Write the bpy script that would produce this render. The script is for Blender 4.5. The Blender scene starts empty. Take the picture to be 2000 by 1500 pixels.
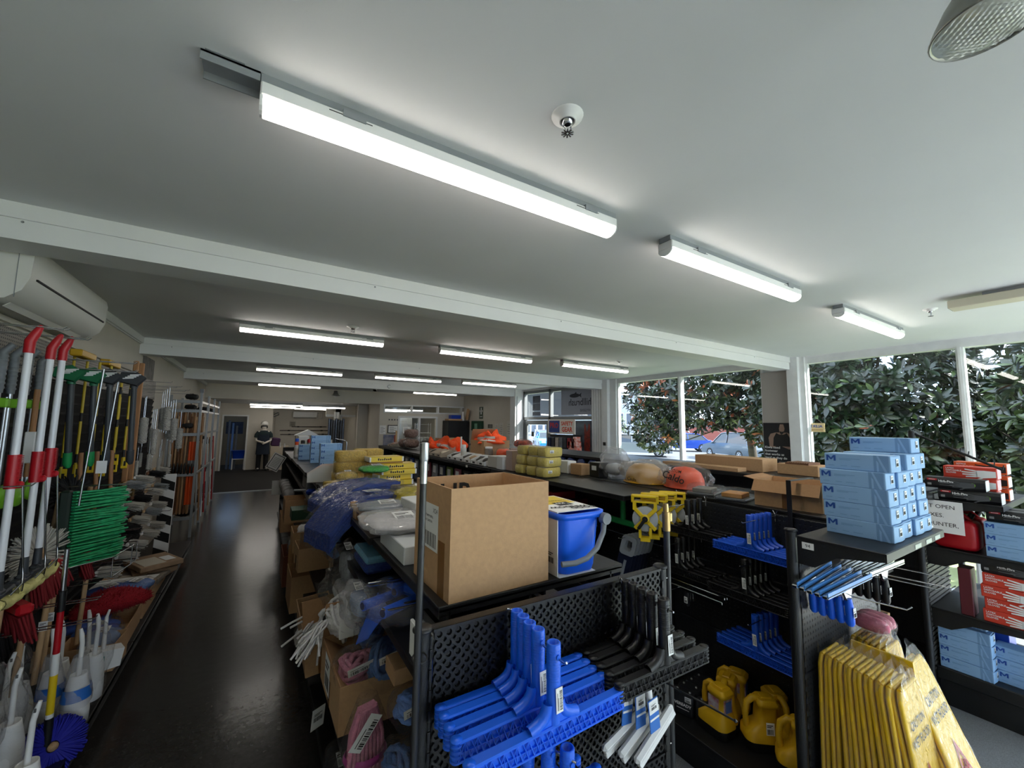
import bpy, math, random
from mathutils import Vector, Matrix, noise
S = bpy.context.scene
C = S.collection
D = bpy.data
RN = random.Random(7)
PI = math.pi

# ---------------------------------------------------------------- camera, world, sun, exposure
cam = D.objects.new('camera', D.cameras.new('camera'))
C.objects.link(cam)
yaw, pit, rol = math.radians(31.8198), math.radians(5.709), math.radians(0.7387)
fw = Vector((math.sin(yaw)*math.cos(pit), math.cos(yaw)*math.cos(pit), math.sin(pit)))
ri = Vector((math.cos(yaw), -math.sin(yaw), 0))
up = ri.cross(fw)
r2 = ri*math.cos(rol) + up*math.sin(rol)
u2 = up*math.cos(rol) - ri*math.sin(rol)
m = Matrix((r2, u2, -fw)).transposed().to_4x4()
m.translation = (0, 0, 1.85)
cam.matrix_world = m
cam.data.sensor_width = 36
cam.data.lens = 787.124*36/2000
cam.data.clip_start = 0.05
cam.data.clip_end = 300
S.camera = cam

W = D.worlds.new('World'); S.world = W; W.use_nodes = True
wt = W.node_tree; wn = wt.nodes; wn.clear()
out = wn.new('ShaderNodeOutputWorld'); bg = wn.new('ShaderNodeBackground')
tc = wn.new('ShaderNodeTexCoord'); nz = wn.new('ShaderNodeTexNoise'); rp = wn.new('ShaderNodeValToRGB')
nz.inputs['Scale'].default_value = 2.2; nz.inputs['Detail'].default_value = 6
rp.color_ramp.elements[0].position = .42; rp.color_ramp.elements[0].color = (.42, .60, .90, 1)
rp.color_ramp.elements[1].position = .62; rp.color_ramp.elements[1].color = (.93, .96, 1, 1)
wt.links.new(tc.outputs['Generated'], nz.inputs['Vector']); wt.links.new(nz.outputs['Fac'], rp.inputs['Fac'])
wt.links.new(rp.outputs['Color'], bg.inputs['Color']); wt.links.new(bg.outputs[0], out.inputs[0])
bg.inputs['Strength'].default_value = 2.4

sun = D.objects.new('sun', D.lights.new('sun', 'SUN')); C.objects.link(sun)
sun.data.energy = 9.5; sun.data.angle = math.radians(.8); sun.data.color = (1, .96, .91)
sun.rotation_euler = Vector((.62, -.55, .62)).to_track_quat('Z', 'Y').to_euler()
LAMP = 5.5                      # radiance of the batten diffusers
S.view_settings.view_transform = 'Standard'
S.view_settings.look = 'None'
S.view_settings.exposure = 1.4
S.view_settings.gamma = 1
S.view_settings.use_curve_mapping = False
S.cycles.use_denoising = True
S.cycles.max_bounces = 8
S.cycles.diffuse_bounces = 5
S.cycles.transparent_max_bounces = 24
S.cycles.caustics_reflective = False
S.cycles.caustics_refractive = False
S.cycles.sample_clamp_indirect = 6

# ---------------------------------------------------------------- materials
def lin(c):
    if isinstance(c, str):
        c = [int(c[i:i+2], 16)/255 for i in (0, 2, 4)]
    return tuple((x/12.92 if x <= .04045 else ((x+.055)/1.055)**2.4) for x in c) + (1,)

MATS = {}
def mat(name, col, rough=.5, metal=0, spec=.5, var=0, vs=20, bump=0, bs=60, emit=0, stretch=None, coat=0, col2=None):
    if name in MATS: return MATS[name]
    M = D.materials.new(name); M.use_nodes = True
    t = M.node_tree; n = t.nodes; b = n['Principled BSDF']
    c = lin(col)
    b.inputs['Base Color'].default_value = c
    b.inputs['Roughness'].default_value = rough
    b.inputs['Metallic'].default_value = metal
    b.inputs['Specular IOR Level'].default_value = spec
    if coat: b.inputs['Coat Weight'].default_value = coat
    if emit:
        b.inputs['Emission Color'].default_value = c; b.inputs['Emission Strength'].default_value = emit
    vec = None
    if var or bump or col2:
        g = n.new('ShaderNodeTexCoord'); vec = g.outputs['Object']
        if stretch:
            mp = n.new('ShaderNodeMapping'); mp.inputs['Scale'].default_value = stretch
            t.links.new(vec, mp.inputs['Vector']); vec = mp.outputs['Vector']
    if var or col2:
        x = n.new('ShaderNodeTexNoise'); x.inputs['Scale'].default_value = vs; x.inputs['Detail'].default_value = 4
        r = n.new('ShaderNodeValToRGB'); r.color_ramp.elements[0].position = .3; r.color_ramp.elements[1].position = .7
        a = lin(col2) if col2 else tuple(min(1, k*(1+var)) for k in c[:3]) + (1,)
        z = c if col2 else tuple(k*(1-var) for k in c[:3]) + (1,)
        r.color_ramp.elements[0].color = z; r.color_ramp.elements[1].color = a
        t.links.new(vec, x.inputs['Vector']); t.links.new(x.outputs['Fac'], r.inputs['Fac'])
        t.links.new(r.outputs['Color'], b.inputs['Base Color'])
    if bump:
        x = n.new('ShaderNodeTexNoise'); x.inputs['Scale'].default_value = bs; x.inputs['Detail'].default_value = 3
        bp = n.new('ShaderNodeBump'); bp.inputs['Strength'].default_value = bump; bp.inputs['Distance'].default_value = .01
        t.links.new(vec, x.inputs['Vector']); t.links.new(x.outputs['Fac'], bp.inputs['Height'])
        t.links.new(bp.outputs['Normal'], b.inputs['Normal'])
    MATS[name] = M
    return M

def thinfres(t):
    n = t.nodes
    ge = n.new('ShaderNodeNewGeometry'); mm = n.new('ShaderNodeMapRange')
    mm.inputs['To Min'].default_value = 1.5; mm.inputs['To Max'].default_value = 1/1.5
    fr = n.new('ShaderNodeFresnel')
    t.links.new(ge.outputs['Backfacing'], mm.inputs['Value']); t.links.new(mm.outputs[0], fr.inputs['IOR'])
    return fr

def film(name, col='ffffff', cover=.05, gloss=.22, rough=.06, bump=.8, bs=28):
    """clear wrinkled plastic: mostly see-through, some gloss, a little milky cover"""
    if name in MATS: return MATS[name]
    M = D.materials.new(name); M.use_nodes = True
    t = M.node_tree; n = t.nodes; n.clear()
    o = n.new('ShaderNodeOutputMaterial'); tr = n.new('ShaderNodeBsdfTransparent'); gl = n.new('ShaderNodeBsdfGlossy')
    df = n.new('ShaderNodeBsdfDiffuse'); df.inputs['Color'].default_value = lin(col)
    gl.inputs['Roughness'].default_value = rough
    tr.inputs['Color'].default_value = tuple(.5+.5*k for k in lin(col)[:3]) + (1,)
    m1 = n.new('ShaderNodeMixShader'); m1.inputs[0].default_value = cover
    m2 = n.new('ShaderNodeMixShader'); fr = thinfres(t)
    ad = n.new('ShaderNodeMath'); ad.operation = 'MULTIPLY_ADD'; ad.inputs[1].default_value = .55; ad.inputs[2].default_value = gloss*.03
    g = n.new('ShaderNodeTexCoord'); x = n.new('ShaderNodeTexNoise'); x.inputs['Scale'].default_value = bs; x.inputs['Detail'].default_value = 4
    x.inputs['Distortion'].default_value = 1.5
    bp = n.new('ShaderNodeBump'); bp.inputs['Strength'].default_value = bump; bp.inputs['Distance'].default_value = .02
    L = t.links.new
    L(g.outputs['Object'], x.inputs['Vector']); L(x.outputs['Fac'], bp.inputs['Height'])
    L(bp.outputs['Normal'], gl.inputs['Normal']); L(bp.outputs['Normal'], fr.inputs['Normal'])
    L(fr.outputs[0], ad.inputs[0]); L(ad.outputs[0], m2.inputs[0])
    L(tr.outputs[0], m1.inputs[1]); L(df.outputs[0], m1.inputs[2])
    L(m1.outputs[0], m2.inputs[1]); L(gl.outputs[0], m2.inputs[2]); L(m2.outputs[0], o.inputs[0])
    MATS[name] = M
    return M

def glass(name='window_glass', tint=(.93, .96, .96), base=.02):
    if name in MATS: return MATS[name]
    M = D.materials.new(name); M.use_nodes = True
    t = M.node_tree; n = t.nodes; n.clear()
    o = n.new('ShaderNodeOutputMaterial'); tr = n.new('ShaderNodeBsdfTransparent'); gl = n.new('ShaderNodeBsdfGlossy')
    tr.inputs['Color'].default_value = tint + (1,); gl.inputs['Roughness'].default_value = 0
    mx = n.new('ShaderNodeMixShader'); fr = thinfres(t)
    t.links.new(fr.outputs[0], mx.inputs[0]); t.links.new(tr.outputs[0], mx.inputs[1])
    t.links.new(gl.outputs[0], mx.inputs[2]); t.links.new(mx.outputs[0], o.inputs[0])
    MATS[name] = M
    return M

def pegmat(name, col, pitch, rad, axis, rough=.45):
    """steel pegboard: rows of dark punched holes by fract() of object coordinates; axis 'xz', 'yz' or 'xy'"""
    if name in MATS: return MATS[name]
    M = D.materials.new(name); M.use_nodes = True
    t = M.node_tree; n = t.nodes; b = n['Principled BSDF']
    b.inputs['Roughness'].default_value = rough
    g = n.new('ShaderNodeTexCoord'); sp = n.new('ShaderNodeSeparateXYZ'); t.links.new(g.outputs['Object'], sp.inputs[0])
    acc = None
    for a in axis:
        d = n.new('ShaderNodeMath'); d.operation = 'MULTIPLY'; d.inputs[1].default_value = 1/pitch
        f = n.new('ShaderNodeMath'); f.operation = 'FRACT'
        s = n.new('ShaderNodeMath'); s.operation = 'SUBTRACT'; s.inputs[1].default_value = .5
        q = n.new('ShaderNodeMath'); q.operation = 'POWER'; q.inputs[1].default_value = 2
        t.links.new(sp.outputs['xyz'.index(a)], d.inputs[0]); t.links.new(d.outputs[0], f.inputs[0])
        ab = n.new('ShaderNodeMath'); ab.operation = 'ABSOLUTE'
        t.links.new(f.outputs[0], s.inputs[0]); t.links.new(s.outputs[0], ab.inputs[0]); t.links.new(ab.outputs[0], q.inputs[0])
        if acc is None: acc = q
        else:
            k = n.new('ShaderNodeMath'); k.operation = 'ADD'
            t.links.new(acc.outputs[0], k.inputs[0]); t.links.new(q.outputs[0], k.inputs[1]); acc = k
    sm = n.new('ShaderNodeMapRange'); sm.interpolation_type = 'SMOOTHSTEP'
    rr = rad/pitch
    sm.inputs['From Min'].default_value = (rr*.75)**2; sm.inputs['From Max'].default_value = (rr*1.2)**2
    t.links.new(acc.outputs[0], sm.inputs['Value'])
    mx = n.new('ShaderNodeMix'); mx.data_type = 'RGBA'
    t.links.new(sm.outputs[0], mx.inputs['Factor'])
    mx.inputs['A'].default_value = (.002, .002, .002, 1); mx.inputs['B'].default_value = lin(col)
    t.links.new(mx.outputs['Result'], b.inputs['Base Color'])
    bp = n.new('ShaderNodeBump'); bp.inputs['Strength'].default_value = 1; bp.inputs['Distance'].default_value = .012
    t.links.new(sm.outputs[0], bp.inputs['Height']); t.links.new(bp.outputs['Normal'], b.inputs['Normal'])
    MATS[name] = M
    return M

BLK = mat('black_steel', '131416', .38, var=.25, vs=400, bump=.25, bs=500)
BLKP = mat('black_plastic', '17181a', .42)
DKG = mat('dark_grey_plastic', '3a3d42', .5)
GRY = mat('grey_plastic', '8b8f92', .45)
WHT = mat('white_plastic', 'e9e9e8', .35)
PAPER = mat('white_paper', 'eeeeec', .8)
INK = mat('black_ink', '161616', .6)
CHR = mat('chrome_wire', 'c9ccd0', .2, 1)
ALU = mat('aluminium', 'b9bdc0', .32, 1)
CARD = mat('cardboard', 'c39b72', .85, var=.06, vs=60, bump=.06, bs=200)
CARD_D = mat('cardboard_inside', 'a67e58', .9, var=.05, vs=60)
CARD_G = mat('grey_cardboard', 'b5a999', .9, var=.05, vs=60)
TAPE = mat('parcel_tape', '8d6238', .25)
WOOD = mat('wood_pole', 'a9794f', .55, var=.18, vs=6, stretch=(30, 30, 1.5))
WOODL = mat('pale_wood', 'cba77c', .6, var=.12, vs=6, stretch=(30, 30, 1.5))
WOODD = mat('brown_wood', '7d553a', .6, var=.18, vs=6, stretch=(30, 30, 1.5))
BLUE = mat('blue_plastic', '1a66ee', .35)
BLUED = mat('deep_blue_plastic', '0b3ba8', .35)
RED = mat('red_plastic', 'b3121f', .4)
YEL = mat('yellow_plastic', 'e8c51e', .4)
GRN = mat('green_plastic', '1f8f4d', .45)
LIME = mat('lime_plastic', '78b52a', .45)
ORG = mat('orange_plastic', 'f2591b', .5)
PINK = mat('pink_cloth', 'd9798f', .9, var=.12, vs=60, bump=.4, bs=90)
FILM = film('clear_film', 'f4f4f4', .02, .3)
FILMM = film('milky_film', 'e8e8ea', .26, .3)
GLASS = glass()

# ---------------------------------------------------------------- mesh builder
I4 = Matrix.Identity(4)
class MB:
    def __init__(s): s.v = []; s.f = []; s.mi = []; s.sm = []; s.M = I4
    def add(s, vs, fs, mi=0, smooth=False, M=None):
        o = len(s.v); M = s.M if M is None else s.M @ M
        s.v += [M @ Vector(v) for v in vs]
        for f in fs:
            s.f.append([i+o for i in f]); s.mi.append(mi); s.sm.append(smooth)
        return s
    def box(s, a, b, c=0, mi=0, M=None):
        x0, y0, z0 = [min(p, q) for p, q in zip(a, b)]; x1, y1, z1 = [max(p, q) for p, q in zip(a, b)]
        if c <= 0:
            vs = [(x, y, z) for x in (x0, x1) for y in (y0, y1) for z in (z0, z1)]
            return s.add(vs, [(0, 1, 3, 2), (4, 6, 7, 5), (0, 4, 5, 1), (2, 3, 7, 6), (0, 2, 6, 4), (1, 5, 7, 3)], mi, False, M)
        c = min(c, (x1-x0)*.49, (y1-y0)*.49, (z1-z0)*.49)
        vs = []; ix = {}
        for i, x in enumerate((x0, x1)):
            for j, y in enumerate((y0, y1)):
                for k, z in enumerate((z0, z1)):
                    sx, sy, sz = 1-2*i, 1-2*j, 1-2*k
                    for a_, p in enumerate(((x, y+sy*c, z+sz*c), (x+sx*c, y, z+sz*c), (x+sx*c, y+sy*c, z))):
                        ix[i, j, k, a_] = len(vs); vs.append(p)
        fs = []
        for i in (0, 1):
            fs.append([ix[i, j, k, 0] for j, k in ((0, 0), (0, 1), (1, 1), (1, 0))][::1 if i == 0 else -1])
            fs.append([ix[j, i, k, 1] for j, k in ((0, 0), (1, 0), (1, 1), (0, 1))][::1 if i == 0 else -1])
            fs.append([ix[j, k, i, 2] for j, k in ((0, 0), (0, 1), (1, 1), (1, 0))][::1 if i == 0 else -1])
        for i in (0, 1):
            for j in (0, 1):
                w = 1 if i == j else -1
                fs.append([ix[i, j, 0, 0], ix[i, j, 0, 1], ix[i, j, 1, 1], ix[i, j, 1, 0]][::w])
                fs.append([ix[i, 0, j, 0], ix[i, 1, j, 0], ix[i, 1, j, 2], ix[i, 0, j, 2]][::w])
                fs.append([ix[0, i, j, 1], ix[0, i, j, 2], ix[1, i, j, 2], ix[1, i, j, 1]][::w])
                for k in (0, 1):
                    fs.append([ix[i, j, k, 0], ix[i, j, k, 1], ix[i, j, k, 2]])
        return s.add(vs, fs, mi, False, M)
    def tube(s, pts, r, n=8, mi=0, caps=True, M=None, closed=False):
        pts = [Vector(p) for p in pts]; N = len(pts)
        rs = r if isinstance(r, (list, tuple)) else [r]*N
        vs = []; fs = []; ref = None
        for i, p in enumerate(pts):
            if closed: t = pts[(i+1) % N]-pts[i-1]
            else: t = (pts[min(i+1, N-1)]-pts[max(i-1, 0)])
            t.normalize()
            if ref is None:
                ref = Vector((0, 0, 1)) if abs(t.z) < .9 else Vector((1, 0, 0))
            a = t.cross(ref); a.normalize(); b = a.cross(t); ref = b
            for k in range(n):
                w = 2*PI*k/n
                vs.append(p+a*(math.cos(w)*rs[i])+b*(math.sin(w)*rs[i]))
        for i in range(N if closed else N-1):
            for k in range(n):
                i2 = (i+1) % N
                fs.append((i*n+k, i*n+(k+1) % n, i2*n+(k+1) % n, i2*n+k))
        s.add(vs, fs, mi, True, M)
        if caps and not closed:
            s.add(vs[:n], [tuple(range(n-1, -1, -1))], mi, False, M); s.add(vs[-n:], [tuple(range(n))], mi, False, M)
        return s
    def lathe(s, prof, n=16, mi=0, M=None, smooth=True):
        vs = []; fs = []
        for r, z in prof:
            for k in range(n):
                w = 2*PI*k/n; vs.append((math.cos(w)*r, math.sin(w)*r, z))
        for i in range(len(prof)-1):
            for k in range(n):
                fs.append((i*n+k, i*n+(k+1) % n, (i+1)*n+(k+1) % n, (i+1)*n+k))
        return s.add(vs, fs, mi, smooth, M)
    def prism(s, poly, h, mi=0, M=None, smooth=False):
        """polygon in XY extruded from z=0 to z=h"""
        n = len(poly)
        vs = [(x, y, 0) for x, y in poly]+[(x, y, h) for x, y in poly]
        fs = [tuple(range(n-1, -1, -1)), tuple(range(n, 2*n))]
        s.add(vs, fs, mi, False, M)
        return s.add(vs, [(i, (i+1) % n, (i+1) % n+n, i+n) for i in range(n)], mi, smooth, M)
    def grid(s, fn, nu, nv, mi=0, M=None, smooth=True, cu=False):
        vs = [fn(i/nu, j/nv) for j in range(nv+1) for i in range(nu+(0 if cu else 1))]
        w = nu if cu else nu+1
        fs = [(j*w+i, j*w+(i+1) % w, (j+1)*w+(i+1) % w, (j+1)*w+i) for j in range(nv) for i in range(nu)]
        return s.add(vs, fs, mi, smooth, M)
    def blob(s, c, r, nu=20, nv=12, amp=.0, fr=8, seed=0, e=1.0, mi=0, M=None, flat=True):
        """superellipsoid (e<1 boxy) with crumple noise"""
        def pw(x): return math.copysign(abs(x)**e, x)
        def fn(u, v):
            th = u*2*PI; ph = (v-.5)*PI*.999
            p = Vector((pw(math.cos(ph))*pw(math.cos(th)), pw(math.cos(ph))*pw(math.sin(th)), pw(math.sin(ph))))
            if amp:
                q = noise.noise(Vector((p.x*fr*r[0], p.y*fr*r[1], p.z*fr*r[2]))*2+Vector((seed*7.3, seed*3.1, 0)))
                p *= 1+amp*q*2
            z = p.z*r[2]
            return (c[0]+p.x*r[0], c[1]+p.y*r[1], c[2]+z)
        return s.grid(fn, nu, nv, mi, M, flat, cu=True)
    def mesh(s, name, mats):
        me = D.meshes.new(name)
        me.from_pydata([tuple(v) for v in s.v], [], s.f)
        for x in (mats if isinstance(mats, (list, tuple)) else [mats]): me.materials.append(x)
        me.polygons.foreach_set('material_index', s.mi); me.polygons.foreach_set('use_smooth', s.sm)
        me.update()
        return me
    def build(s, name, mats, parent=None, loc=None, rz=0):
        return ob(name, s.mesh(name, mats), parent, loc, rz)

def ob(name, me, parent=None, loc=None, rz=0):
    o = D.objects.new(name, me); C.objects.link(o)
    if parent is not None: o.parent = parent
    if loc: o.location = loc
    if rz: o.rotation_euler.z = rz
    return o

def tag(o, label, cat, group=None, kind=None):
    o['label'] = label; o['category'] = cat
    if group: o['group'] = group
    if kind: o['kind'] = kind
    return o

def T(name, label, cat, loc=(0, 0, 0), rz=0, group=None, M=None):
    o = D.objects.new(name, None); C.objects.link(o); o.empty_display_size = .05
    if M is not None: o.matrix_world = M
    else: o.location = loc; o.rotation_euler.z = rz
    return tag(o, label, cat, group)

def ST(name, mb, mats, parent=None):
    o = mb.build(name, mats, parent)
    if parent is None: o['kind'] = 'structure'
    return o

KIDS = {}
def dup(root, label, loc=None, rz=None, M=None, group=None):
    ch = [o for o in D.objects if o.parent is root] if root.name not in KIDS else KIDS[root.name]
    KIDS[root.name] = ch
    r = root.copy(); C.objects.link(r)
    if M is not None: r.matrix_world = M
    else:
        if loc is not None: r.location = loc
        if rz is not None: r.rotation_euler.z = rz
    r['label'] = label
    if group: r['group'] = group
    for c in ch:
        k = c.copy(); C.objects.link(k); k.parent = r
        if c.name not in KIDS: KIDS[c.name] = [o for o in D.objects if o.parent is c]
        for g in KIDS[c.name]:
            q = g.copy(); C.objects.link(q); q.parent = k
    return r

def fr(o, x, y):
    """frame at o with local x, y axes"""
    x = Vector(x).normalized(); z = x.cross(Vector(y)).normalized(); y = z.cross(x)
    M = Matrix((x, y, z)).transposed().to_4x4(); M.translation = o
    return M
def TR(x, y, z): return Matrix.Translation((x, y, z))
def RZ(a): return Matrix.Rotation(a, 4, 'Z')
def RX(a): return Matrix.Rotation(a, 4, 'X')
def RY(a): return Matrix.Rotation(a, 4, 'Y')

TXT = {}
def txt(s, size, m_, parent, M, name='lettering', align='CENTER', ex=.0003, sx=1, bold=0, mirror=False):
    """flat lettering as a mesh part, reading along local x, facing local z"""
    k = (s, m_.name, align, bold)
    if k not in TXT:
        c = D.curves.new('lettering', 'FONT'); c.body = s; c.size = 1; c.align_x = align; c.align_y = 'CENTER'
        c.resolution_u = 2; c.offset = bold
        o = D.objects.new('lettering_source', c); me = D.meshes.new_from_object(o); me.name = 'lettering'
        D.objects.remove(o); D.curves.remove(c)
        me.materials.clear(); me.materials.append(m_); TXT[k] = me
    o = D.objects.new(name, TXT[k]); C.objects.link(o)
    if parent is not None: o.parent = parent
    o.matrix_local = M @ TR(0, 0, ex) @ Matrix.Diagonal((size*(-sx if mirror else sx), size, 1, 1))
    return o

ORD = ['first', 'second', 'third', 'fourth', 'fifth', 'sixth', 'seventh', 'eighth', 'ninth', 'tenth', 'eleventh', 'twelfth',
       'thirteenth', 'fourteenth', 'fifteenth', 'sixteenth', 'seventeenth', 'eighteenth', 'nineteenth', 'twentieth']
# ================================================================ THE SETTING
WALL = mat('cream_wall', 'cfc8ba', .7, var=.03, vs=3)
CEIL = mat('ceiling_paint', 'd6d8da', .75, var=.02, vs=2, bump=.03, bs=300)
BEAM = mat('beam_paint', 'dfe0df', .6, var=.02, vs=4)
TRIMW = mat('white_trim', 'dfe0de', .5, var=.04, vs=10)
# vinyl floor
def floor_mat():
    M = mat('vinyl_floor', '343230', .2, var=.2, vs=35, bump=.12, bs=14)
    return M
b = MB(); b.box((-1.3, .4, -.1), (6.6, 12.9, 0)); ST('floor', b, floor_mat())
b = MB(); b.box((1.34, .4, 0), (6.45, 9, .006)); ST('floor_carpet', b, mat('grey_carpet', '74787e', .95, var=.25, vs=220, bump=.3, bs=300))
b = MB(); b.box((-1.3, -4, -.1), (6.6, .4, 0)); ST('floor_front', b, mat('pale_bounce_floor', 'cfd1d4', .5, var=.05, vs=5))  # unseen floor, made pale to bounce sunlight onto the ceiling
b = MB(); b.box((-1.3, 12.9, -.1), (6.6, 22, .012)); ST('floor_back', b, mat('dark_carpet', '0e0b09', .95, var=.3, vs=200))
b = MB(); b.box((-1.3, 12.86, 0), (6.3, 12.92, .016)); ST('trim_1', b, ALU)
b = MB(); b.box((-1.4, -4, 2.85), (6.7, 22, 2.95)); ST('ceiling', b, CEIL)
b = MB(); b.box((-1.4, -4, 0), (-1.3, 22, 2.85)); ST('wall_left', b, WALL)
b = MB(); b.box((-1.4, -4.1, 0), (.2, -4, 2.85)); b.box((.2, -4.1, 2.78), (6.7, -4, 2.85)); b.box((.2, -4.1, 0), (6.7, -4, .15)); ST('wall_front', b, WALL)
b = MB(); b.box((.2, -4.08, 2.7), (6.5, -4.0, 2.78)); b.box((.2, -4.08, .12), (6.5, -4.0, .2))
for x in (.2, 1.75, 3.3, 4.85, 6.42): b.box((x, -4.08, .15), (x+.06, -4.0, 2.75))
o = ST('window_4', b, TRIMW); b = MB(); b.box((.2, -4.045, .15), (6.5, -4.04, 2.75)); b.build('pane', GLASS, o)
b = MB(); b.box((-2, -7.2, 2.9), (7.4, -4.05, 3.05)); ST('trim_12', b, TRIMW)  # unseen verandah roof, added to keep sun out of the front glazing
b = MB(); b.box((-8, -30, -.3), (6.62, -4.1, -.05)); ST('path_front', b, mat('path_concrete', 'b5b3ae', .9, var=.1, vs=4))
# beams across the ceiling: soffit board, face cap with a joint line
def beam(n, y, zb, x0, x1, d=.23):
    b = MB(); b.box((x0, y, zb), (x1, y+d, 2.85))
    o = ST('trim_%d' % n, b, BEAM)
    c = MB(); c.box((x0, y-.012, 2.775), (x1, y, 2.85)); c.build('cornice', BEAM, o)
    for k in range(9):
        if k % 2 == 0:
            j = MB(); xx = x0+.3+k*.8
            j.lathe([(0, -.002), (.006, -.001), (.006, 0)], 8, M=fr((xx, y-.014, 2.76), (1, 0, 0), (0, 0, 1))); j.build('screw', GRY, o)
beam(2, 2.75, 2.676, -1.3, 6.36)
beam(3, 6.5, 2.65, -1.3, 6.5)
beam(4, 9.85, 2.65, -1.3, 6.2)
b = MB(); b.box((-1.3, 13.5, 2.45), (6.3, 13.75, 2.85)); ST('wall_bulkhead', b, WALL)
b = MB()
for y0, y1 in ((-4, 2.75), (2.98, 6.5), (6.73, 9.85), (10.08, 13.5)):
    b.box((-1.3, y0, 2.775), (-1.265, y1, 2.85)); b.box((-1.3, y0, 2.765), (-1.285, y1, 2.775))
ST('trim_5', b, BEAM)
# back room walls
b = MB(); b.box((-1.3, 18.4, 0), (-1.15, 18.5, 2.5)); b.box((-.42, 18.4, 0), (.32, 18.5, 2.5)); b.box((-1.15, 18.4, 2.02), (-.42, 18.5, 2.5))
b.box((.32, 18.4, 0), (.42, 20.6, 2.5)); b.box((.42, 20.5, 0), (4.6, 20.6, 2.5)); b.box((4.4, 18.6, 0), (4.5, 20.5, 2.5)); b.box((4.6, 20.5, 0), (6.42, 20.6, 2.5)); b.box((6.3, 13.6, 0), (6.42, 20.5, 2.5))
ST('wall_back', b, WALL)
b = MB(); b.box((-1.3, 13.75, 2.5), (6.3, 20.6, 2.6)); ST('ceiling_back', b, CEIL)
# room behind the back doorway
b = MB(); b.box((-1.3, 20.8, 0), (.3, 20.9, 2.4)); ST('wall_store', b, mat('store_wall', '8d8579', .8))
b = MB(); b.box((-1.2, 18.36, 0), (-1.15, 18.4, 2.07)); b.box((-.42, 18.36, 0), (-.37, 18.4, 2.07)); b.box((-1.15, 18.36, 2.02), (-.42, 18.4, 2.07))
ST('door_1', b, TRIMW)
# cross wall beside the opening: transom glass, inner door, pinned notices
b = MB(); b.box((3.3, 13.5, 0), (3.42, 13.62, 2.45)); b.box((3.42, 13.5, 0), (3.95, 13.62, 2.2)); b.box((3.95, 13.5, 2.02), (5.25, 13.62, 2.2))
b.box((5.25, 13.5, 0), (6.3, 13.62, 2.2)); b.box((3.95, 13.5, 0), (5.25, 13.62, .25))
ST('wall_cross', b, WALL)
b = MB(); b.box((3.42, 13.48, 2.18), (6.3, 13.64, 2.22)); b.box((3.42, 13.48, 2.42), (6.3, 13.64, 2.46))
for x in (3.42, 4.35, 5.3, 6.2): b.box((x, 13.49, 2.2), (x+.05, 13.63, 2.45))
o = ST('window_5', b, TRIMW)
b = MB(); b.box((3.45, 13.555, 2.22), (6.25, 13.56, 2.42)); b.build('pane', GLASS, o)
b = MB(); b.box((3.9, 13.47, 0), (3.96, 13.5, 2.08)); b.box((5.24, 13.47, 0), (5.3, 13.5, 2.08)); b.box((3.96, 13.47, 2.02), (5.24, 13.5, 2.08)); b.box((4.62, 13.48, .25), (4.68, 13.6, 2.02))
o = ST('window_6', b, TRIMW)
b = MB(); b.box((3.96, 13.555, .25), (4.62, 13.56, 2.02)); b.build('pane', GLASS, o)
b = MB(); b.box((4.68, 13.555, .25), (5.24, 13.56, 2.02)); b.build('pane', GLASS, o)
# things seen through that glass: grey door and a wire shelf rack
b = MB(); b.box((3.9, 14.6, 0), (4.75, 14.65, 2.05))
o = ST('door_2', b, mat('grey_door', '9a9a98', .6))
for zz in (.35, 1.25):
    b = MB(); b.box((4.05, 14.585, zz), (4.6, 14.6, zz+.6), .004); b.build('door_panel', MATS['grey_door'], o)
# partition stubs in the opening
b = MB(); b.box((2.95, 15.2, 0), (3.3, 15.3, 2.5)); b.box((3.3, 13.62, 0), (3.4, 20.5, 2.5)); b.box((2.55, 17.5, 0), (2.75, 17.6, 2.5)); b.box((2.2, 17.5, 2.1), (3.3, 17.6, 2.5)); ST('wall_partition', b, WALL)
b = MB(); b.box((2.2, 17.45, 2.05), (3.3, 17.5, 2.15)); b.box((2.5, 17.45, 0), (2.56, 17.5, 2.1)); b.box((2.74, 17.45, 0), (2.8, 17.5, 2.1)); ST('door_3', b, TRIMW)
# right wall past the entry
b = MB(); b.box((6.3, 10.05, 0), (6.42, 13.6, 2.85)); ST('wall_right', b, WALL)
b = MB(); b.box((6.2, 9.8, 0), (6.62, 10.08, 2.85)); b.box((6.26, 9.775, 0), (6.36, 9.8, 2.65)); ST('trim_6', b, TRIMW)

# ---- window wall: posts, mullions, head, low sill, panes
def window(n, y0, y1, z0, z1, mull, x=6.5):
    b = MB()
    b.box((x-.02, y0, z1), (x+.1, y1, z1+.09)); b.box((x-.01, y0, z0-.08), (x+.1, y1, z0))
    o = ST('window_%d' % n, b, TRIMW)
    ys = [y0]+mull+[y1]
    for y in mull:
        f = MB(); f.box((x-.035, y-.03, z0), (x+.06, y+.03, z1)); f.box((x-.05, y-.012, z0), (x-.035, y+.012, z1)); f.build('mullion', TRIMW, o)
    for y in (y0+.015, y1-.015):
        f = MB(); f.box((x-.01, y-.02, z0), (x+.05, y+.02, z1)); f.build('frame', TRIMW, o)
    for a, c in zip(ys[:-1], ys[1:]):
        f = MB(); f.box((x+.018, a, z0), (x+.024, c, z1)); f.build('pane', GLASS, o)
    return o
window(1, -3.9, 2.62, .12, 2.755, [-2.3, -.6, 1.12])
window(2, 3.18, 6.16, .12, 2.755, [4.62])
b = MB(); b.box((6.48, -4, 0), (6.62, 6.9, .04)); b.box((6.47, -4, 2.845), (6.62, 9.85, 2.86)); b.box((6.5, -4, 2.8), (6.62, 9.9, 2.85)); ST('trim_7', b, TRIMW)
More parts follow.
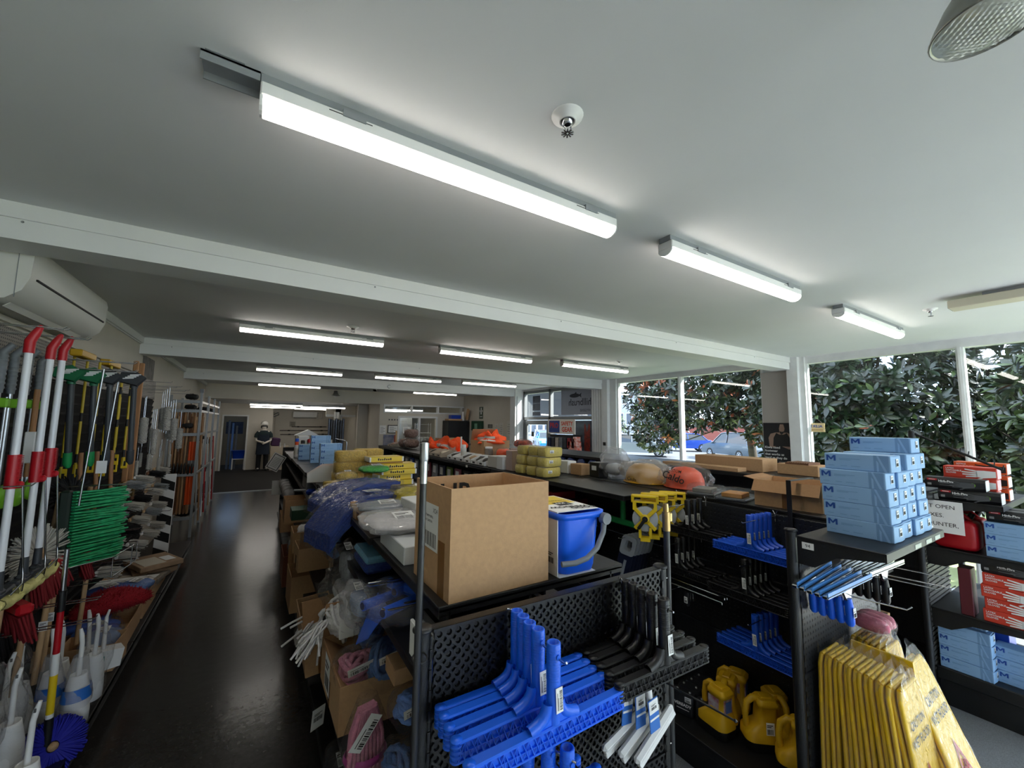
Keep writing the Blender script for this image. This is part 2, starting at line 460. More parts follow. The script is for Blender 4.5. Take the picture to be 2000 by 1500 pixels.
# post between the two windows, the board on its far side
b = MB(); b.box((6.37, 2.66, 0), (6.6, 2.8, 2.85)); b.box((6.44, 2.6, 0), (6.58, 2.66, 2.85)); b.box((6.52, 2.8, 0), (6.6, 3.2, 2.85)); ST('trim_8', b, TRIMW)
b = MB(); b.box((6.47, 2.8, 1.92), (6.5, 3.2, 2.68), .003); ST('trim_9', b, mat('grey_board', 'a9a29b', .7))
# post and board run before the entry
b = MB(); b.box((6.37, 6.34, 0), (6.6, 6.5, 2.85)); b.box((6.45, 6.16, 0), (6.6, 6.34, 2.85)); b.box((6.44, 6.5, 0), (6.6, 6.9, 2.8))
for k in range(5): b.box((6.415, 6.52+k*.075, .05), (6.44, 6.57+k*.075, 2.7))
ST('trim_10', b, TRIMW)
# entry: transoms over, door leaf left, fixed light right
FRM = mat('entry_frame', '77797a', .45, .4)
b = MB()
b.box((6.48, 6.9, 1.98), (6.58, 9.8, 2.06)); b.box((6.48, 6.9, 2.72), (6.58, 9.8, 2.8)); b.box((6.48, 9.74, 0), (6.58, 9.82, 2.8)); b.box((6.48, 8.5, 0), (6.58, 8.58, 2.8)); b.box((6.48, 6.9, 0), (6.58, 6.95, 2.8)); b.box((6.48, 6.9, 0), (6.58, 8.5, .1))
o = ST('window_3', b, FRM)
for y0, y1, z0, z1 in ((8.58, 9.74, 2.06, 2.72), (6.95, 8.5, 2.06, 2.72), (6.95, 8.5, .1, 1.98)):
    f = MB(); f.box((6.52, y0, z0), (6.526, y1, z1)); f.build('pane', GLASS, o)
b = MB(); b.box((6.5, 8.6, .02), (6.55, 8.7, 1.97)); b.box((6.5, 9.62, .02), (6.55, 9.72, 1.97)); b.box((6.5, 8.7, 1.85), (6.55, 9.62, 1.97)); b.box((6.5, 8.7, .02), (6.55, 9.62, .2))
o = ST('door_4', b, FRM)
f = MB(); f.box((6.52, 8.7, .2), (6.526, 9.62, 1.85)); f.build('pane', GLASS, o)
f = MB(); f.tube([(6.47, 8.66, .9), (6.44, 8.66, .95), (6.44, 8.66, 1.25), (6.47, 8.66, 1.3)], .012, 8); f.build('door_handle', ALU, o)

# ---------------------------------------------------------------- ceiling lights
DIFF = mat('batten_diffuser', 'fff9f0', .5, emit=LAMP)
def make_light(L=1.43):
    t = T('ceiling_light', 'x', 'light', group='batten lights on the ceiling')
    b = MB(); b.box((0, -.035, .07), (L, .035, .098)); b.build('mounting_rail', GRY, t)
    b = MB(); b.box((0, -.045, .028), (L, .045, .07), .004); b.build('housing', WHT, t)
    b = MB()
    sec = [(math.cos(a)*.043, -math.sin(a)*.034) for a in [PI*k/8 for k in range(9)]]
    b.grid(lambda u, v: (.008+(L-.016)*v, sec[int(round(u*8))][0], .028+sec[int(round(u*8))][1]), 8, 1); b.build('diffuser', DIFF, t)
    for x in (0, L-.008):
        b = MB(); b.prism([(p[0], p[1]+.028) for p in sec], .008, M=fr((x, 0, 0), (0, 1, 0), (0, 0, 1))); b.build('end_cap', WHT, t)
    for x in (.22, L-.2):
        b = MB(); b.box((x, -.05, .055), (x+.07, .05, .078)); b.build('clip', GRY, t)
    for x in (.18, L-.25):
        b = MB(); b.box((x, -.0465, .058), (x+.13, -.045, .06)); b.build('slot', INK, t)
    return t
LT = make_light()
spots = [(-.06, 1.33, 2.752, 'nearest batten light, long and glowing above the big carton'), (1.76, 1.32, 2.752, 'glowing batten light second in the row nearest the camera'),
 (3.92, 1.32, 2.752, 'glowing batten light in the near bay by the window wall'), (-.24, 4.85, 2.752, 'glowing batten light in the second bay nearest the air conditioner'),
 (1.9, 4.85, 2.752, 'middle glowing batten light of the second bay'), (3.87, 4.8, 2.752, 'glowing batten light of the second bay nearest the windows'),
 (-.12, 8.45, 2.752, 'glowing batten light in the third bay above the centre aisle'), (1.92, 8.4, 2.752, 'middle glowing batten light of the third bay'),
 (3.82, 8.3, 2.752, 'glowing batten light of the third bay nearest the entry'), (-.1, 12, 2.752, 'glowing batten light in the fourth bay by the back aisle'),
 (3.9, 12, 2.752, 'glowing batten light in the fourth bay by the cross wall'), (-.3, 14.6, 2.33, 'upper batten light in the back room above the mannequin'),
 (-.33, 16.9, 2.33, 'rear batten light in the back room above the mannequin'), (1.15, 15.6, 2.33, 'batten light in the back room near the partition, front of two'),
 (1.1, 17.8, 2.33, 'batten light in the back room near the partition, rear of two'), (3.6, 14.3, 2.28, 'front added batten light imitating a reflection in the transom glass'), (3.6, 16.2, 2.28, 'rear added batten light imitating a reflection in the transom glass'),  # last two are added lamps standing in for reflections in the transom
 (.6, -2.6, 2.752, 'batten light behind the camera over the aisle'), (3.2, -2.6, 2.752, 'batten light behind the camera near the windows')]
for i, (x, y, z, lb) in enumerate(spots):
    if i == 0: LT.location = (x, y, z); LT['label'] = lb
    else: dup(LT, lb, (x, y, z))
b = MB(); b.box((-.2, 1.29, 2.842), (-.062, 1.37, 2.848)); b.box((-.2, 1.29, 2.82), (-.062, 1.294, 2.848)); b.box((-.2, 1.366, 2.82), (-.062, 1.37, 2.848)); b.box((-.19, 1.285, 2.848), (-.1, 1.375, 2.8499))
tag(b.build('steel_rail', GRY), 'bare grey steel rail end sticking out beside the nearest batten light', 'rail')
# ---------------------------------------------------------------- ceiling and wall fittings
def sprinkler(lb, x, y, s=1.0):
    t = T('sprinkler', lb, 'sprinkler', (x, y, 2.85))
    b = MB(); b.lathe([(.052*s, 0), (.05*s, -.006), (.03*s, -.01), (.028*s, -.02), (.024*s, -.022), (.02*s, -.012)], 22); b.build('rosette', WHT, t)
    b = MB(); b.lathe([(.017*s, -.005), (.017*s, -.03), (.01*s, -.032)], 12)
    for k in (0, 1): b.tube([(.014*s*(1-2*k), 0, -.03), (.016*s*(1-2*k), 0, -.045), (.005*(1-2*k), 0, -.055)], .003, 5)
    for k in range(10):
        a = k*PI/5; b.box((-.002, .004, -.062), (.002, .02*s, -.058), M=RZ(a))
    b.build('head', CHR, t)
    return t
sprinkler('near white sprinkler rosette on the ceiling right of the long batten light', 0.785, .945)
sprinkler('sprinkler in the second bay above the batten light', 0.765, 4.42, 1.2)
sprinkler('sprinkler in the second bay near the window wall', 4.66, 4.37, 1.1)
sprinkler('sprinkler near the window ceiling line right of the third batten light', 4.68, .95, .9)
b = MB(); b.tube([(2.6+.04*math.cos(a), 9.82, 2.72+.04*math.sin(a)) for a in [.8+k*.5 for k in range(10)]], .006, 6); b.tube([(2.6, 9.85, 2.68), (2.6, 9.82, 2.68)], .008, 6); tag(b.build('beam_hook', GRY), 'small curled grey hook on the face of the third beam', 'hook')
t = T('dome_camera', 'small black dome camera under the third beam', 'camera', (2.78, 12.0, 2.85)); b = MB(); b.lathe([(.09, 0), (.09, -.03), (.085, -.035)], 18); b.build('base', GRY, t); b = MB(); b.lathe([(.075, -.035), (.065, -.075), (.035, -.1), (0, -.108)], 18); b.build('dome', mat('smoked_dome', '101113', .1), t)
# high-bay lamp top right: spun metal bell with ribbed lens
t = T('reflector_lamp', 'round reflector lamp with ribbed glass lens hanging close to the camera', 'lamp', M=TR(1.1, .115, 2.6) @ Matrix.Diagonal((1.25, 1.25, 1, 1)))
b = MB(); b.lathe([(.0, .15), (.02, .15), (.022, .1), (.028, .085), (.045, .05), (.056, .02), (.0605, .004), (.062, 0), (.0605, -.003), (.058, 0), (.05, .02)], 32); b.build('reflector', mat('spun_metal', '8e8f88', .35, .8), t)
b = MB(); b.grid(lambda u, v: (lambda r, a: (r*math.cos(a), r*math.sin(a), .001-.007*(1-(r/.0585)**2)+.0022*math.sin(r*math.cos(a)*620)*math.sin(r*math.sin(a)*620+1)))(.0585*v, u*2*PI), 72, 30, cu=True); b.build('lens', mat('ribbed_lens', 'c4c9bc', .1, spec=1), t)
b = MB(); b.tube([(0, 0, .15), (0, 0, .25)], .018, 10); b.build('lamp_holder', DKG, t)
for x, lb in ((2.67, 'small round lamp on the bulkhead over the opening'),):
    t = T('bell_lamp', lb, 'lamp', M=TR(1.91, 13.3, 2.66)); b = MB(); b.lathe([(0, .14), (.05, .14), (.06, .08), (.09, .02), (.13, 0), (.12, -.01), (.08, .03)], 20); b.build('shade', mat('spun_metal', '8e8f88', .35, .8), t); b = MB(); b.lathe([(.06, -.02), (.04, -.045), (0, -.05)], 14); b.build('bulb', mat('bulb_white', 'f2f2ee', .3), t)
    b = MB(); b.box((-.03, 0, .1), (.03, .2, .14)); b.build('arm', GRY, t)
# long beige box fitting at the right edge of the ceiling
t = T('duct_cover', 'long beige box fitting fixed under the ceiling at the right', 'duct', M=TR(4.35, .52, 2.79)); b = MB(); b.box((0, -1.2, -.03), (.16, .27, .03), .004); b.build('body', mat('beige_cover', 'c9c3ae', .6), t); b = MB(); b.box((.01, .268, -.026), (.15, .272, .024)); b.build('open_end', INK, t)
b = MB(); b.box((.04, -1, .03), (.1, .1, .06)); b.build('bracket', GRY, t)
# air conditioner on the left wall
t = T('air_conditioner', 'white wall air conditioner over the mop poles', 'air conditioner', (-1.3, 3.02, 2.44))
pr = [(0, .0), (.1, -.005), (.17, .01), (.225, .06), (.25, .13), (.255, .26), (.245, .3), (.22, .31), (0, .31)]
b = MB(); L = 1.18
b.grid(lambda u, v: (pr[int(round(u*8))][0], v*L, pr[int(round(u*8))][1]), 8, 1, smooth=True); b.add([(x, 0, z) for x, z in pr], [tuple(range(9))]); b.add([(x, L, z) for x, z in pr], [tuple(range(8, -1, -1))]); b.build('body', mat('ac_white', 'd9d8d2', .4), t)
b = MB(); b.box((.249, .06, .128), (.258, L-.06, .137)); b.build('intake_slot', INK, t)
b = MB(); b.box((.08, .1, -.008), (.16, L-.1, .003), M=RY(-.12)); b.build('outlet', INK, t)
b = MB(); b.box((-.03, .1, 0), (.05, L-.1, .004), M=TR(.155, 0, .004) @ RY(-.75)); b.build('louvre', mat('ac_white', 'd9d8d2', .4), t)
b = MB(); b.box((0, -.001, .05), (.012, .003, .3)); b.box((.04, -.0015, .01), (.045, .003, .3)); b.box((.2, -.002, .02), (.203, .003, .3)); b.build('seam', GRY, t)
# trunking on the left wall and small grille
b = MB(); b.box((-1.3, 3.0, 2.4), (-1.27, 6.5, 2.43)); ST('trim_11', b, WALL)
t = T('wall_picture', 'small dark poster high on the left wall past the second beam', 'poster', (-1.298, 6.7, 2.3)); b = MB(); b.box((0, 0, 0), (.006, .62, .36)); b.build('sheet', mat('dark_poster', '6f6b66', .7, var=.4, vs=8), t)
# ================================================================ OUTSIDE
GRASS = mat('lawn_grass', '7f8a55', .9, col2='9ea878', vs=3, bump=.5, bs=40)
b = MB(); b.box((6.62, -30, -.3), (17.2, 60, -.15)); tag(b.build('lawn', GRASS), 'strip of green lawn outside the shop windows', 'lawn', kind='structure')
b = MB(); b.box((17.2, -30, -.3), (70, 90, -.17)); tag(b.build('car_park_ground', mat('asphalt', '54565a', .9, var=.1, vs=30)), 'grey asphalt car park beyond the lawn', 'ground', kind='structure')
b = MB(); b.box((17.1, -30, -.2), (17.3, 60, -.1)); ST('kerb', b, mat('kerb_concrete', 'c2c0ba', .9))
b = MB(); b.box((6.62, 6.9, -.2), (9.4, 16, -.02)); ST('path', b, mat('path_concrete', 'b5b3ae', .9, var=.1, vs=4))
b = MB(); b.box((10.4, 11.3, 2.12), (10.6, 17.6, 3.5)); b.box((6.7, 11.3, 3.3), (10.4, 17.6, 3.45)); b.box((10.4, 17.3, -.15), (10.6, 17.6, 2.12))
tag(b.build('canopy', mat('canopy_slate', '4b505c', .6)), 'dark slate entry canopy outside above the entry door', 'canopy')
# buildings over the road
def building(nm, lb, x, y0, y1, h, col, rows, win='3c4654'):
    t = T(nm, lb, 'building', (x, y0, -.2))
    b = MB(); b.box((0, 0, 0), (8, y1-y0, h)); b.build('wall', mat(nm+col, col, .8), t)
    b = MB(); b.box((-.15, -.1, h), (8.1, y1-y0+.1, h+.25)); b.build('roof', mat('roof_edge', '7a7d80', .6), t)
    for z, wh, n in rows:
        st = (y1-y0)/n
        for k in range(n):
            f = MB(); f.box((-.04, k*st+.25, z), (0, (k+1)*st-.25, z+wh)); q = f.build('window', TRIMW, t)
            g = MB(); g.box((-.05, k*st+.35, z+.1), (-.04, (k+1)*st-.35, z+wh-.1)); g.build('pane', mat('far_pane', win, .1), q)
    return t
building('building', 'grey flat-roofed building across the car park seen left of the first tree', 52, 37, 53, 7.4, 'a3a7b0', [(2.2, 2.0, 9)])
building('warehouse', 'dark blue-grey warehouse with pale window posts behind the right trees', 30, -14, 3.7, 5.1, '4d566e', [(2.2, 2.0, 7)], 'aab4c4')
building('shed', 'long low red-brown shed at the far side of the car park', 46, 15, 36, 2.1, '8a4d44', [])
building('showroom', 'pale showroom seen through the glass of the entry door', 47, 57, 75, 3.9, 'bfc6cc', [(.4, 1.7, 8)], '6d7f91')

TYRE = mat('tyre_rubber', '17181a', .8); CGL = mat('car_glass', '20262c', .06, spec=.8); RIM = mat('alloy_rim', 'c4c7cb', .3, .8)
def car(nm, lb, p0, p1, col, suv=False, cat='car'):
    """p0 rear wheel, p1 front wheel on the near side (ground points); the car lies to the far side of that line"""
    p0 = Vector((p0[0], p0[1], -.17)); p1 = Vector((p1[0], p1[1], -.17)); d = p1-p0; wb = d.length
    x = d.normalized(); y = Vector((-x.y, x.x, 0))
    if y.x < 0: y = -y
    flip = x.cross(y).z < 0
    t = T(nm, lb, cat, M=fr(p0, x, y) if not flip else Matrix(((x.x, y.x, 0, p0.x), (x.y, y.y, 0, p0.y), (0, 0, 1, p0.z), (0, 0, 0, 1))))
    w = 1.74; h = 1.66 if suv else 1.44; paint = mat(nm+'_paint', col, .22, .35, coat=.6)
    r0, f0 = -.75, wb+.85
    if suv: prof = [(r0, .32), (f0, .3), (f0+.02, .62), (f0-.12, .84), (wb-.1, 1.02), (r0+.06, 1.04), (r0-.03, .7)]
    else: prof = [(r0-.1, .28), (f0, .26), (f0+.03, .55), (f0-.2, .74), (wb-.25, .92), (r0+.1, .95), (r0-.12, .8)]
    cab = ([(r0+.08, 1.03), (wb-.25, 1.0), (wb-.95, h-.06), (wb-1.3, h), (.2, h), (r0+.3, h-.08)] if suv else
           [(r0+.35, .94), (wb-.35, .9), (wb-1.05, h-.07), (wb-1.4, h), (.35, h), (r0+.75, h-.12)])
    F = lambda yy: fr((0, yy, 0), (1, 0, 0), (0, 0, 1))
    b = MB()
    def loft(pr, ins):
        n = len(pr); vs = []
        for yy, sc in ((0, .985), (ins, 1), (w-ins, 1), (w, .985)):
            cx = sum(q[0] for q in pr)/n; cz = sum(q[1] for q in pr)/n
            vs += [(cx+(q[0]-cx)*sc, yy, cz+(q[1]-cz)*sc) for q in pr]
        fs = [tuple(range(n))[::-1], tuple(range(3*n, 4*n))]
        for k in range(3): fs += [(k*n+i, k*n+(i+1) % n, (k+1)*n+(i+1) % n, (k+1)*n+i) for i in range(n)]
        b.add(vs, fs)
    loft(prof, .12); b.build('body', paint, t)
    b = MB(); n = len(cab)
    lo = [(q[0], .06 if q[1] < 1.1 and q[1] < h-.3 else .2, q[1]) for q in cab]; hi = [(q[0], w-p[1], q[1]) for q, p in zip(cab, lo)]
    b.add(lo+hi, [tuple(range(n)), tuple(range(2*n-1, n-1, -1))]+[(i, i+n, (i+1) % n+n, (i+1) % n) for i in range(n)]); b.build('cabin', CGL, t)
    b = MB()
    for q in ((lo, 0), (hi, n)):
        vv = q[0]; off = -.012 if q[0] is lo else .012
        for i in range(n):
            if i == 0: continue
            a, c = Vector(vv[i]), Vector(vv[(i+1) % n]); a.y += off; c.y += off
            b.tube([a, c], .035, 6)
        zb = vv[0][2]; mid = wb*.42
        b.tube([Vector((mid, vv[0][1]+off, zb)), Vector((mid, vv[3][1]+off, h-.02))], .035, 6)
    b.box((cab[4][0], .2, h-.03), (cab[3][0], w-.2, h+.015)); b.build('roof', paint, t)
    for xx in (0, wb):
        for yy, s in ((.09, -1), (w-.09, 1)):
            b = MB(); M = fr((xx, yy, .33), (1, 0, 0), (0, 0, 1) if s < 0 else (0, 0, -1))
            b.lathe([(.2, -.09), (.31, -.09), (.33, -.05), (.33, .08), (.31, .1), (.21, .1)], 20, M=M); q = b.build('wheel', TYRE, t)
            b = MB(); b.lathe([(.215, .06), (.2, .1), (.19, .085)], 20, M=M)
            for k in range(6): b.box((.03, -.025, .07), (.2, .025, .1), M=M @ RZ(k*PI/3))
            b.lathe([(.06, .11), (0, .112)], 10, M=M); b.build('rim', RIM, q)
    for yy in (.15, w-.45):
        b = MB(); b.box((f0-.13, yy, .56), (f0+.035, yy+.3, .72), .03); b.build('headlight', mat('lamp_glass', 'dfe6ea', .1), t)
        b = MB(); b.box((r0-.13, yy, .68), (r0+.05, yy+.3, .9), .03); b.build('tail_light', RED, t)
    b = MB(); b.box((wb-.45, -.14, .95), (wb-.3, .02, 1.08), .03); b.build('wing_mirror', paint, t)
    return t
car('silver_car', 'silver sedan parked beyond the lawn, seen through the window beside the entry', (20.3, 19.7), (22.2, 17.5), '7d848b')
car('grey_car', 'grey-blue four wheel drive parked between two magnolia trees', (24.35, 13.5), (25.4, 16.0), '56636e', True)
car('blue_car', 'blue hatchback behind the bonnet of the grey four wheel drive', (30.2, 19.6), (28.4, 21.4), '2a4fae')
car('white_car', 'white car half hidden behind the silver sedan', (27.2, 27.6), (29, 25.6), '9a9ea2')
car('bright_blue_car', 'bright blue car seen low through the entry door glass', (20.6, 29.2), (19.3, 26.9), '2f86dd')
car('pale_blue_car', 'pale car with dark windows seen through the entry door behind the bright blue one', (26.5, 38), (25, 35.6), '8d96a0')
car('white_van', 'white van seen low between the leaves right of the post', (15.6, 3.2), (14.2, .8), '9a9da1', True)
car('teal_car', 'teal blue car roof seen through leaves above the glove boxes', (19.5, 4.0), (18.5, 1.4), '3a95b4')

# trees with large glossy leaves: the nearest leaves singly, the mass as foliage
LEAF = [mat('leaf_green', '1a2a15', .3, spec=.6, var=.3, vs=2), mat('leaf_dark', '111d10', .32, spec=.6, var=.3, vs=2), mat('leaf_rust', '8a4a2e', .5, var=.2, vs=3), mat('leaf_pale', '43542a', .35, spec=.6, var=.2, vs=2)]
BARK = mat('bark', '3a332b', .95, var=.3, vs=20)
def leaf_geo():
    L = [(-.0, 0), (.18, .13), (.5, .19), (.8, .12), (1, 0)]
    vs = [(x, 0, -.05*x*x) for x, _ in L]; a = [(x, y, .05-.05*x*x) for x, y in L[1:-1]]; c = [(x, -y, .05-.05*x*x) for x, y in L[1:-1]]
    V = vs+a+c
    return V, [(0, 1, 5), (1, 2, 6, 5), (2, 3, 7, 6), (3, 4, 7), (0, 8, 1), (1, 8, 9, 2), (2, 9, 10, 3), (3, 10, 4)]
LV, LF = leaf_geo()
LME = []
for m_ in LEAF:
    b = MB(); b.add(LV, LF, 0, True); LME.append(b.mesh('leaf', m_))
CP = Vector((0, 0, 1.85))
def tree(nm, lb, base, c, r, n, ls, seed, rust=.03, pale=.1, nind=260, lobes=()):
    rn = random.Random(seed); base = Vector(base); c = Vector(c)
    t = T(nm, lb, 'tree', base)
    b = MB(); top = c-base+Vector((0, 0, r[2]*.3))
    b.tube([(0, 0, -.1), Vector((top.x*.1, top.y*.1, top.z*.35)), top*.7, top], [.16, .13, .09, .03], 8); tr = b.build('trunk', BARK, t)
    tips = []; mats = []
    LB = [(c, r, n)]+[(Vector(a), b_, k_) for a, b_, k_ in lobes]
    for lc, lr, i in [(a, b_, i) for a, b_, k_ in LB for i in range(k_)]:
        while True:
            p = Vector((rn.uniform(-1, 1), rn.uniform(-1, 1), rn.uniform(-1, 1)))
            if .35 < p.length < 1: break
        if noise.noise(p*2.2+Vector((seed, 0, 0))) < -.17: continue
        p = p.normalized()*p.length**.5
        q = Vector((p.x*lr[0], p.y*lr[1], p.z*lr[2]))+lc-base
        d = (p+Vector((0, 0, .35))+Vector((rn.uniform(-.6, .6), rn.uniform(-.6, .6), rn.uniform(-.5, .5)))).normalized()
        tips.append((q, d))
    for k, (q, d) in enumerate(tips[::max(1, len(tips)//40)]):
        b = MB(); s = top*rn.uniform(.3, .9); mid = s.lerp(q, .5)+Vector((0, 0, -.08))
        b.tube([s, mid, q], [.035, .022, .008], 5); b.build('branch', BARK, t)
    for q, d in tips:
        a = d.orthogonal().normalized(); e = d.cross(a)
        m0 = rn.random()
        for k in range(7):
            w = k*2*PI/7+rn.uniform(-.3, .3); tl = rn.uniform(.15, .9)
            x = (a*math.cos(w)+e*math.sin(w))*math.cos(tl)+d*math.sin(tl)
            M = fr(q+x*.02, x, d.cross(x)); s = ls*rn.uniform(.7, 1.15)
            mm = rn.random()
            mi = 2 if m0 < rust or mm < rust*.4 else 3 if mm < pale else 1 if mm < .45 else 0
            mats.append((M @ Matrix.Diagonal((s, s, s, 1)), mi))
    mats.sort(key=lambda z: (z[0].translation+base-CP).length)
    for M, mi in mats[:nind]:
        o = D.objects.new('leaf', LME[mi]); C.objects.link(o); o.parent = t; o.matrix_local = M
    b = MB()
    for M, mi in mats[nind:]: b.add(LV, LF, mi, True, M)
    f = b.build('foliage', LEAF, t); f['kind'] = 'stuff'
    return t
tree('magnolia_tree', 'dark magnolia tree with rust-coloured leaves in front of the parked cars', (15.1, 7.75, -.15), (15, 9.7, 4.45), (1.9, 3.3, 2.75), 2300, .26, 3, .035, .04, 260, [((15.2, 12.1, 2.7), (1.2, 1.5, 2.0), 650), ((14.8, 7.5, 2.9), (.9, .8, 1.6), 330)])
tree('magnolia_tree', 'large glossy green magnolia filling the window right of the post', (10.2, 2.9, -.15), (10.1, 3.0, 2.15), (1.5, 1.75, 2.45), 3300, .2, 5, .004)
tree('magnolia_tree', 'sunlit magnolia at the far right edge of the windows', (8.9, .6, -.15), (8.9, .25, 1.75), (1.2, 1.05, 2.1), 1700, .18, 8, .01, .35)
tree('magnolia_tree', 'shaded magnolia standing behind the post between the windows', (13.4, 5.3, -.15), (13.4, 5.3, 2.4), (1.5, 1.55, 2.7), 1700, .24, 11, .05, .05)
tree('round_bush', 'small bright green bush outside left of the first magnolia', (31.5, 30.6, -.17), (31.5, 30.6, 1.5), (1.4, 1.4, 1.6), 200, .3, 13, 0, .8, 60)
# ================================================================ SHARED PRODUCT BUILDERS
def perf(w, h, pitch, rad, depth=.004, seg=8):
    """punched steel sheet in XZ facing -Y, origin lower left: square cells, each with a recessed round dimple"""
    b = MB(); nx, nz = int(w/pitch), int(h/pitch); px, pz = w/nx, h/nz
    ring = [(math.cos(a), math.sin(a)) for a in [2*PI*(k+.5)/seg-PI for k in range(seg)]]
    sq = []
    for cx, sz in ring:
        k = max(abs(cx), abs(sz)); sq.append((cx/k*.5, sz/k*.5))
    for i in range(nx):
        for j in range(nz):
            x, z = (i+.5)*px, (j+.5)*pz
            vs = [(x+a*px, 0, z+c*pz) for a, c in sq]+[(x+a*rad, 0, z+c*rad) for a, c in ring]+[(x+a*rad*.7, depth, z+c*rad*.7) for a, c in ring]
            fs = [(k, (k+1) % seg, (k+1) % seg+seg, k+seg) for k in range(seg)]
            b.add(vs, fs)
            b.add(vs[seg:], [(k, (k+1) % seg, (k+1) % seg+seg, k+seg) for k in range(seg)], 0, True)
            b.add(vs[2*seg:], [tuple(range(seg))], 1)
    # square corners of each cell are covered by a backing sheet just behind the face
    b.box((0, .0005, 0), (w, .001, h), mi=0) if False else None
    return b
def shelf(x0, x1, y0, y1, z, name='shelf', parent=None, lip=.035):
    b = MB(); b.box((x0, y0, z-.018), (x1, y1, z), .002); b.box((x0, y0, z-lip), (x0+.012, y1, z-.01), .002)
    b.box((x1-.012, y0, z-lip), (x1, y1, z-.01), .002); b.box((x0+.01, y0, z-.03), (x1-.01, y0+.004, z-.01)); b.box((x0+.01, y1-.004, z-.03), (x1-.01, y1, z-.01))
    return b.build(name, BLK, parent)
def barcode(w, h, parent, M, big=None, lines=2, name='sticker'):
    """white sticker with printed bars; lies in local XY facing +Z"""
    b = MB(); b.box((-w/2, -h/2, 0), (w/2, h/2, .0006), mi=0, M=M)
    x = -w*.4; r = random.Random(int(w*9999+h*777))
    while x < w*.36:
        k = r.choice((.012, .02, .035))*w
        b.box((x, -h*.42, .0006), (x+k, -h*.02, .0009), mi=1, M=M); x += k+r.choice((.015, .03))*w
    for i in range(lines):
        b.box((-w*.4, h*(.12+.13*i), .0006), (w*(.1+.2*((i*7) % 2)), h*(.12+.13*i)+h*.06, .0009), mi=1, M=M)
    return b.build(name, [PAPER, INK], parent)
def carton(lb, w, d, h, M, name='carton', flaps=(), m=CARD, fill=None, group=None, tape=True, cat='box', closed=False, sticker=None):
    """corrugated box, local x = width, y = depth (front at -d/2), z up"""
    t = T(name, lb, cat, M=M, group=group); k = .005
    b = MB()
    b.box((-w/2, -d/2, 0), (w/2, -d/2+k, h)); b.box((-w/2, d/2-k, 0), (w/2, d/2, h))
    b.box((-w/2, -d/2+k, 0), (-w/2+k, d/2-k, h)); b.box((w/2-k, -d/2+k, 0), (w/2, d/2-k, h)); b.box((-w/2+k, -d/2+k, 0), (w/2-k, d/2-k, k))
    if closed: b.box((-w/2+k, -d/2+k, h-k), (w/2-k, -.001, h)); b.box((-w/2+k, .001, h-k), (w/2-k, d/2-k, h))
    b.build('body', m, t)
    for side, a, *fl in flaps:
        f = MB()
        if side in 'fb':
            s = -1 if side == 'f' else 1; L = fl[0] if fl else min(d/2, .16)
            f.box((-w/2+.002, 0, -.002), (w/2-.002, L, .002), M=TR(0, s*d/2, h) @ (RZ(PI) if s < 0 else I4) @ RX(math.radians(a)))
        else:
            s = -1 if side == 'l' else 1; L = fl[0] if fl else min(w/2, .16)
            f.box((0, -d/2+.002, -.002), (L, d/2-.002, .002), M=TR(s*w/2, 0, h) @ (RZ(PI) if s < 0 else I4) @ RY(math.radians(-a)))
        f.build('flap', CARD_D if m is CARD else m, t)
    if tape:
        f = MB(); f.box((-w/2-.0008, -.024, 0), (-w/2, .024, h*.55)); f.build('tape', TAPE, t)
    if sticker: barcode(sticker[0], sticker[1], t, fr(sticker[2], sticker[3], sticker[4]), name='label_sheet')
    if fill: fill(t)
    return t
def bag(lb, c, r, colr, seed, name='plastic_bag', cat='bag', group=None, fm=FILM, rz=0, tilt=0, inner=None, e=.8, amp=.1, knot=False, sticker=True, ny=0):
    """clear bag around soft contents; inner = list of (centre, radii, material)"""
    M = TR(*c) @ RZ(rz) @ RX(tilt)
    t = T(name, lb, cat, M=M, group=group)
    for i, (ic, ir, im) in enumerate(inner or [((0, 0, 0), (r[0]*.86, r[1]*.86, r[2]*.8), colr)]):
        b = MB(); b.blob(ic, ir, 24, 14, .06, 14, seed+i, .75); b.build('contents', im, t)
    b = MB(); b.blob((0, 0, 0), r, 36, 22, amp, 9, seed+40, e)
    if knot:
        b.grid(lambda u, v: ((.015+.05*v)*math.cos(u*2*PI)*(1+.3*math.sin(u*18)), (.015+.03*v)*math.sin(u*2*PI)*(1+.3*math.cos(u*14)), r[2]*.96+v*.07), 18, 3, cu=True)
    b.build('film', fm, t)
    if sticker: barcode(r[0]*.55, r[1]*.5, t, TR(r[0]*.1, -r[1]*.1, r[2]*1.02) @ RX(.15))
    return t
def rbox(lb, w, d, h, M, m, name='box', cat='box', group=None, c=.003, parts=None):
    t = T(name, lb, cat, M=M, group=group)
    b = MB(); b.box((-w/2, -d/2, 0), (w/2, d/2, h), c); b.build('body', m, t)
    if parts: parts(t)
    return t

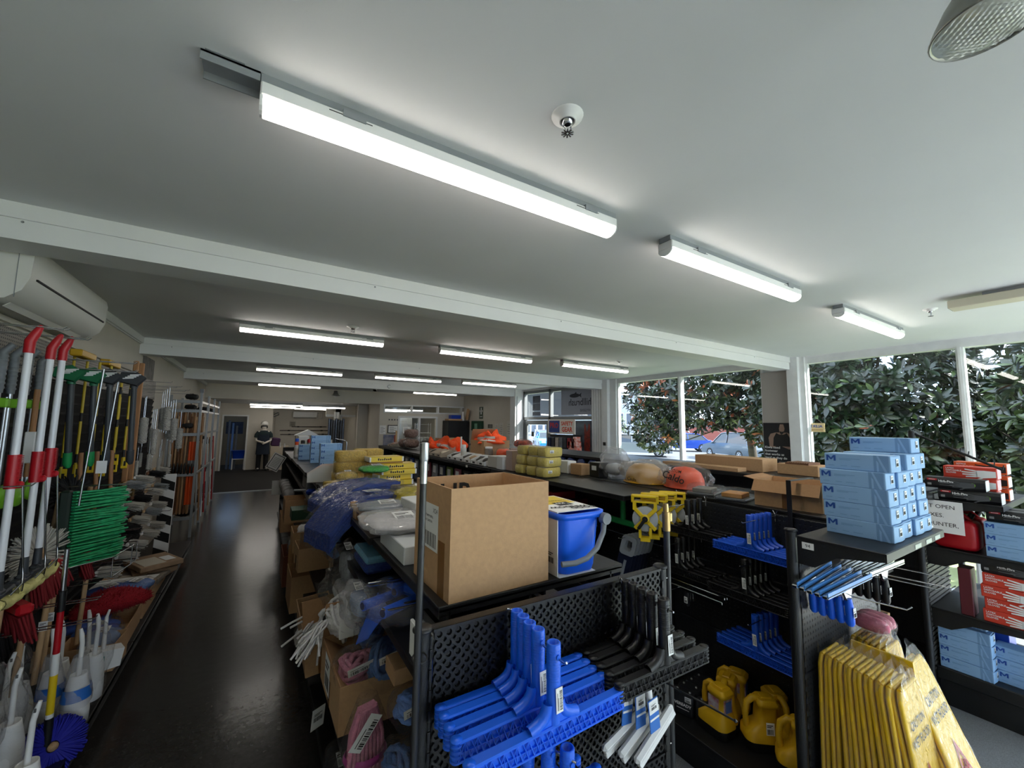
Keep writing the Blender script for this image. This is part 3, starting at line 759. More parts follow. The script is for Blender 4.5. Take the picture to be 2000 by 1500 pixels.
# ================================================================ CENTRE GONDOLA
PERFM = mat('punched_steel', '101114', .3, spec=.45, var=.3, vs=500, bump=.25, bs=700)
HOLE = mat('hole_shadow', '060607', .5)
g = T('gondola_shelving', 'long black double-sided gondola with punched end panel and crowded shelves beside the aisle', 'shelving', (0, 0, 0))
b = perf(.87, .613, .0256, .0082, .0065); b.box((0, .007, 0), (.87, .009, .613), mi=0)
b.M = I4; b.box((-.004, -.002, .613), (.874, .028, .6165)); b.box((-.004, -.003, .609), (.874, .0005, .6165))
b.build('end_panel', [PERFM, HOLE], g, (.411, 1.018, .713))
b = perf(.87, .55, .0256, .0082, .0065); b.box((0, .007, 0), (.87, .009, .55), mi=0); b.box((-.004, -.003, .546), (.874, .003, .552))
b.build('end_panel', [PERFM, HOLE], g, (.411, 1.018, .155))
for x in (.385, 1.305):
    b = MB(); b.tube([(x, 1.035, .0), (x, 1.035, 1.325)], .021, 14)
    s_ = 1 if x < .8 else -1
    b.box((x+s_*.02-.004, 1.026, .02), (x+s_*.02+.004, 1.05, 1.31)); p = b.build('post', BLK, g)
    b = MB()
    for k in range(26): b.box((x+s_*.012, 1.0125, .06+k*.048), (x+s_*.019, 1.016, .085+k*.048))
    b.build('slots', HOLE, p)['kind'] = 'stuff'
    b = MB(); b.lathe([(0, 1.337), (.02, 1.336), (.026, 1.331), (.026, 1.326), (.018, 1.322), (0, 1.322)], 18, M=TR(x, 1.035, 0)); b.build('cap', BLKP, p)
PEGC = pegmat('pegboard_yz', '1b1d20', .025, .004, 'yz')
for k in range(8):
    y0 = 1.06+k*.975; xs = .49-.01*k
    b = MB(); b.box((.835, y0, .12), (.855, y0+.965, 1.27)); b.build('back_panel', PEGC, g)
    for z, x0, x1 in ((1.3, max(xs, .42), 1.27), (1.085, .46, 1.22), (.655, .42, 1.26), (.4, .4, 1.28), (.17, .375, 1.31)):
        if z > 1.2 and k == 0: shelf(x0, x1, 1.19, y0+.97, z, 'shelf', g)
        else: shelf(x0, x1, y0+.005, y0+.97, z, 'shelf', g)
    if k:
        b = MB(); b.box((.825, y0-.02, 0), (.865, y0+.01, 1.33)); b.build('upright', BLK, g)
b = MB(); b.box((.4, 1.06, 0), (1.29, 8.84, .13)); b.build('kick_plate', BLK, g)
b = MB(); b.box((.4, 8.84, .15), (1.29, 8.85, 1.36)); b.build('end_panel', pegmat('pegboard_xz', '1b1d20', .03, .006, 'xz'), g)
for y in (1.19,):
    for x in (.52, .82, .88, 1.2):
        b = MB(); b.box((x, 1.19, 1.2), (x+.012, 1.45, 1.285), .003); b.build('bracket', BLK, g)

# squeegees on the end panel ------------------------------------------------
def squeegee(nm, lb, M, m, L=.44, group=None, H=.165, truss=14, sticker=True, par=None):
    """floor squeegee hanging by its socket: origin at socket base centre; bar along local x below; y back; z up"""
    t = T(nm, lb, 'squeegee', M=M, group=group)
    b = MB(); b.lathe([(.0155, -.01), (.0165, .02), (.017, H-.002), (.016, H), (.0125, H), (.0125, H-.09), (0, H-.09)], 16)
    for k in range(12): b.lathe([(.0172, H-.012-k*.006), (.0178, H-.0135-k*.006), (.0172, H-.015-k*.006)], 16)
    b.tube([(0, -.017, H-.027), (0, -.02, H-.027)], .006, 8)
    b.build('socket', m, t)
    b = MB(); hh = .038
    # ribbed truss bar: rails, recessed web, diagonal ribs, curved flare up to the socket
    b.box((-L/2, -.014, -.018), (L/2, .014, -.010), .003); b.box((-L/2, -.014, -.055), (L/2, .014, -.050), .002); b.box((-L/2, -.0125, -.0355), (L/2, .0125, -.034)); b.box((-L/2, -.007, -.052), (L/2, .007, -.012))
    st = L/truss
    for k in range(truss):
        x = -L/2+k*st
        for s in (-1, 1):
            y = s*.0115; r_ = .0019
            b.tube([(x, y, -.050), (x+st/2, y, -.016)], r_, 4, caps=False); b.tube([(x+st/2, y, -.016), (x+st, y, -.050)], r_, 4, caps=False); b.tube([(x+st/2, y, -.016), (x+st/2, y, -.050)], r_*.8, 4, caps=False); b.tube([(x, y, -.016), (x+st/2, y, -.05)], r_*.8, 4, caps=False)
    cv = [(.0165, .035), (.02, .018), (.03, .005), (.046, -.004), (.07, -.010)]
    b.prism([(-x, z) for x, z in cv[::-1]]+cv+[(.06, -.014), (-.06, -.014)], .018, M=fr((0, .009, 0), (1, 0, 0), (0, 0, 1)))
    for s in (-1, 1):
        b.tube([(s*x, 0, z) for x, z in cv], .0135, 8, caps=False)
        for z in (-.012, -.022, -.032, -.042, -.052): b.lathe([(0, .003), (.0138, .002), (.0138, -.002), (0, -.003)], 12, M=TR(s*L/2, 0, z))
        b.tube([(s*L/2, 0, -.012), (s*L/2, 0, -.054)], .011, 10)
    b.build('blade_bar', m, t)
    if sticker: barcode(.055, .02, t, fr((.003, -.0185, .045), (0, 0, 1), (-1, 0, 0)) @ RZ(.05))
    return t
ys = [.985, .95, .915, .872, .805]
sq = squeegee('squeegee', 'x', TR(.637, ys[0], 1.173), BLUE, group='blue floor squeegees on the end panel')
nm5 = ['innermost blue floor squeegee against the punched end panel', 'blue floor squeegee second from the end panel on its hook', 'middle blue floor squeegee of the five on the end panel hook',
       'blue floor squeegee second from the outer end of its hook', 'outermost blue floor squeegee at the tip of the hook, nearest the camera']
for i, y in enumerate(ys):
    if i == 0: sq['label'] = nm5[0]
    else: dup(sq, nm5[i], M=TR(.637-.003*i, y, 1.172+.002*(i % 2)) @ RZ(.012*(i-2)))
b = MB(); b.tube([(.632, 1.02, 1.311), (.628, .77, 1.305), (.628, .76, 1.31)], .0028, 6); b.tube([(.64, 1.014, 1.29), (.64, 1.014, 1.33), (.62, 1.012, 1.335)], .003, 6)
tag(b.build('peg_hook', CHR), 'chrome peg hook through the sockets of the blue floor squeegees', 'hook')
bs = squeegee('squeegee', 'x', TR(1.07, .985, 1.173), mat('black_nylon', '141416', .4), group='black floor squeegees on the end panel', L=.36, truss=12)
nmk = ['innermost black floor squeegee against the punched end panel', 'black floor squeegee second from the end panel', 'middle black floor squeegee of its hook', 'black floor squeegee second from the outer end', 'outermost black floor squeegee, above the white brushes']
for i, y in enumerate([.985, .945, .9, .855, .805]):
    if i == 0: bs['label'] = nmk[0]
    else: dup(bs, nmk[i], M=TR(1.07-.011*i, y, 1.176+.003*i) @ RZ(.01*(2-i)))
b = MB(); b.tube([(1.075, 1.02, 1.318), (1.03, .775, 1.325)], .0028, 6); b.tube([(1.075, 1.014, 1.29), (1.075, 1.014, 1.335), (1.06, 1.01, 1.34)], .003, 6)
tag(b.build('peg_hook', CHR), 'chrome peg hook through the sockets of the black floor squeegees', 'hook')
ls = None
for i, (x, y, z) in enumerate(((.555, .9, .975), (.59, .86, .965), (.622, .82, .955), (.65, .785, .945))):
    lb = ['innermost', 'second', 'third', 'outermost'][i]+' blue floor squeegee of the cluster hanging below the big five'
    if ls is None: ls = dup(sq, lb, M=TR(x, y, z), group='lower blue floor squeegees')
    else: dup(sq, lb, M=TR(x, y, z), group='lower blue floor squeegees')
b = MB(); b.tube([(.54, 1.02, 1.108), (.655, .76, 1.09)], .0028, 6); tag(b.build('peg_hook', CHR), 'chrome peg hook holding the lower cluster of blue squeegees', 'hook')
for i, x in enumerate((.72, .755)):
    b = MB(); b.tube([(x-.03, 1.02, 1.0), (x-.03, .83, 1.0), (x-.03, .82, 1.006)], .003, 6)
    tag(b.build('peg_hook', CHR), ['empty chrome peg hook beside the lower blue squeegees, inner one', 'empty chrome peg hook beside the lower blue squeegees, outer one'][i], 'hook')
# white bench brushes with blue paper tags
def bench_brush(lb, M, group):
    t = T('bench_brush', lb, 'brush', M=M, group=group)
    b = MB(); b.tube([(0, 0, 0), (.002, 0, -.05), (.006, 0, -.14), (.01, 0, -.19)], [.009, .011, .0085, .012], 10); b.build('handle', WHT, t)
    b = MB(); b.box((-.1, -.012, -.012), (.1, .012, .010), .009); b.box((-.095, -.008, -.03), (.095, .008, -.012), .002)
    b.M = I4; b.build('head', WHT, t, (.01, 0, -.205)).rotation_euler = (0, -.42, 0)
    b = MB(); b.box((-.018, -.013, -.19), (.026, -.0095, -.095), .001, M=I4); p = b.build('hang_tag', mat('tag_blue', '2f6fc4', .5), t)
    b = MB(); b.box((-.016, -.0138, -.135), (.024, -.013, -.097)); b.box((-.016, -.0138, -.155), (.024, -.013, -.149)); b.build('print', PAPER, p)
    barcode(.03, .02, t, fr((.004, -.0142, -.115), (1, 0, 0), (0, 0, 1)))
    return t
bb = bench_brush('leftmost and innermost white bench brush with blue tag under the black squeegees', TR(1.045, .965, 1.115) @ RY(.12), 'white bench brushes')
dup(bb, 'middle white bench brush with blue tag under the black squeegees', M=TR(1.05, .935, 1.115) @ RY(-.02))
dup(bb, 'front white bench brush with the longest head under the black squeegees', M=TR(1.055, .9, 1.115) @ RY(-.12))
b = MB(); b.tube([(1.03, 1.02, 1.107), (1.05, .87, 1.105), (1.12, .66, 1.075)], .0028, 6); b.lathe([(0, .006), (.006, 0), (0, -.006)], 8, M=TR(1.12, .66, 1.075)); tag(b.build('peg_hook', BLKP), 'long black peg hook with the white bench brushes, white ball at its tip', 'hook')

# extension poles tied to the panel posts
def pole(lb, x, y, ztop, tipm, brass):
    t = T('extension_pole', lb, 'pole', (x, y, 0))
    b = MB(); b.tube([(0, 0, 0), (0, 0, ztop-.09)], .0085 if not brass else .012, 12); b.build('tube', mat('pole_black', '2b2d30', .3), t)
    if not brass:
        b = MB(); b.tube([(0, 0, ztop-.1), (0, 0, ztop-.045)], .0095, 12); b.tube([(0, 0, ztop-.045), (0, 0, ztop-.04), (0, 0, ztop)], [.0095, .0115, .0115], 12); b.tube([(0, 0, ztop), (0, 0, ztop+.001)], .008, 12); b.build('socket_end', ALU, t)
    else:
        b = MB(); b.tube([(0, 0, ztop-.1), (0, 0, ztop-.03)], .015, 12); b.tube([(0, 0, ztop-.03), (0, 0, ztop-.015), (0, 0, ztop)], [.011, .011, .009], 10)
        b.box((.01, -.006, ztop-.07), (.03, .006, ztop-.035), .003); b.build('brass_fitting', mat('brass', 'b59a6a', .3, 1), t)
    for z in ((1.29, .98, .72) if brass else (1.28, .97)):
        b = MB(); b.tube([(.018*math.cos(a)+(-.012 if brass else .01), .018*math.sin(a)+.012, z+.004*math.sin(a)) for a in [k*PI/6 for k in range(12)]], .002, 5, closed=True)
        b.build('cable_tie', WHT if brass else BLKP, t)
    return t
pole('black pole with silver socket tip standing against the left post of the end panel', .357, .99, 1.80, ALU, False)
pole('black pole with brass fitting tied by white cable ties to the end panel post', 1.34, 1.03, 1.555, None, True)
# ---------------------------------------------------------------- on top of the centre gondola
ZT = 1.3
def big_fill(t):
    txt('PUR', .11, INK, t, fr((-.06, .147, .272), (1, 0, 0), (0, 0, 1)), bold=.02)
big = carton('big open cardboard carton with white barcode label at the near end of the gondola top', .385, .31, .345, TR(.712, 1.352, ZT) @ RZ(.02), tape=False, fill=big_fill)
b = MB(); b.box((-.1935, -.115, .0), (-.1927, -.065, .17)); b.build('tape', TAPE, big)
p = MB(); M_ = fr((-.1934, .02, .2), (0, -1, 0), (0, 0, 1)); p.box((-.085, -.075, 0), (.08, .075, .0006), M=M_); lab = p.build('label_sheet', PAPER, big)
txt('X24', .022, INK, lab, fr((-.1942, -.035, .255), (0, -1, 0), (0, 0, 1)))
txt('FLAT MOP REFILL', .0105, INK, lab, fr((-.1942, .022, .232), (0, -1, 0), (0, 0, 1)), bold=.02)
txt('24 / CARTON', .0105, INK, lab, fr((-.1942, .022, .216), (0, -1, 0), (0, 0, 1)), bold=.02)
p = MB()
for k in range(17): p.box((-.068+k*.008, -.066, .0006), (-.068+k*.008+(.0045 if k % 3 else .0025), -.02, .0009), M=M_)
p.build('bars', INK, lab)
# blue bucket in its sleeve
bk = T('bucket', 'blue rectangular bucket with grey handle in a yellow and white card sleeve', 'bucket', M=TR(1.052, 1.325, ZT+.004) @ RZ(-.03))
def rrect(w, d, r, n=5):
    P_ = []
    for cx, cy, a0 in ((w/2-r, d/2-r, 0), (-w/2+r, d/2-r, PI/2), (-w/2+r, -d/2+r, PI), (w/2-r, -d/2+r, 1.5*PI)):
        for k in range(n+1):
            a = a0+k*PI/2/n; P_.append((cx+r*math.cos(a), cy+r*math.sin(a)))
    return P_
def loftp(b, secs, mi=0, smooth=True, cap0=True, cap1=True, M=None):
    n = len(secs[0][0]); vs = []
    for p, z in secs: vs += [(x, y, z) for x, y in p]
    fs = [(k*n+i, k*n+(i+1) % n, (k+1)*n+(i+1) % n, (k+1)*n+i) for k in range(len(secs)-1) for i in range(n)]
    b.add(vs, fs, mi, smooth, M)
    if cap0: b.add(vs[:n], [tuple(range(n-1, -1, -1))], mi, False, M)
    if cap1: b.add(vs[-n:], [tuple(range(n))], mi, False, M)
    return b
b = MB(); loftp(b, [(rrect(.15, .26, .03), 0), (rrect(.16, .27, .03), .02), (rrect(.185, .3, .035), .195), (rrect(.185, .3, .035), .2), (rrect(.215, .33, .04), .2), (rrect(.22, .335, .04), .222), (rrect(.2, .315, .035), .222), (rrect(.175, .29, .03), .19), (rrect(.14, .25, .025), .01)], cap1=True)
b.build('body', BLUE, bk)
b = MB(); b.add([], [])
b.box((-.1015, -.13, -.002), (-.0985, .16, .226)); b.box((-.1015, -.13, .224), (.095, .165, .2265)); b.box((-.1, -.14, -.003), (.07, .14, -.001))
sl = b.build('sleeve', PAPER, bk)
b = MB(); b.box((-.06, .0, .2265), (.085, .15, .2272)); b.box((-.1022, -.05, .03), (-.1015, .14, .2)); b.build('yellow_print', YEL, sl)
b = MB(); b.box((-.02, -.035, .2272), (.05, .02, .2278)); b.build('black_print', INK, sl)
Mt = lambda x, y: fr((x, y, .2282), (-1, .12, 0), (-.12, -1, 0))
txt('GOOD', .036, INK, sl, Mt(.045, -.1), bold=.03); txt('WINDOW', .036, INK, sl, Mt(.0, -.067), bold=.03); txt('1', .03, PAPER, sl, Mt(.035, -.02)); txt('KIT', .03, PAPER, sl, Mt(.005, .0), bold=.03); txt('GLASS SURFACES', .014, INK, sl, Mt(.02, .055), bold=.02)
barcode(.05, .05, sl, fr((-.1026, -.09, .06), (0, -1, 0), (0, 0, 1)))
b = MB(); hp = [(.088, -.17, .19), (.07, -.185, .15), (.03, -.195, .1), (-.02, -.198, .072), (-.07, -.195, .062), (-.12, -.18, .06)]
b.tube(hp, [.012, .010, .010, .010, .010, .010], 8); b.tube([(.088, -.162, .195), (.088, -.188, .195)], .021, 14); b.build('handle', mat('handle_grey', '6d7176', .45), bk)

# gold scourer packs in film
GOLD = mat('gold_scourer', 'dcb856', .5, var=.25, vs=60, bump=.8, bs=120)
FILMY = film('yellow_tinted_film', 'f5e9b0', .12, .35)
def pack(lb, M, w=.27, d=.17, h=.095, grp='gold scourer packs on the centre gondola'):
    t = T('scourer_pack', lb, 'scourers', M=M, group=grp)
    b = MB(); loftp(b, [(rrect(w-.03, d-.03, .05), 0), (rrect(w, d, .06), .012), (rrect(w, d, .06), h-.012), (rrect(w-.03, d-.03, .05), h)]); b.build('scourers', GOLD, t)
    b = MB(); b.grid(lambda u, v: (lambda q: (q[0]*(1.03+.012*math.sin(u*60+v*7)), q[1]*(1.03+.012*math.cos(u*50)), -.004+v*(h+.01)))(rrect(w, d, .06)[int(round(u*24)) % 24]), 24, 4, cu=True); b.build('film', FILMY, t)
    return t
pk = pack('gold scourer pack at the bottom of the front stack', TR(.705, 3.93, ZT) @ RZ(-.1))
dup(pk, 'gold scourer pack in the middle of the front stack', M=TR(.72, 3.93, ZT+.097) @ RZ(.05))
dup(pk, 'gold scourer pack on top of the front stack', M=TR(.725, 3.95, ZT+.194) @ RZ(-.05))
dup(pk, 'gold scourer pack at the back beside the top of the front stack', M=TR(.93, 4.17, ZT+.194) @ RZ(.1))
dup(pk, 'gold scourer pack in the middle of the rear stack', M=TR(.93, 4.17, ZT+.097) @ RZ(.03))
dup(pk, 'gold scourer pack at the bottom of the rear stack', M=TR(.93, 4.17, ZT) @ RZ(.03))
dup(pk, 'small gold scourer pack tucked low on the aisle side of the front stack', M=TR(.56, 3.7, ZT) @ RZ(.4) @ Matrix.Diagonal((.6, .7, .6, 1)))
# yellow cloth boxes
def ybox(lb, M, w=.3, d=.19, h=.045):
    t = T('wipes_box', lb, 'box', M=M, group='yellow wipes boxes')
    b = MB(); b.box((-w/2, -d/2, 0), (w/2, d/2, h), .002); b.build('body', YEL, t)
    for s in (-1, 1):
        b = MB(); b.box((s*(w/2-.012), -d/2-.001, .001), (s*(w/2+.004), d/2+.001, h-.001), .002); b.build('end_flap', PAPER, t)
    b = MB(); [b.box((-.08+.018*k, -d/2-.0008, h*.32), (-.068+.018*k, -d/2, h*(.62 if k % 3 else .74))) for k in range(7)]; b.build('print', INK, t)
    return t
yb = ybox('lowest yellow wipes box of the pile behind the big carton', TR(1.06, 3.72, ZT+.002) @ RZ(-.05))
for i, (x, y, z, a, l) in enumerate(((1.05, 3.73, .049, .03, 'second'), (1.08, 3.70, .096, -.03, 'third'), (1.08, 3.72, .143, -.06, 'fourth'), (.985, 3.8, .2, .04, 'topmost'))):
    dup(yb, l+' yellow wipes box of the pile behind the big carton', M=TR(x, y, ZT+z) @ RZ(a))
rbox('flat brown card sheet inside the yellow box pile', .3, .2, .008, TR(.99, 3.82, ZT+.189), CARD, 'card_sheet', 'cardboard')
# glove boxes (shared everywhere)
GB = mat('glove_box_blue', '8db4dc', .55, var=.02, vs=10); GB2 = mat('glove_box_panel', '7299c6', .55); NAVY = mat('navy_ink', '1c4c9c', .5)
def glove(lb, M, group, L=.24, d=.125, h=.072):
    """local x along the long side, long face towards -y; label end at +x"""
    t = T('glove_box', lb, 'box', M=M, group=group)
    b = MB(); b.box((0, 0, 0), (L, d, h), .0025)
    b.grid(lambda u, v: (L+.006*math.sin(PI*u), .004+(d-.008)*u, .004+(h-.008)*v), 8, 1); b.build('body', GB, t)
    b = MB(); b.add([(L*.76, -.0006, .001), (L*.97, -.0006, .001), (L*.97, -.0006, h-.001), (L*.76, -.0006, h-.001)], [(0, 1, 2, 3)])
    p = b.build('side_print', GB2, t)
    b = MB(); b.add([(L*.8, -.001, h), (L*.83, -.001, h), (L*.95, -.001, 0), (L*.91, -.001, 0)], [(0, 1, 2, 3)]); b.add([(L*.8, -.001, 0), (L*.83, -.001, 0), (L*.83, -.001, h*.55), (L*.8, -.001, h*.7)], [(0, 1, 2, 3)]); b.build('chevron', GB, p)
    b = MB()
    for x0, x1, z in ((.24, .56, .67), (.24, .42, .6), (.06, .16, .22), (.26, .36, .22), (.42, .56, .22)): b.box((L*x0, -.0008, h*z), (L*x1, 0, h*z+.0025))
    b.box((L*.19, -.0008, h*.55), (L*.193, 0, h*.9)); b.build('small_print', GB2, t)
    b = MB(); mw, mh = .036, .026
    b.add([((x-.5)*mw, (y-.5)*mh, .0003) for x, y in ((0, 0), (0, 1), (.23, 1), (.5, .52), (.77, 1), (1, 1), (1, 0), (.79, 0), (.79, .62), (.57, .22), (.43, .22), (.21, .62), (.21, 0))],
          [(0, 1, 2, 11, 12), (2, 3, 10, 11), (3, 9, 10), (3, 4, 8, 9), (4, 5, 6, 7, 8)], 0, False, fr((L*.11, -.001, h*.7), (1, 0, 0), (0, 0, 1))); b.build('letter_mark', NAVY, t)
    barcode(.03, .034, t, fr((L+.0065, d*.45, h*.58), (0, 1, 0), (0, 0, 1)))
    return t
gg = 'blue glove boxes on the centre gondola'
gm = glove('front blue glove box in the lower row beside the gold scourers', TR(.63, 5.3, ZT) @ RZ(-.02), gg)
G0 = gm
dup(gm, 'second blue glove box up in the front stack beside the gold scourers', M=TR(.63, 5.3, ZT+.073) @ RZ(.01))
dup(gm, 'third blue glove box up in the front stack beside the gold scourers', M=TR(.632, 5.3, ZT+.146))
dup(gm, 'topmost blue glove box of the front stack beside the gold scourers', M=TR(.63, 5.31, ZT+.219) @ RZ(.02))
for i in range(5): dup(gm, ['lowest', 'second lowest', 'middle', 'second highest', 'highest'][i]+' blue glove box of the taller stack behind the front stack', M=TR(.6, 6.05, ZT+.073*i) @ RZ(.02*(i % 3-1)))
for i in range(3): dup(gm, ['lowest', 'middle', 'highest'][i]+' blue glove box of the short stack toward the bottles', M=TR(.5, 6.6, ZT+.073*i) @ RZ(.05*(i % 2)))
# white bin box with orange bottles
def bin_fill(t):
    b = MB(); b.blob((0, 0, .09), (.07, .06, .03), 12, 8, .1, 20, 3); b.build('contents', ORG, t)
t = T('display_bin', 'white card display bin with orange packets beside the gold scourers', 'box', M=TR(.52, 4.2, ZT) @ RZ(-.1))
b = MB()
for s in (-1, 1): b.prism([(-.12, 0), (.12, 0), (.12, .15), (.0, .15), (-.12, .07)], .004, M=fr((0, s*.075, 0), (1, 0, 0), (0, 0, 1)))
b.box((.116, -.075, 0), (.12, .075, .15)); b.box((-.12, -.075, 0), (-.116, .075, .07)); b.box((-.12, -.075, 0), (.12, .075, .004)); b.build('body', PAPER, t); bin_fill(t)
rbox('long grey carton on the shelf under the white display bin', .2, .5, .13, TR(.58, 5.3, 1.087), mat('grey_box', '8c8e90', .7), 'carton')
# bottles and cans further back
def bottle(lb, x, y, z, body, cap, h=.24, r=.033, grp='bottles and cans along the gondola top', spray=False):
    t = T('spray_can' if not spray else 'bottle', lb, 'can' if not spray else 'bottle', (x, y, z), group=grp)
    b = MB(); b.lathe([(0, 0), (r*.95, 0), (r, .006), (r, h*.72), (r*.9, h*.78), (r*.45, h*.83), (r*.4, h*.85)], 14); b.build('body', body, t)
    b = MB(); b.lathe([(r*.8, h*.8), (r*.82, h*.97), (r*.7, h), (0, h)], 12); b.build('cap', cap, t)
    b = MB(); b.lathe([(r*1.01, h*.2), (r*1.01, h*.6)], 14); b.build('label', mat('can_label', 'd9d4c8', .5), t)
    return t
bc = [(WHT, ORG), (WHT, BLKP), (GRY, RED), (WHT, WHT), (GRY, BLKP), (WHT, BLUE), (WHT, GRN), (YEL, BLKP), (WHT, RED), (GRY, ORG)]
bl = ['white can with orange cap', 'white can with black cap', 'grey can with red cap', 'plain white bottle', 'grey can with black cap', 'white can with blue cap', 'white can with green cap', 'yellow can with black cap', 'white can with red cap', 'grey can with orange cap']
for i in range(10):
    bottle(bl[i]+' on the gondola top near the back aisle', .5+.085*(i % 5)+.02*(i//5), 7.05+.23*(i//5)+.05*(i % 2), ZT, bc[i][0], bc[i][1], .24+.02*(i % 3))
rbox('tall white carton standing behind the spray cans', .16, .3, .3, TR(.66, 8.0, ZT), PAPER, 'carton')
rbox('white printed carton farther along the gondola top', .22, .28, .25, TR(.95, 7.6, ZT), mat('offwhite_box', 'd6d2ca', .7), 'carton')
t = T('paper_pile', 'peaked white sheet over a carton at the far end of the gondola', 'box', M=TR(.75, 8.45, ZT))
b = MB(); b.box((-.18, -.12, 0), (.18, .12, .3)); b.build('body', CARD_G, t); b = MB(); b.prism([(-.2, .3), (.2, .3), (.02, .4)], .26, M=fr((0, .13, 0), (1, 0, 0), (0, 0, 1))); b.build('sheet', PAPER, t)
# bent chrome rod standing behind the glove boxes
b = MB(); b.tube([(1.02, 5.9, ZT), (1.02, 5.9, 1.58), (1.0, 5.9, 1.6), (.87, 5.86, 1.63)], .006, 8); tag(b.build('chrome_rod', CHR), 'bent chrome rod rising behind the glove boxes', 'rod')
# bags over the aisle edge
NAV = mat('blue_cloth', '1f3f92', .9, var=.25, vs=70, bump=.6, bs=90); LBL = mat('light_blue_cloth', '5a7fc0', .9, var=.2, vs=60, bump=.5, bs=90)
WHC = mat('white_cotton', 'd9d6d6', .95, var=.1, vs=80, bump=.5, bs=70); GYC = mat('grey_cloth', '9aa0a8', .95, var=.15, vs=60, bump=.4, bs=70); YLC = mat('yellow_cloth', 'd9cf5a', .95, var=.2, vs=50, bump=.5, bs=80); GRC = mat('green_mesh', '4cb84a', .8, var=.3, vs=60, bump=.6, bs=80)
def pads(lb, M, w, d, n, m, seed, grp=None, bend=.05, th=.024):
    """stack of limp cloth pads in film, bending down at -x"""
    t = T('cloth_pack', lb, 'cloths', M=M, group=grp)
    f = lambda u, v, z, g_=1: ((u-.5)*w*g_, (v-.5)*d*g_+.006*noise.noise(Vector((u*6, v*5, seed))), z-bend*max(0, (.55-u)/.55)**2*2+.012*noise.noise(Vector((u*9, v*9, seed+z*40))))
    for k in range(n):
        b = MB(); z = k*th
        b.grid(lambda u, v: f(u, v, z+th*.84), 12, 6); b.grid(lambda u, v: f(u, 1-v, z), 12, 6)
        b.grid(lambda u, v: f(u, 0, z+th*.84*v), 12, 1); b.grid(lambda u, v: f(1-u, 1, z+th*.84*v), 12, 1); b.grid(lambda u, v: f(0, 1-u, z+th*.84*v), 6, 1); b.grid(lambda u, v: f(1, u, z+th*.84*v), 6, 1)
        b.build('cloth', m, t)
    b = MB(); zt = n*th+.006
    b.grid(lambda u, v: f(u, v, zt+.008*noise.noise(Vector((u*9, v*9, seed))), 1.08), 22, 12); b.grid(lambda u, v: f(u, 0, -.004+(zt+.004)*v, 1.08), 18, 2); b.grid(lambda u, v: f(0, u, -.004+(zt+.004)*v, 1.08), 8, 2); b.grid(lambda u, v: f(1, u, -.004+(zt+.004)*v, 1.08), 8, 2)
    b.build('film', FILM, t)
    barcode(.1, .07, t, TR(w*.2, -d*.1, zt+.012)) if seed == 5 else None
    return t
pads('upper pack of navy cloths in clear film drooping over the aisle edge', TR(.6, 3.05, ZT+.06) @ RZ(.25), .5, .36, 3, NAV, 2, bend=.06)
pads('lower pack of navy cloths in clear film drooping over the aisle edge', TR(.54, 2.72, ZT+.003) @ RZ(.3), .46, .34, 4, NAV, 5, bend=.09)
bag('green mesh scrubber pack in clear film in front of the yellow boxes', (.82, 3.45, ZT+.17), (.14, .1, .035), GRC, 4, 'scrubber_pack', 'scrubbers')
bag('gold and lime scrubbers in a clear bag beside the green mesh pack', (.6, 3.42, ZT+.13), (.09, .08, .04), GOLD, 9, 'scrubber_pack', 'scrubbers')
bag('crumpled clear bag of yellow mop cloths behind the white box', (.93, 2.62, ZT+.07), (.2, .22, .07), YLC, 12, 'mop_bag', 'bag', fm=FILMY, amp=.16)
t = T('striped_cloth_pack', 'pack of striped cloths, yellow, green, red and blue, next to the big carton', 'cloths', M=TR(.98, 2.42, ZT+.04) @ RZ(.1))
for k in range(2):
    b = MB(); b.box((-.13, -.11, k*.045), (.13, .11, k*.045+.04), .015); p = b.build('cloth', mat('cream_cloth', 'd8c890', .9, bump=.4, bs=80), t)
    for i, mm in enumerate((YEL, GRN, RED, BLUED)):
        b = MB(); b.box((-.07+i*.05, -.112, k*.045-.001), (-.03+i*.05, .112, k*.045+.041), .014); b.build('stripe', mm, p)
carton('open cardboard tray with film packs at the aisle edge of the gondola top', .24, .3, .08, TR(.62, 2.45, ZT) @ RZ(.1), m=CARD)
bag('folded clear pack with barcode sheet lying on the cardboard tray', (.6, 2.28, ZT+.1), (.16, .13, .022), GYC, 22, 'cloth_pack', 'cloths', e=.6)
t = rbox('white pack with blue letters standing at the front of the tray', .13, .02, .1, TR(.585, 2.12, ZT) @ RZ(.15), PAPER, 'printed_pack', 'packet')
txt('Leuk', .04, BLUED, t, fr((0, -.0112, .07), (1, 0, 0), (0, 0, 1)), bold=.02); txt('200', .04, BLUED, t, fr((0, -.0112, .028), (1, 0, 0), (0, 0, 1)), bold=.02)
rbox('plain white box standing behind the clear sheet pack', .36, .22, .15, TR(.86, 2.12, ZT) @ RZ(.05), PAPER, 'carton')
bag('crumpled clear bag of grey cloths leaning on the white box', (.8, 1.92, ZT+.09), (.13, .1, .07), GYC, 31, amp=.15)
bag('flat clear sheet pack drooping over the shelf edge beside the big carton', (.58, 1.92, ZT+.1), (.17, .2, .022), WHC, 33, 'sheet_pack', 'cloths', e=.6, amp=.12, fm=FILMM)
rbox('white carton lying along the shelf edge beside the big carton', .1, .36, .07, TR(.555, 1.77, ZT), mat('pale_box', 'cfd2d4', .6), 'carton')
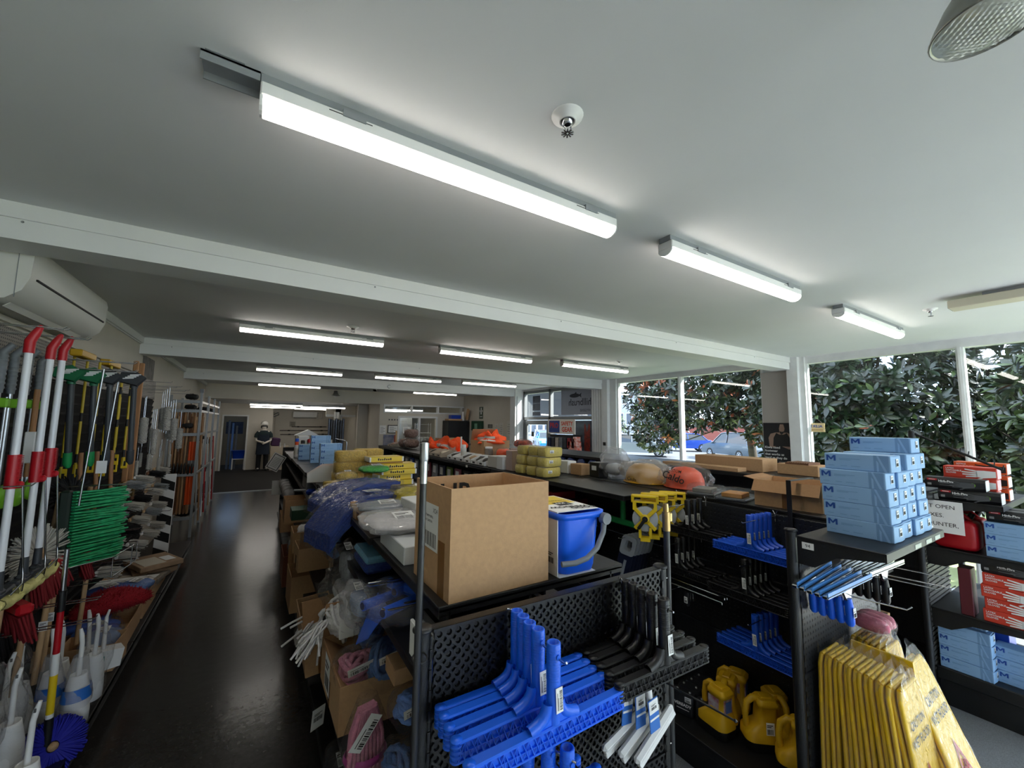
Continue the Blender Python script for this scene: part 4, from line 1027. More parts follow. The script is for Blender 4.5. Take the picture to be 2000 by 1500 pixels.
# ---------------------------------------------------------------- aisle side of the centre gondola
def strings(b, c, d, n, L, r, seed, droop=.5, spread=.35, mi=0):
    rn = random.Random(seed); d = Vector(d).normalized(); c = Vector(c)
    for k in range(n):
        s = Vector((rn.uniform(-1, 1), rn.uniform(-1, 1), rn.uniform(-.6, .6)))*spread
        l = L*rn.uniform(.7, 1.1); p = c+s*L*.25; pts = []
        for i in range(6):
            u = i/5
            pts.append(p+(d+s*.8*u)*l*u+Vector((math.sin(u*5+k)*.012, math.cos(u*4+k*2)*.012, -droop*l*u*u)))
        b.tube(pts, r, 5, mi)
def coil(b, c, r, n, tr, seed, ax=(0, 0, 1), mi=0):
    """bundle of looped mop cord"""
    rn = random.Random(seed); z = Vector(ax).normalized(); x = z.orthogonal().normalized(); y = z.cross(x); c = Vector(c)
    for k in range(n):
        a, q = rn.uniform(.35, 1)*r, rn.uniform(.5, .95); w0 = rn.uniform(0, 6); h = rn.uniform(-.45, .45)*r
        b.tube([c+x*math.cos(t)*a+y*math.sin(t)*a*q+z*(h+.25*r*math.sin(t*2+w0)) for t in [w0+i*PI/7 for i in range(14)]], tr, 5, mi, closed=True)
def mopbag(lb, c, r, m, seed, ax=(0, 0, 1), rz=0, sticker=True, n=22, tr=.011):
    t = T('mop_pack', lb, 'mop', M=TR(*c) @ RZ(rz))
    b = MB(); coil(b, (0, 0, 0), min(r)*1.0, n, tr, seed, ax); b.M = Matrix.Diagonal((r[0]/min(r)*.8, r[1]/min(r)*.8, r[2]/min(r)*.8, 1))
    b2 = MB(); b2.M = Matrix.Diagonal((r[0]/min(r)*.82, r[1]/min(r)*.82, r[2]/min(r)*.82, 1)); coil(b2, (0, 0, 0), min(r), n, tr, seed, ax); b2.build('cords', m, t)
    b = MB(); b.blob((0, 0, 0), r, 30, 20, .12, 9, seed, .8); b.build('film', FILM, t)
    if sticker: barcode(.1, .035, t, fr((0, -r[1]*.9, r[2]*.55), (1, 0, .2), (0, -.3, 1)), lines=1)
    return t
BLC = mat('blue_mop_cord', '5f82c4', .95, var=.15, vs=80, bump=.4, bs=300); PKC = mat('pink_mop_cord', 'c77f98', .95, var=.15, vs=80, bump=.4, bs=300)
def sheet_on(a, b_, c_, d_, w, h):
    return lambda t: barcode(w, h, t, fr(a, b_, c_))
# nearest carton with mops
carton('open carton of mop heads on the aisle shelf nearest the end panel', .3, .44, .175, TR(.47, 1.965, .66) @ RZ(.02), flaps=(('b', 100), ('l', 215)), sticker=(.11, .14, (-.1525, .04, .1), (0, -1, 0), (0, 0, 1)))
mopbag('pink mop head in clear film lying in the carton nearest the end panel', (.405, 1.86, .83), (.085, .1, .075), PKC, 3)
mopbag('big light blue mop head in clear film on the carton nearest the end panel', (.51, 1.8, .86), (.095, .1, .1), BLC, 4, (.3, -.6, .6))
mopbag('coiled blue mop head standing behind the pink one in the same carton', (.5, 2.02, .88), (.075, .08, .085), BLC, 6, (0, 0, 1), sticker=False)
t = rbox('white product strip numbered 30978 standing in the carton of mop heads', .17, .006, .075, TR(.45, 2.06, .865) @ RZ(.1), PAPER, 'product_card', 'card')
txt('30978', .03, INK, t, fr((.02, -.0035, .045), (1, 0, 0), (0, 0, 1)), bold=.02)
# lower row in front
t = T('mop_pack', 'long pink mop in clear film hanging low over the shelf edge by the end panel', 'mop', M=TR(.37, 1.5, .76))
b = MB()
for k in range(26):
    x = -.055+.11*((k*7) % 26)/26; y = -.04+.08*((k*11) % 26)/26
    b.tube([(x*.5, y*.5, .13), (x, y, .05), (x*1.15, y*1.1, -.08), (x*1.3, y*1.2, -.24)], .009, 5)
b.build('cords', PKC, t)
b = MB(); b.lathe([(.066, .0), (.072, -.012), (.066, -.025)], 18, M=Matrix.Diagonal((1, .8, 1, 1))); b.build('band', mat('magenta_band', 'b0328c', .5), t)
b = MB(); b.grid(lambda u, v: (lambda a, q: (math.cos(a)*q*(1+.08*math.sin(a*7+v*9)), math.sin(a)*q*.85*(1+.08*math.cos(a*5+v*7)), .17-v*.44))(u*2*PI, .03+.07*min(1, v*2.2)), 30, 14, cu=True); b.build('film', FILM, t)
barcode(.12, .045, t, fr((-.02, -.075, .1), (.5, -.1, .8), (-.8, -.2, .5)), lines=1)
mopbag('dark blue mop head in clear film low beside the long pink mop', (.46, 1.36, .745), (.09, .11, .085), mat('navy_mop_cord', '3c5f96', .95, var=.15, vs=80, bump=.4, bs=300), 14, (1, .2, .3), sticker=False)
mopbag('blue and white mop head wedged above the dark blue one near the post', (.5, 1.43, .89), (.075, .08, .06), BLC, 17, (.2, .4, 1))
rbox('small brown carton lid against the post above the low mops', .16, .12, .055, TR(.55, 1.6, .9), CARD, 'carton', 'box')
bag('dark cloth packs stacked on the base deck of the gondola', (.42, 2.2, .21), (.06, .16, .05), mat('dark_cloth', '2a2d33', .9), 18, 'cloth_pack', 'cloths')
bag('white rag bag on the aisle floor edge of the gondola', (.34, 3.1, .44), (.07, .12, .06), WHC, 19, 'rag_bag', 'bag')
bag('red cloth pack peeping out low under the third carton', (.36, 4.35, .27), (.06, .08, .03), RED, 20, 'cloth_pack', 'cloths')
t = rbox('white hanging shelf tag with barcode low on the aisle side', .07, .003, .1, TR(.33, 2.3, .36) @ RZ(.5) @ RX(.1), PAPER, 'shelf_tag', 'tag'); barcode(.06, .05, t, fr((0, -.002, .06), (1, 0, 0), (0, 0, 1)))
# tall leaning carton and white mops
t = carton('tall brown carton with tape leaning out over the aisle under the white mops', .2, .5, .26, TR(.41, 2.95, .4) @ RY(-.1), tape=False, flaps=(('f', 95),))
b = MB(); b.box((-.03, -.252, 0), (.025, -.2502, .26)); b.build('tape', TAPE, t); txt('4', .05, INK, t, fr((.06, -.2508, .07), (1, 0, 0), (0, 0, 1)))
t = T('string_mop', 'white string mop head spilling out of the tall leaning carton', 'mop', (.41, 2.78, .7))
b = MB(); strings(b, (.05, 0, -.02), (-.7, -.4, .25), 60, .16, .0065, 3, .9, .8); strings(b, (.07, .05, -.02), (-.5, -.7, .2), 50, .16, .0065, 5, .9, .8); b.blob((.07, .06, -.03), (.1, .13, .05), 14, 8); b.build('cords', WHC, t)
t = T('string_mop', 'tied bundle of white mop cord in front of the string mop', 'mop', (.4, 2.15, .92))
b = MB(); coil(b, (0, 0, 0), .1, 40, .008, 8, (.8, .3, .4)); b.blob((0, 0, 0), (.085, .085, .06), 16, 10); b.build('cords', WHC, t)
b = MB(); strings(b, (-.08, -.03, .01), (-1, -.2, -.4), 12, .1, .005, 9, .8, .5); b.build('tassel', WHC, t)
b = MB(); b.tube([(-.085, .02*math.cos(a), .02*math.sin(a)) for a in [k*PI/5 for k in range(10)]], .004, 5, closed=True); b.build('tie', INK, t)
bag('crumpled clear film bag over the white mops', (.5, 2.55, .9), (.14, .22, .1), WHC, 44, inner=[((.02, .05, -.03), (.1, .15, .05), WHC)], amp=.2)
# second shelf near the panel: blue tools in film, teal cloths
def bluetool(lb, M):
    t = T('wrapped_squeegee', lb, 'squeegee', M=M, group='blue tools in film on the second shelf')
    b = MB(); b.tube([(0, -.13, 0), (0, .06, 0)], [.019, .0165], 14); b.tube([(0, -.132, 0), (0, -.131, 0)], .014, 12, 0); b.build('socket', BLUE, t)
    b = MB(); b.tube([(0, -.1305, 0), (0, -.134, 0)], .0135, 12); b.build('hollow', mat('navy_hollow', '071d55', .6), t)
    b = MB(); b.box((-.12, .06, -.02), (.12, .09, .02), .008); b.build('head', BLUE, t)
    b = MB(); b.blob((0, -.02, 0), (.13, .15, .035), 26, 14, .14, 10, 3, .7); b.build('film', FILM, t)
    return t
w0 = bluetool('wrapped blue squeegee on the second shelf, socket end toward the aisle, front one', TR(.53, 1.56, 1.18) @ RZ(-1.15))
dup(w0, 'wrapped blue squeegee on the second shelf, socket end toward the aisle, rear one', M=TR(.5, 1.72, 1.15) @ RZ(-1.2))
dup(w0, 'wrapped blue squeegee on the second shelf tucked deep behind the other two', M=TR(.62, 1.75, 1.17) @ RZ(-1.1))
t = T('dust_pan', 'bright blue curved scraper blade in film drooping from the second shelf', 'scraper', M=TR(.47, 1.75, 1.1))
b = MB(); b.grid(lambda u, v: (-.1*u+.01, (v-.5)*.2-.08*u, -.04*u*u-.11*u*v+.02), 8, 8); b.grid(lambda u, v: (-.1*u+.01, (.5-v)*.2-.08*u, -.04*u*u-.11*u*(1-v)+.016), 8, 8); b.build('blade', BLUE, t)
bag('milky film bag drooping off the second shelf near the end panel', (.42, 2.0, 1.03), (.06, .14, .08), mat('sky_cloth', '7fa6d8', .8), 51, fm=FILMM, amp=.18, inner=[((.02, 0, 0), (.04, .1, .04), mat('sky_cloth', '7fa6d8', .8))])
t = rbox('folded teal and navy cloth pack in film on the second shelf under the sheet pack', .14, .3, .05, TR(.56, 2.3, 1.09), NAV, 'cloth_pack', 'cloths', c=.015)
b = MB(); b.box((-.07, -.15, .05), (.07, .15, .085), .012); b.build('teal_cloth', mat('teal_cloth', '6fb2d6', .8, bump=.3, bs=80), t)
b = MB(); b.blob((0, 0, .045), (.095, .18, .06), 26, 14, .1, 8, 3, .7); b.build('film', FILM, t)
bag('clear film bag of grey cloths hanging down beside the teal cloth pack', (.47, 2.55, 1.02), (.07, .2, .12), GYC, 53, amp=.2, inner=[((.01, 0, 0), (.035, .14, .08), GYC)])
bag('second clear film bag of cloths farther along under the navy packs', (.47, 3.0, 1.06), (.06, .18, .12), LBL, 55, amp=.2, sticker=False)
for i, (x, y, z) in enumerate(((.49, 1.5, 1.19), (.49, 1.75, 1.19))):
    b = MB(); b.tube([(.8, y, z-.01), (.42, y, z), (.405, y, z+.01)], .004, 6); b.tube([(.8, y+.03, z-.01), (.42, y+.03, z)], .004, 6)
    tag(b.build('peg_hook', CHR), ['chrome double hook over the wrapped blue tools, nearer one', 'chrome double hook over the wrapped blue tools, farther one'][i], 'hook')
for i in range(4):
    t = rbox(['first', 'second', 'third', 'fourth'][i]+' grey card sleeve standing along the shelf edge by the left post', .012, .17, .11, TR(.475+.022*i, 1.3, 1.087), mat('sleeve_grey', 'b9bdc0', .6) if i % 2 else PAPER, 'card_sleeve', 'packet', group='card sleeves on the second shelf')
t = rbox('black display tray on the second shelf behind the left post', .2, .16, .03, TR(.6, 1.28, 1.2), BLKP, 'display_tray', 'tray'); b = MB(); b.box((-.07, -.082, .008), (-.01, -.08, .024)); b.build('price_label', PAPER, t)
t = T('blue_brush_pack', 'blue brush bristles in film just behind the left post', 'brush', (.52, 1.2, 1.12))
b = MB(); b.box((-.06, -.03, -.02), (.06, .05, .02), .008); [b.tube([(-.055+.01*k, -.03, 0), (-.06+.011*k, -.075, .005)], .004, 5) for k in range(12)]; b.build('body', BLUED, t)
# cartons farther along the aisle
def packfill(m, sm=True):
    def f(t):
        b = MB(); b.blob((0, -.02, .17), (.1, .12, .04), 18, 10, .12, 14, 7, .7); b.build('contents', m, t); barcode(.12, .05, t, fr((.06, -.1, .2), (1, 0, 0), (0, -.5, 1)))
    return f
carton('big open carton holding yellow cloth packs, fourth along the aisle shelf', .3, .4, .29, TR(.45, 4.15, .26) @ RZ(.02), flaps=(('f', 60), ('b', 80)), fill=packfill(YLC), tape=False)
carton('red-brown carton low on the aisle side beyond the yellow cloth packs', .26, .5, .3, TR(.42, 5.1, .17), m=mat('red_cardboard', '7d4a35', .8), fill=packfill(WHC))
carton('carton with pink label card and barcode above the yellow cloth packs', .26, .3, .18, TR(.45, 3.85, .66) @ RZ(.03), flaps=(('f', 70),), fill=packfill(PINK))
carton('shallow carton with clear film bag on the shelf beyond the pink label card', .28, .3, .18, TR(.46, 4.4, .66), fill=packfill(WHC), tape=False)
carton('cardboard carton tucked under the navy cloth packs at the aisle edge', .2, .3, .2, TR(.53, 3.4, 1.087), tape=False)
rbox('dark green product box on top of the aisle cartons', .24, .25, .1, TR(.45, 4.85, .85), mat('dark_green_box', '1f4a33', .5), 'green_box')
carton('brown carton behind the dark green box on the aisle shelf', .3, .4, .26, TR(.46, 5.7, .66), tape=False)
carton('last brown carton at the far end of the aisle shelf', .3, .4, .22, TR(.46, 6.4, .4), tape=False)
for i in range(5): bag(['first', 'second', 'third', 'fourth', 'fifth'][i]+' white glove roll along the aisle shelf near the far end, counted from the camera', (.42, 6.75+.3*i, .8), (.08, .13, .09), WHC, 60+i, 'cloth_roll', 'cloths', group='white rolls near the far end', sticker=False)
bag('clear film bag hanging from the aisle shelf between two cartons', (.38, 4.9, .55), (.06, .15, .09), GYC, 71, amp=.2)
t = T('blue_trigger_bottle', 'blue trigger tool lying on the second shelf near the far bays', 'bottle', (.5, 4.75, 1.09))
b = MB(); b.box((-.05, -.04, 0), (.05, .04, .06), .02); b.build('body', BLUED, t); b = MB(); b.tube([(-.05, 0, .05), (-.16, .02, .055)], .012, 8); b.build('spout', GRY, t)
# notice hung at the far end
t = T('hanging_notice', 'tilted white paper notice with black border hung at the far end of the gondola', 'notice', M=TR(.27, 8.0, 1.16) @ RY(.5) @ RX(.05))
b = MB(); b.box((-.1, -.002, -.14), (.1, .002, .14)); b.build('sheet', PAPER, t)
b = MB()
for a, c in (((-.085, -.125), (-.075, .125)), ((.075, -.125), (.085, .125)), ((-.085, .115), (.085, .125)), ((-.085, -.125), (.085, -.115))): b.box((a[0], -.003, a[1]), (c[0], -.002, c[1]))
for k in range(7): b.box((-.055, -.003, -.08+.024*k), (.055, -.002, -.076+.024*k))
b.build('print', INK, t)
t = T('hanging_notice', 'second paper notice hanging low at the far corner of the gondola', 'notice', (.32, 8.1, .72)); b = MB(); b.box((-.08, -.002, -.12), (.08, .002, .12)); b.build('sheet', PAPER, t)
b = MB(); b.tube([(.35, 8.86, 1.36), (.35, 8.86, 1.45)], .012, 8); b.tube([(.42, 8.86, 1.36), (.42, 8.86, 1.43)], .012, 8); tag(b.build('marker_pair', WHT), 'two short white caps sticking up at the far end panel', 'cap')
# ================================================================ MIDDLE GONDOLA (tool wall) with glove shelf on its end
ZR = 1.385
g2 = T('gondola_shelving', 'black gondola with punched tool wall and a glove shelf on its end', 'shelving', (0, 0, 0))
PEGY = pegmat('pegboard_yz2', '202327', .0254, .0042, 'yz', .4); PEGX = pegmat('pegboard_xz2', '2b2d31', .0254, .0045, 'xz', .4)
for k in range(8):
    y0 = .94+k*.955
    for z0, z1 in ((.2, .59), (.595, .985), (.99, 1.36)):
        b = MB(); b.box((2.515, y0, z0), (2.545, y0+.945, z1), .002); b.build('back_panel', PEGY, g2)
    shelf(2.535, 2.96, y0, y0+.945, ZR, 'shelf', g2)
    shelf(2.08, 2.98, y0, y0+.945, .2, 'base_deck', g2, .05)
    if k >= 1:
        shelf(2.10, 2.53, y0+.05 if k == 1 else y0, y0+.945, ZR-.004, 'shelf', g2)
        b = MB(); b.box((2.5, y0-.015, 0), (2.56, y0+.015, ZR)); b.build('upright', BLK, g2)
        shelf(2.2, 2.53, y0, y0+.945, .62, 'shelf', g2)
    if k in (0, 1):
        b = MB(); b.box((2.95, y0, .2), (2.97, y0+.945, .24)); b.build('rail', BLK, g2)
b = MB(); b.box((2.12, .96, 0), (2.95, 8.55, .15)); b.build('kick_plate', BLK, g2)
b = MB(); b.box((2.1, 8.55, .1), (2.96, 8.57, ZR)); b.build('end_panel', PEGX, g2)
for z0, z1 in ((.2, .77), (.775, 1.35)):
    b = MB(); b.box((2.105, .915, z0), (2.965, .935, z1), .002); b.build('end_panel', PEGX, g2)
for x in (2.075, 2.985):
    b = MB(); b.tube([(x, .93, 0), (x, .93, 1.385)], .022, 14); b.box((x-.024 if x > 2.5 else x+.016, .92, .02), (x-.016 if x > 2.5 else x+.024, .945, 1.37)); p = b.build('post', BLK, g2)
    b = MB()
    for k in range(26): b.box((x+(.0155 if x < 2.5 else -.0235), .9085, .08+k*.05), (x+(.0235 if x < 2.5 else -.0155), .9125, .106+k*.05))
    b.build('slots', HOLE, p)['kind'] = 'stuff'
    b = MB(); b.lathe([(0, 1.397), (.024, 1.395), (.027, 1.388), (.022, 1.384)], 16, M=TR(x, .93, 0)); b.build('cap', BLKP, p)
# end shelf carrying the gloves
ZG = 1.372
b = MB(); b.box((2.07, .6, ZG-.014), (2.83, .905, ZG), .002); b.box((2.07, .598, ZG-.034), (2.83, .604, ZG-.002)); b.build('end_shelf', BLK, g2)
for x in (2.07, 2.826):
    b = MB(); b.prism([(.905, ZG-.01), (.905, ZG-.12), (.84, ZG-.12), (.76, ZG-.06), (.605, ZG-.034), (.605, ZG-.01)], .004, M=Matrix(((0, 0, 1, x), (1, 0, 0, 0), (0, 1, 0, 0), (0, 0, 0, 1)))); b.build('bracket', BLK, g2)
b = MB(); b.box((2.0685, .84, ZG-.05), (2.0695, .885, ZG-.022)); p = b.build('price_ticket', PAPER, g2); txt('94', .02, INK, p, fr((2.0682, .8625, ZG-.036), (0, -1, 0), (0, 0, 1)))
b = MB()
for x in (2.4, 2.55, 2.68): b.box((x, .5965, ZG-.03), (x+.08, .598, ZG-.012))
b.build('ticket_strip', mat('clear_ticket', 'a8adb2', .3), g2)
b = MB(); b.box((2.08, .62, .16), (3.0, .915, .2), .004); b.box((2.1, .64, 0), (2.98, .9, .16)); b.build('end_base', BLK, g2)
# blue glove boxes, four wide
q = 0; names4 = ['leftmost', 'second from the left', 'third from the left', 'rightmost']
lay = ['bottom', 'second', 'third', 'fourth', 'fifth']
for l in range(5):
    for c in range(4):
        x = 2.285+.127*c+.004*math.sin(l*3+c); y = .882+.006*math.sin(l*5+c*2)-(.0 if l else .012)
        if l == 4: x = (2.3, 2.45, 2.585, 2.665)[c]+.008*(c == 0); y = .875 if c else .87
        if l == 4 and c == 3: x = 2.668
        if l == 4 and c == 2: x = 2.541
        if l == 4 and c == 1: continue
        dup(G0, names4[c]+' blue glove box in the '+lay[l]+' layer on the corner end shelf', M=TR(x, y, ZG+.0725*l) @ RZ(-PI/2+.02*math.sin(l*7+c)), group='blue glove boxes on the corner end shelf')
dup(G0, 'single blue glove box crowning the stack on the corner end shelf', M=TR(2.665, .888, ZG+.0725*5) @ RZ(-PI/2), group='blue glove boxes on the corner end shelf')
# window squeegees hanging under it
STEEL = mat('polished_steel', 'cfd3d7', .15, 1)
def winsq(lb, M, m, grp, L=.34, hm=BLUE):
    t = T('window_squeegee', lb, 'squeegee', M=M, group=grp)
    b = MB(); b.box((-L/2, -.012, -.01), (L/2, .012, .006), .004, mi=1); b.box((-L/2, -.014, -.004), (L/2, -.01, .018), mi=0); b.box((-L/2, -.0145, .0), (L/2, -.0125, .004), mi=2); b.build('channel', [m, STEEL, INK], t)
    b = MB(); b.add([(-.035, 0, -.01), (.035, 0, -.01), (.012, 0, -.06), (-.012, 0, -.06), (-.035, .01, -.01), (.035, .01, -.01), (.012, .01, -.06), (-.012, .01, -.06)], [(0, 3, 2, 1), (4, 5, 6, 7), (0, 4, 7, 3), (1, 2, 6, 5)]); b.build('yoke', STEEL, t)
    b = MB(); b.tube([(0, .005, -.05), (.002, .006, -.1), (.004, .008, -.155), (.006, .008, -.165)], [.014, .0185, .017, .012], 10); b.build('handle', hm, t)
    barcode(.02, .04, t, fr((.002, -.0145, -.105), (1, 0, 0), (0, 0, 1)), lines=1)
    return t
wq = None
for i in range(5):
    M = TR(2.15+.003*i, .885-.031*i, 1.195-.003*i) @ RZ(-.03*i) @ RY(-.1)
    lb = ['blue window squeegee at the back of its hook against the corner panel', 'blue window squeegee second from the corner panel', 'middle blue window squeegee under the glove shelf', 'blue window squeegee second from the tip of its hook', 'blue window squeegee at the tip of its hook under the glove shelf'][i]
    if wq is None: wq = winsq(lb, M, mat('light_blue_rubber', '4f93e0', .4), 'blue window squeegees under the glove shelf')
    else: dup(wq, lb, M=M)
wk = None
for i in range(5):
    M = TR(2.56+.008*i, .885-.031*i, 1.195-.003*i) @ RZ(-.03*i) @ RY(-.06)
    lb = ['steel and black window squeegee at the back of its hook by the corner panel', 'steel and black window squeegee second from the corner panel', 'middle steel and black window squeegee under the glove shelf', 'steel and black window squeegee second from its hook tip', 'steel and black window squeegee at the tip of its hook'][i]
    if wk is None: wk = winsq(lb, M, STEEL, 'steel window squeegees under the glove shelf', .32, BLKP)
    else: dup(wk, lb, M=M)
for i, (x, z) in enumerate(((2.15, 1.14), (2.56, 1.14), (2.72, 1.16), (2.78, 1.1))):
    b = MB(); b.tube([(x, .915, z), (x+.1, .6, z-.01), (x+.105, .585, z+.005)], .003, 6); tag(b.build('peg_hook', CHR), ['chrome peg hook of the blue window squeegees', 'chrome peg hook of the steel window squeegees', 'upper chrome peg hook sticking out right of the steel squeegees', 'lower chrome peg hook sticking out right of the steel squeegees'][i], 'hook')
# yellow floor signs in film
SIGN = mat('sign_yellow', 'f0c21a', .45, var=.06, vs=10); SRED = mat('sign_red', 'b3232a', .5)
def floorsign(lb, M, word=('CAUTION', 'WET FLOOR'), film_=True, text=True):
    t = T('floor_sign', lb, 'sign', M=M, group='yellow floor signs at the gondola end')
    h = .65
    for s in (-1, 1):
        b = MB()
        loftp(b, [([(-.145, -.006), (.145, -.006), (.145, .006), (-.145, .006)], 0), ([(-.1, -.006), (.1, -.006), (.1, .006), (-.1, .006)], h-.03), ([(-.085, -.005), (.085, -.005), (.085, .005), (-.085, .005)], h)], smooth=False)
        for x in (-1, 1): b.tube([(x*.14, 0, .0), (x*.098, 0, h-.03), (x*.08, 0, h)], .009, 6)
        b.tube([(-.08, 0, h), (.08, 0, h)], .009, 6); b.M = I4
        o = b.build('panel', SIGN, t, (0, .0085*s, 0)); o.rotation_euler = (-.004*s, 0, 0)
    if text:
        N = fr((0, -.0195, 0), (1, 0, 0), (0, 0, 1))
        txt(word[0], .042, INK, t, N @ TR(0, .53, 0), sx=.8, bold=.02); txt(word[1], .042, INK, t, N @ TR(0, .475, 0), sx=.8, bold=.02)
        b = MB(); b.M = N
        P_ = [(-.075, .24), (.075, .24), (0, .4)]; I_ = [(-.055, .252), (.055, .252), (0, .372)]
        b.add([(x, y, .0005) for x, y in P_+I_], [(0, 1, 4, 3), (1, 2, 5, 4), (2, 0, 3, 5)]); b.tube([(-.01, .265, .001), (0, .3, .001), (.01, .335, .001)], .007, 5); b.tube([(.0, .3, .001), (.025, .275, .001)], .006, 5); b.tube([(-.02, .315, .001), (.028, .31, .001)], .005, 5); b.lathe([(.009, 0), (0, .002)], 10, M=TR(.014, .352, 0)); b.build('emblem', SRED, t)
        txt('CLEANING', .036, INK, t, N @ TR(0, .19, 0), sx=.8, bold=.02); txt('IN PROGRESS', .036, INK, t, N @ TR(0, .14, 0), sx=.8, bold=.02)
    if film_:
        b = MB()
        def fs(u, v):
            a = u*2*PI; w = (.165-.06*v)*(1+.1*noise.noise(Vector((math.cos(a)*2, math.sin(a)*2, v*5)))); 
            return (math.copysign(abs(math.cos(a))**.5, math.cos(a))*w, math.copysign(abs(math.sin(a))**.7, math.sin(a))*.026*(1+.35*noise.noise(Vector((math.cos(a)*3, v*7, 2)))), -.0+v*(.68+.03*math.sin(a*3)))
        b.grid(fs, 30, 16, cu=True); b.build('film', FILM, t)
    return t
fs0 = floorsign('yellow floor sign at the back of the left row against the corner panel', TR(2.27, .872, .2), text=False)
for i in range(1, 7):
    y = .872-.036*i
    dup(fs0, ['', 'second', 'third', 'fourth', 'fifth', 'sixth', 'seventh'][i]+' wrapped yellow floor sign from the panel in the left row', M=TR(2.27-.008*i, y-.012*i, .2) @ RX(-.018*i) @ RZ(.02*math.sin(i*4)))
floorsign('front wrapped yellow floor sign of the left row, reading caution wet floor', TR(2.235, .53, .2) @ RX(-.15))
fs1 = floorsign('yellow floor sign of the right row nearest the corner panel', TR(2.58, .86, .2), text=False)
for i in range(1, 5): dup(fs1, ['', 'second', 'third', 'fourth', 'fifth'][i]+' wrapped yellow floor sign from the panel in the right row', M=TR(2.575-.016*i, .85-.045*i, .2+.004*i) @ RX(-.03*i))
floorsign('front yellow floor sign of the right row, reading cleaning in progress with red emblem', TR(2.47, .42, .2) @ RX(-.36) @ Matrix.Diagonal((1.05, 1, 1.06, 1)))
t = T('floor_sign', 'unwrapped plain yellow sign standing crosswise between the two rows', 'sign', M=TR(2.385, .72, .22)); b = MB(); loftp(b, [([(-.006, -.14), (.006, -.14), (.006, .15), (-.006, .15)], 0), ([(-.006, -.09), (.006, -.09), (.006, .12), (-.006, .12)], .66)], smooth=False); b.build('panel', SIGN, t)
bag('pink cloth rolls in clear film on top of the right row of floor signs', (2.6, .82, .92), (.1, .08, .05), PINK, 77, 'cloth_pack', 'cloths', inner=[((-.045, 0, 0), (.024, .07, .035), PINK), ((0, 0, 0), (.024, .07, .035), PINK), ((.045, 0, 0), (.024, .07, .035), PINK)], sticker=False)
# brown carton and blue pack on the window side
carton('brown carton with a clear bag on top behind the floor signs', .38, .3, .4, TR(3.25, 1.15, .3), flaps=(), fill=lambda t: (lambda b: b.build('film', FILM, t))(MB().blob((0, 0, .4), (.13, .1, .1), 20, 12, .25, 9, 3)), sticker=(.2, .1, (-.02, -.1505, .3), (1, 0, 0), (0, 0, 1)))
b = MB(); b.box((3.0, 1.0, .27), (3.48, 1.32, .3)); b.box((3.0, 1.0, 0), (3.03, 1.32, .27)); b.box((3.45, 1.0, 0), (3.48, 1.32, .27)); tag(b.build('low_stand', BLK), 'low black stand under the brown carton behind the floor signs', 'stand')
t = T('dust_pan', 'bright blue dustpan lying on the dark shelf right of the steel squeegees', 'dustpan', (3.25, 1.15, 1.0)); b = MB(); b.blob((0, 0, .03), (.16, .12, .05), 20, 10, .05, 8, 2, .6); b.build('pan', BLUED, t); b = MB(); b.tube([(-.1, .05, .05), (-.12, .12, .12)], .018, 8); b.build('handle', BLUED, t)
b = MB(); b.box((2.97, .97, .96), (3.45, 1.35, .99)); b.box((2.97, 1.33, .3), (3.0, 1.36, 1.3)); tag(b.build('bracket_shelf', BLK), 'small black shelf under the blue dustpan', 'shelf')

# ---- tools on the spine, near bay
def spine_hook(lb, y, z, x0=2.515, L=.34):
    b = MB(); b.tube([(x0, y, z), (x0-L, y, z), (x0-L-.01, y, z+.006)], .0028, 6); b.tube([(x0-.004, y-.012, z+.03), (x0-.006, y, z+.008), (x0-.004, y+.012, z+.03)], .003, 5); b.tube([(x0-.006, y, z+.008), (x0-.006, y, z-.03)], .003, 5)
    return tag(b.build('peg_hook', CHR), lb, 'hook')
def rowsq(y, zb, n, src, lbs, grp, x0=2.43, dx=.042):
    for i in range(n): dup(src, lbs % ['first', 'second', 'third', 'fourth', 'fifth', 'sixth'][i], M=TR(x0-dx*i, y+.004*i, zb) @ RZ(-PI/2+.01*(i % 3-1)), group=grp)
blu2 = squeegee('squeegee', 'first blue squeegee from the tool wall on the upper right hook', TR(2.43, 1.2, 1.215) @ RZ(-PI/2), mat('cobalt_plastic', '0f4fc8', .4), L=.40, truss=12, group='upper blue squeegees on the tool wall')
for i in range(1, 5): dup(blu2, ['', 'second', 'third', 'fourth', 'fifth'][i]+' blue squeegee from the tool wall on the upper right hook', M=TR(2.43-.04*i, 1.2+.004*i, 1.215) @ RZ(-PI/2+.01*(i % 3-1)))
rowsq(1.19, .71, 5, blu2, '%s blue squeegee from the tool wall on the lower right hook', 'lower blue squeegees on the tool wall')
spine_hook('chrome hook of the upper blue squeegees on the tool wall', 1.2, 1.352); spine_hook('chrome hook of the lower blue squeegees on the tool wall', 1.19, .848)
blk2 = squeegee('squeegee', 'first black squeegee from the tool wall on the upper left hook', TR(2.44, 1.62, 1.225) @ RZ(-PI/2), MATS['black_nylon'], L=.40, truss=12, group='upper black squeegees on the tool wall')
for i in range(1, 3): dup(blk2, ['', 'second', 'third'][i]+' black squeegee from the tool wall on the upper left hook', M=TR(2.44-.06*i, 1.62, 1.225) @ RZ(-PI/2))
rowsq(1.66, .985, 4, blk2, '%s black squeegee from the tool wall on the second left hook', 'middle black squeegees on the tool wall', 2.43, .05)
rowsq(1.22, .985, 5, blk2, '%s black squeegee from the tool wall on the middle right hook', 'right black squeegees on the tool wall', 2.42, .045)
spine_hook('chrome hook of the upper left black squeegees', 1.62, 1.365, L=.4); spine_hook('chrome hook of the second left black squeegees', 1.66, 1.125, L=.4); spine_hook('chrome hook of the middle right black squeegees', 1.22, 1.125)
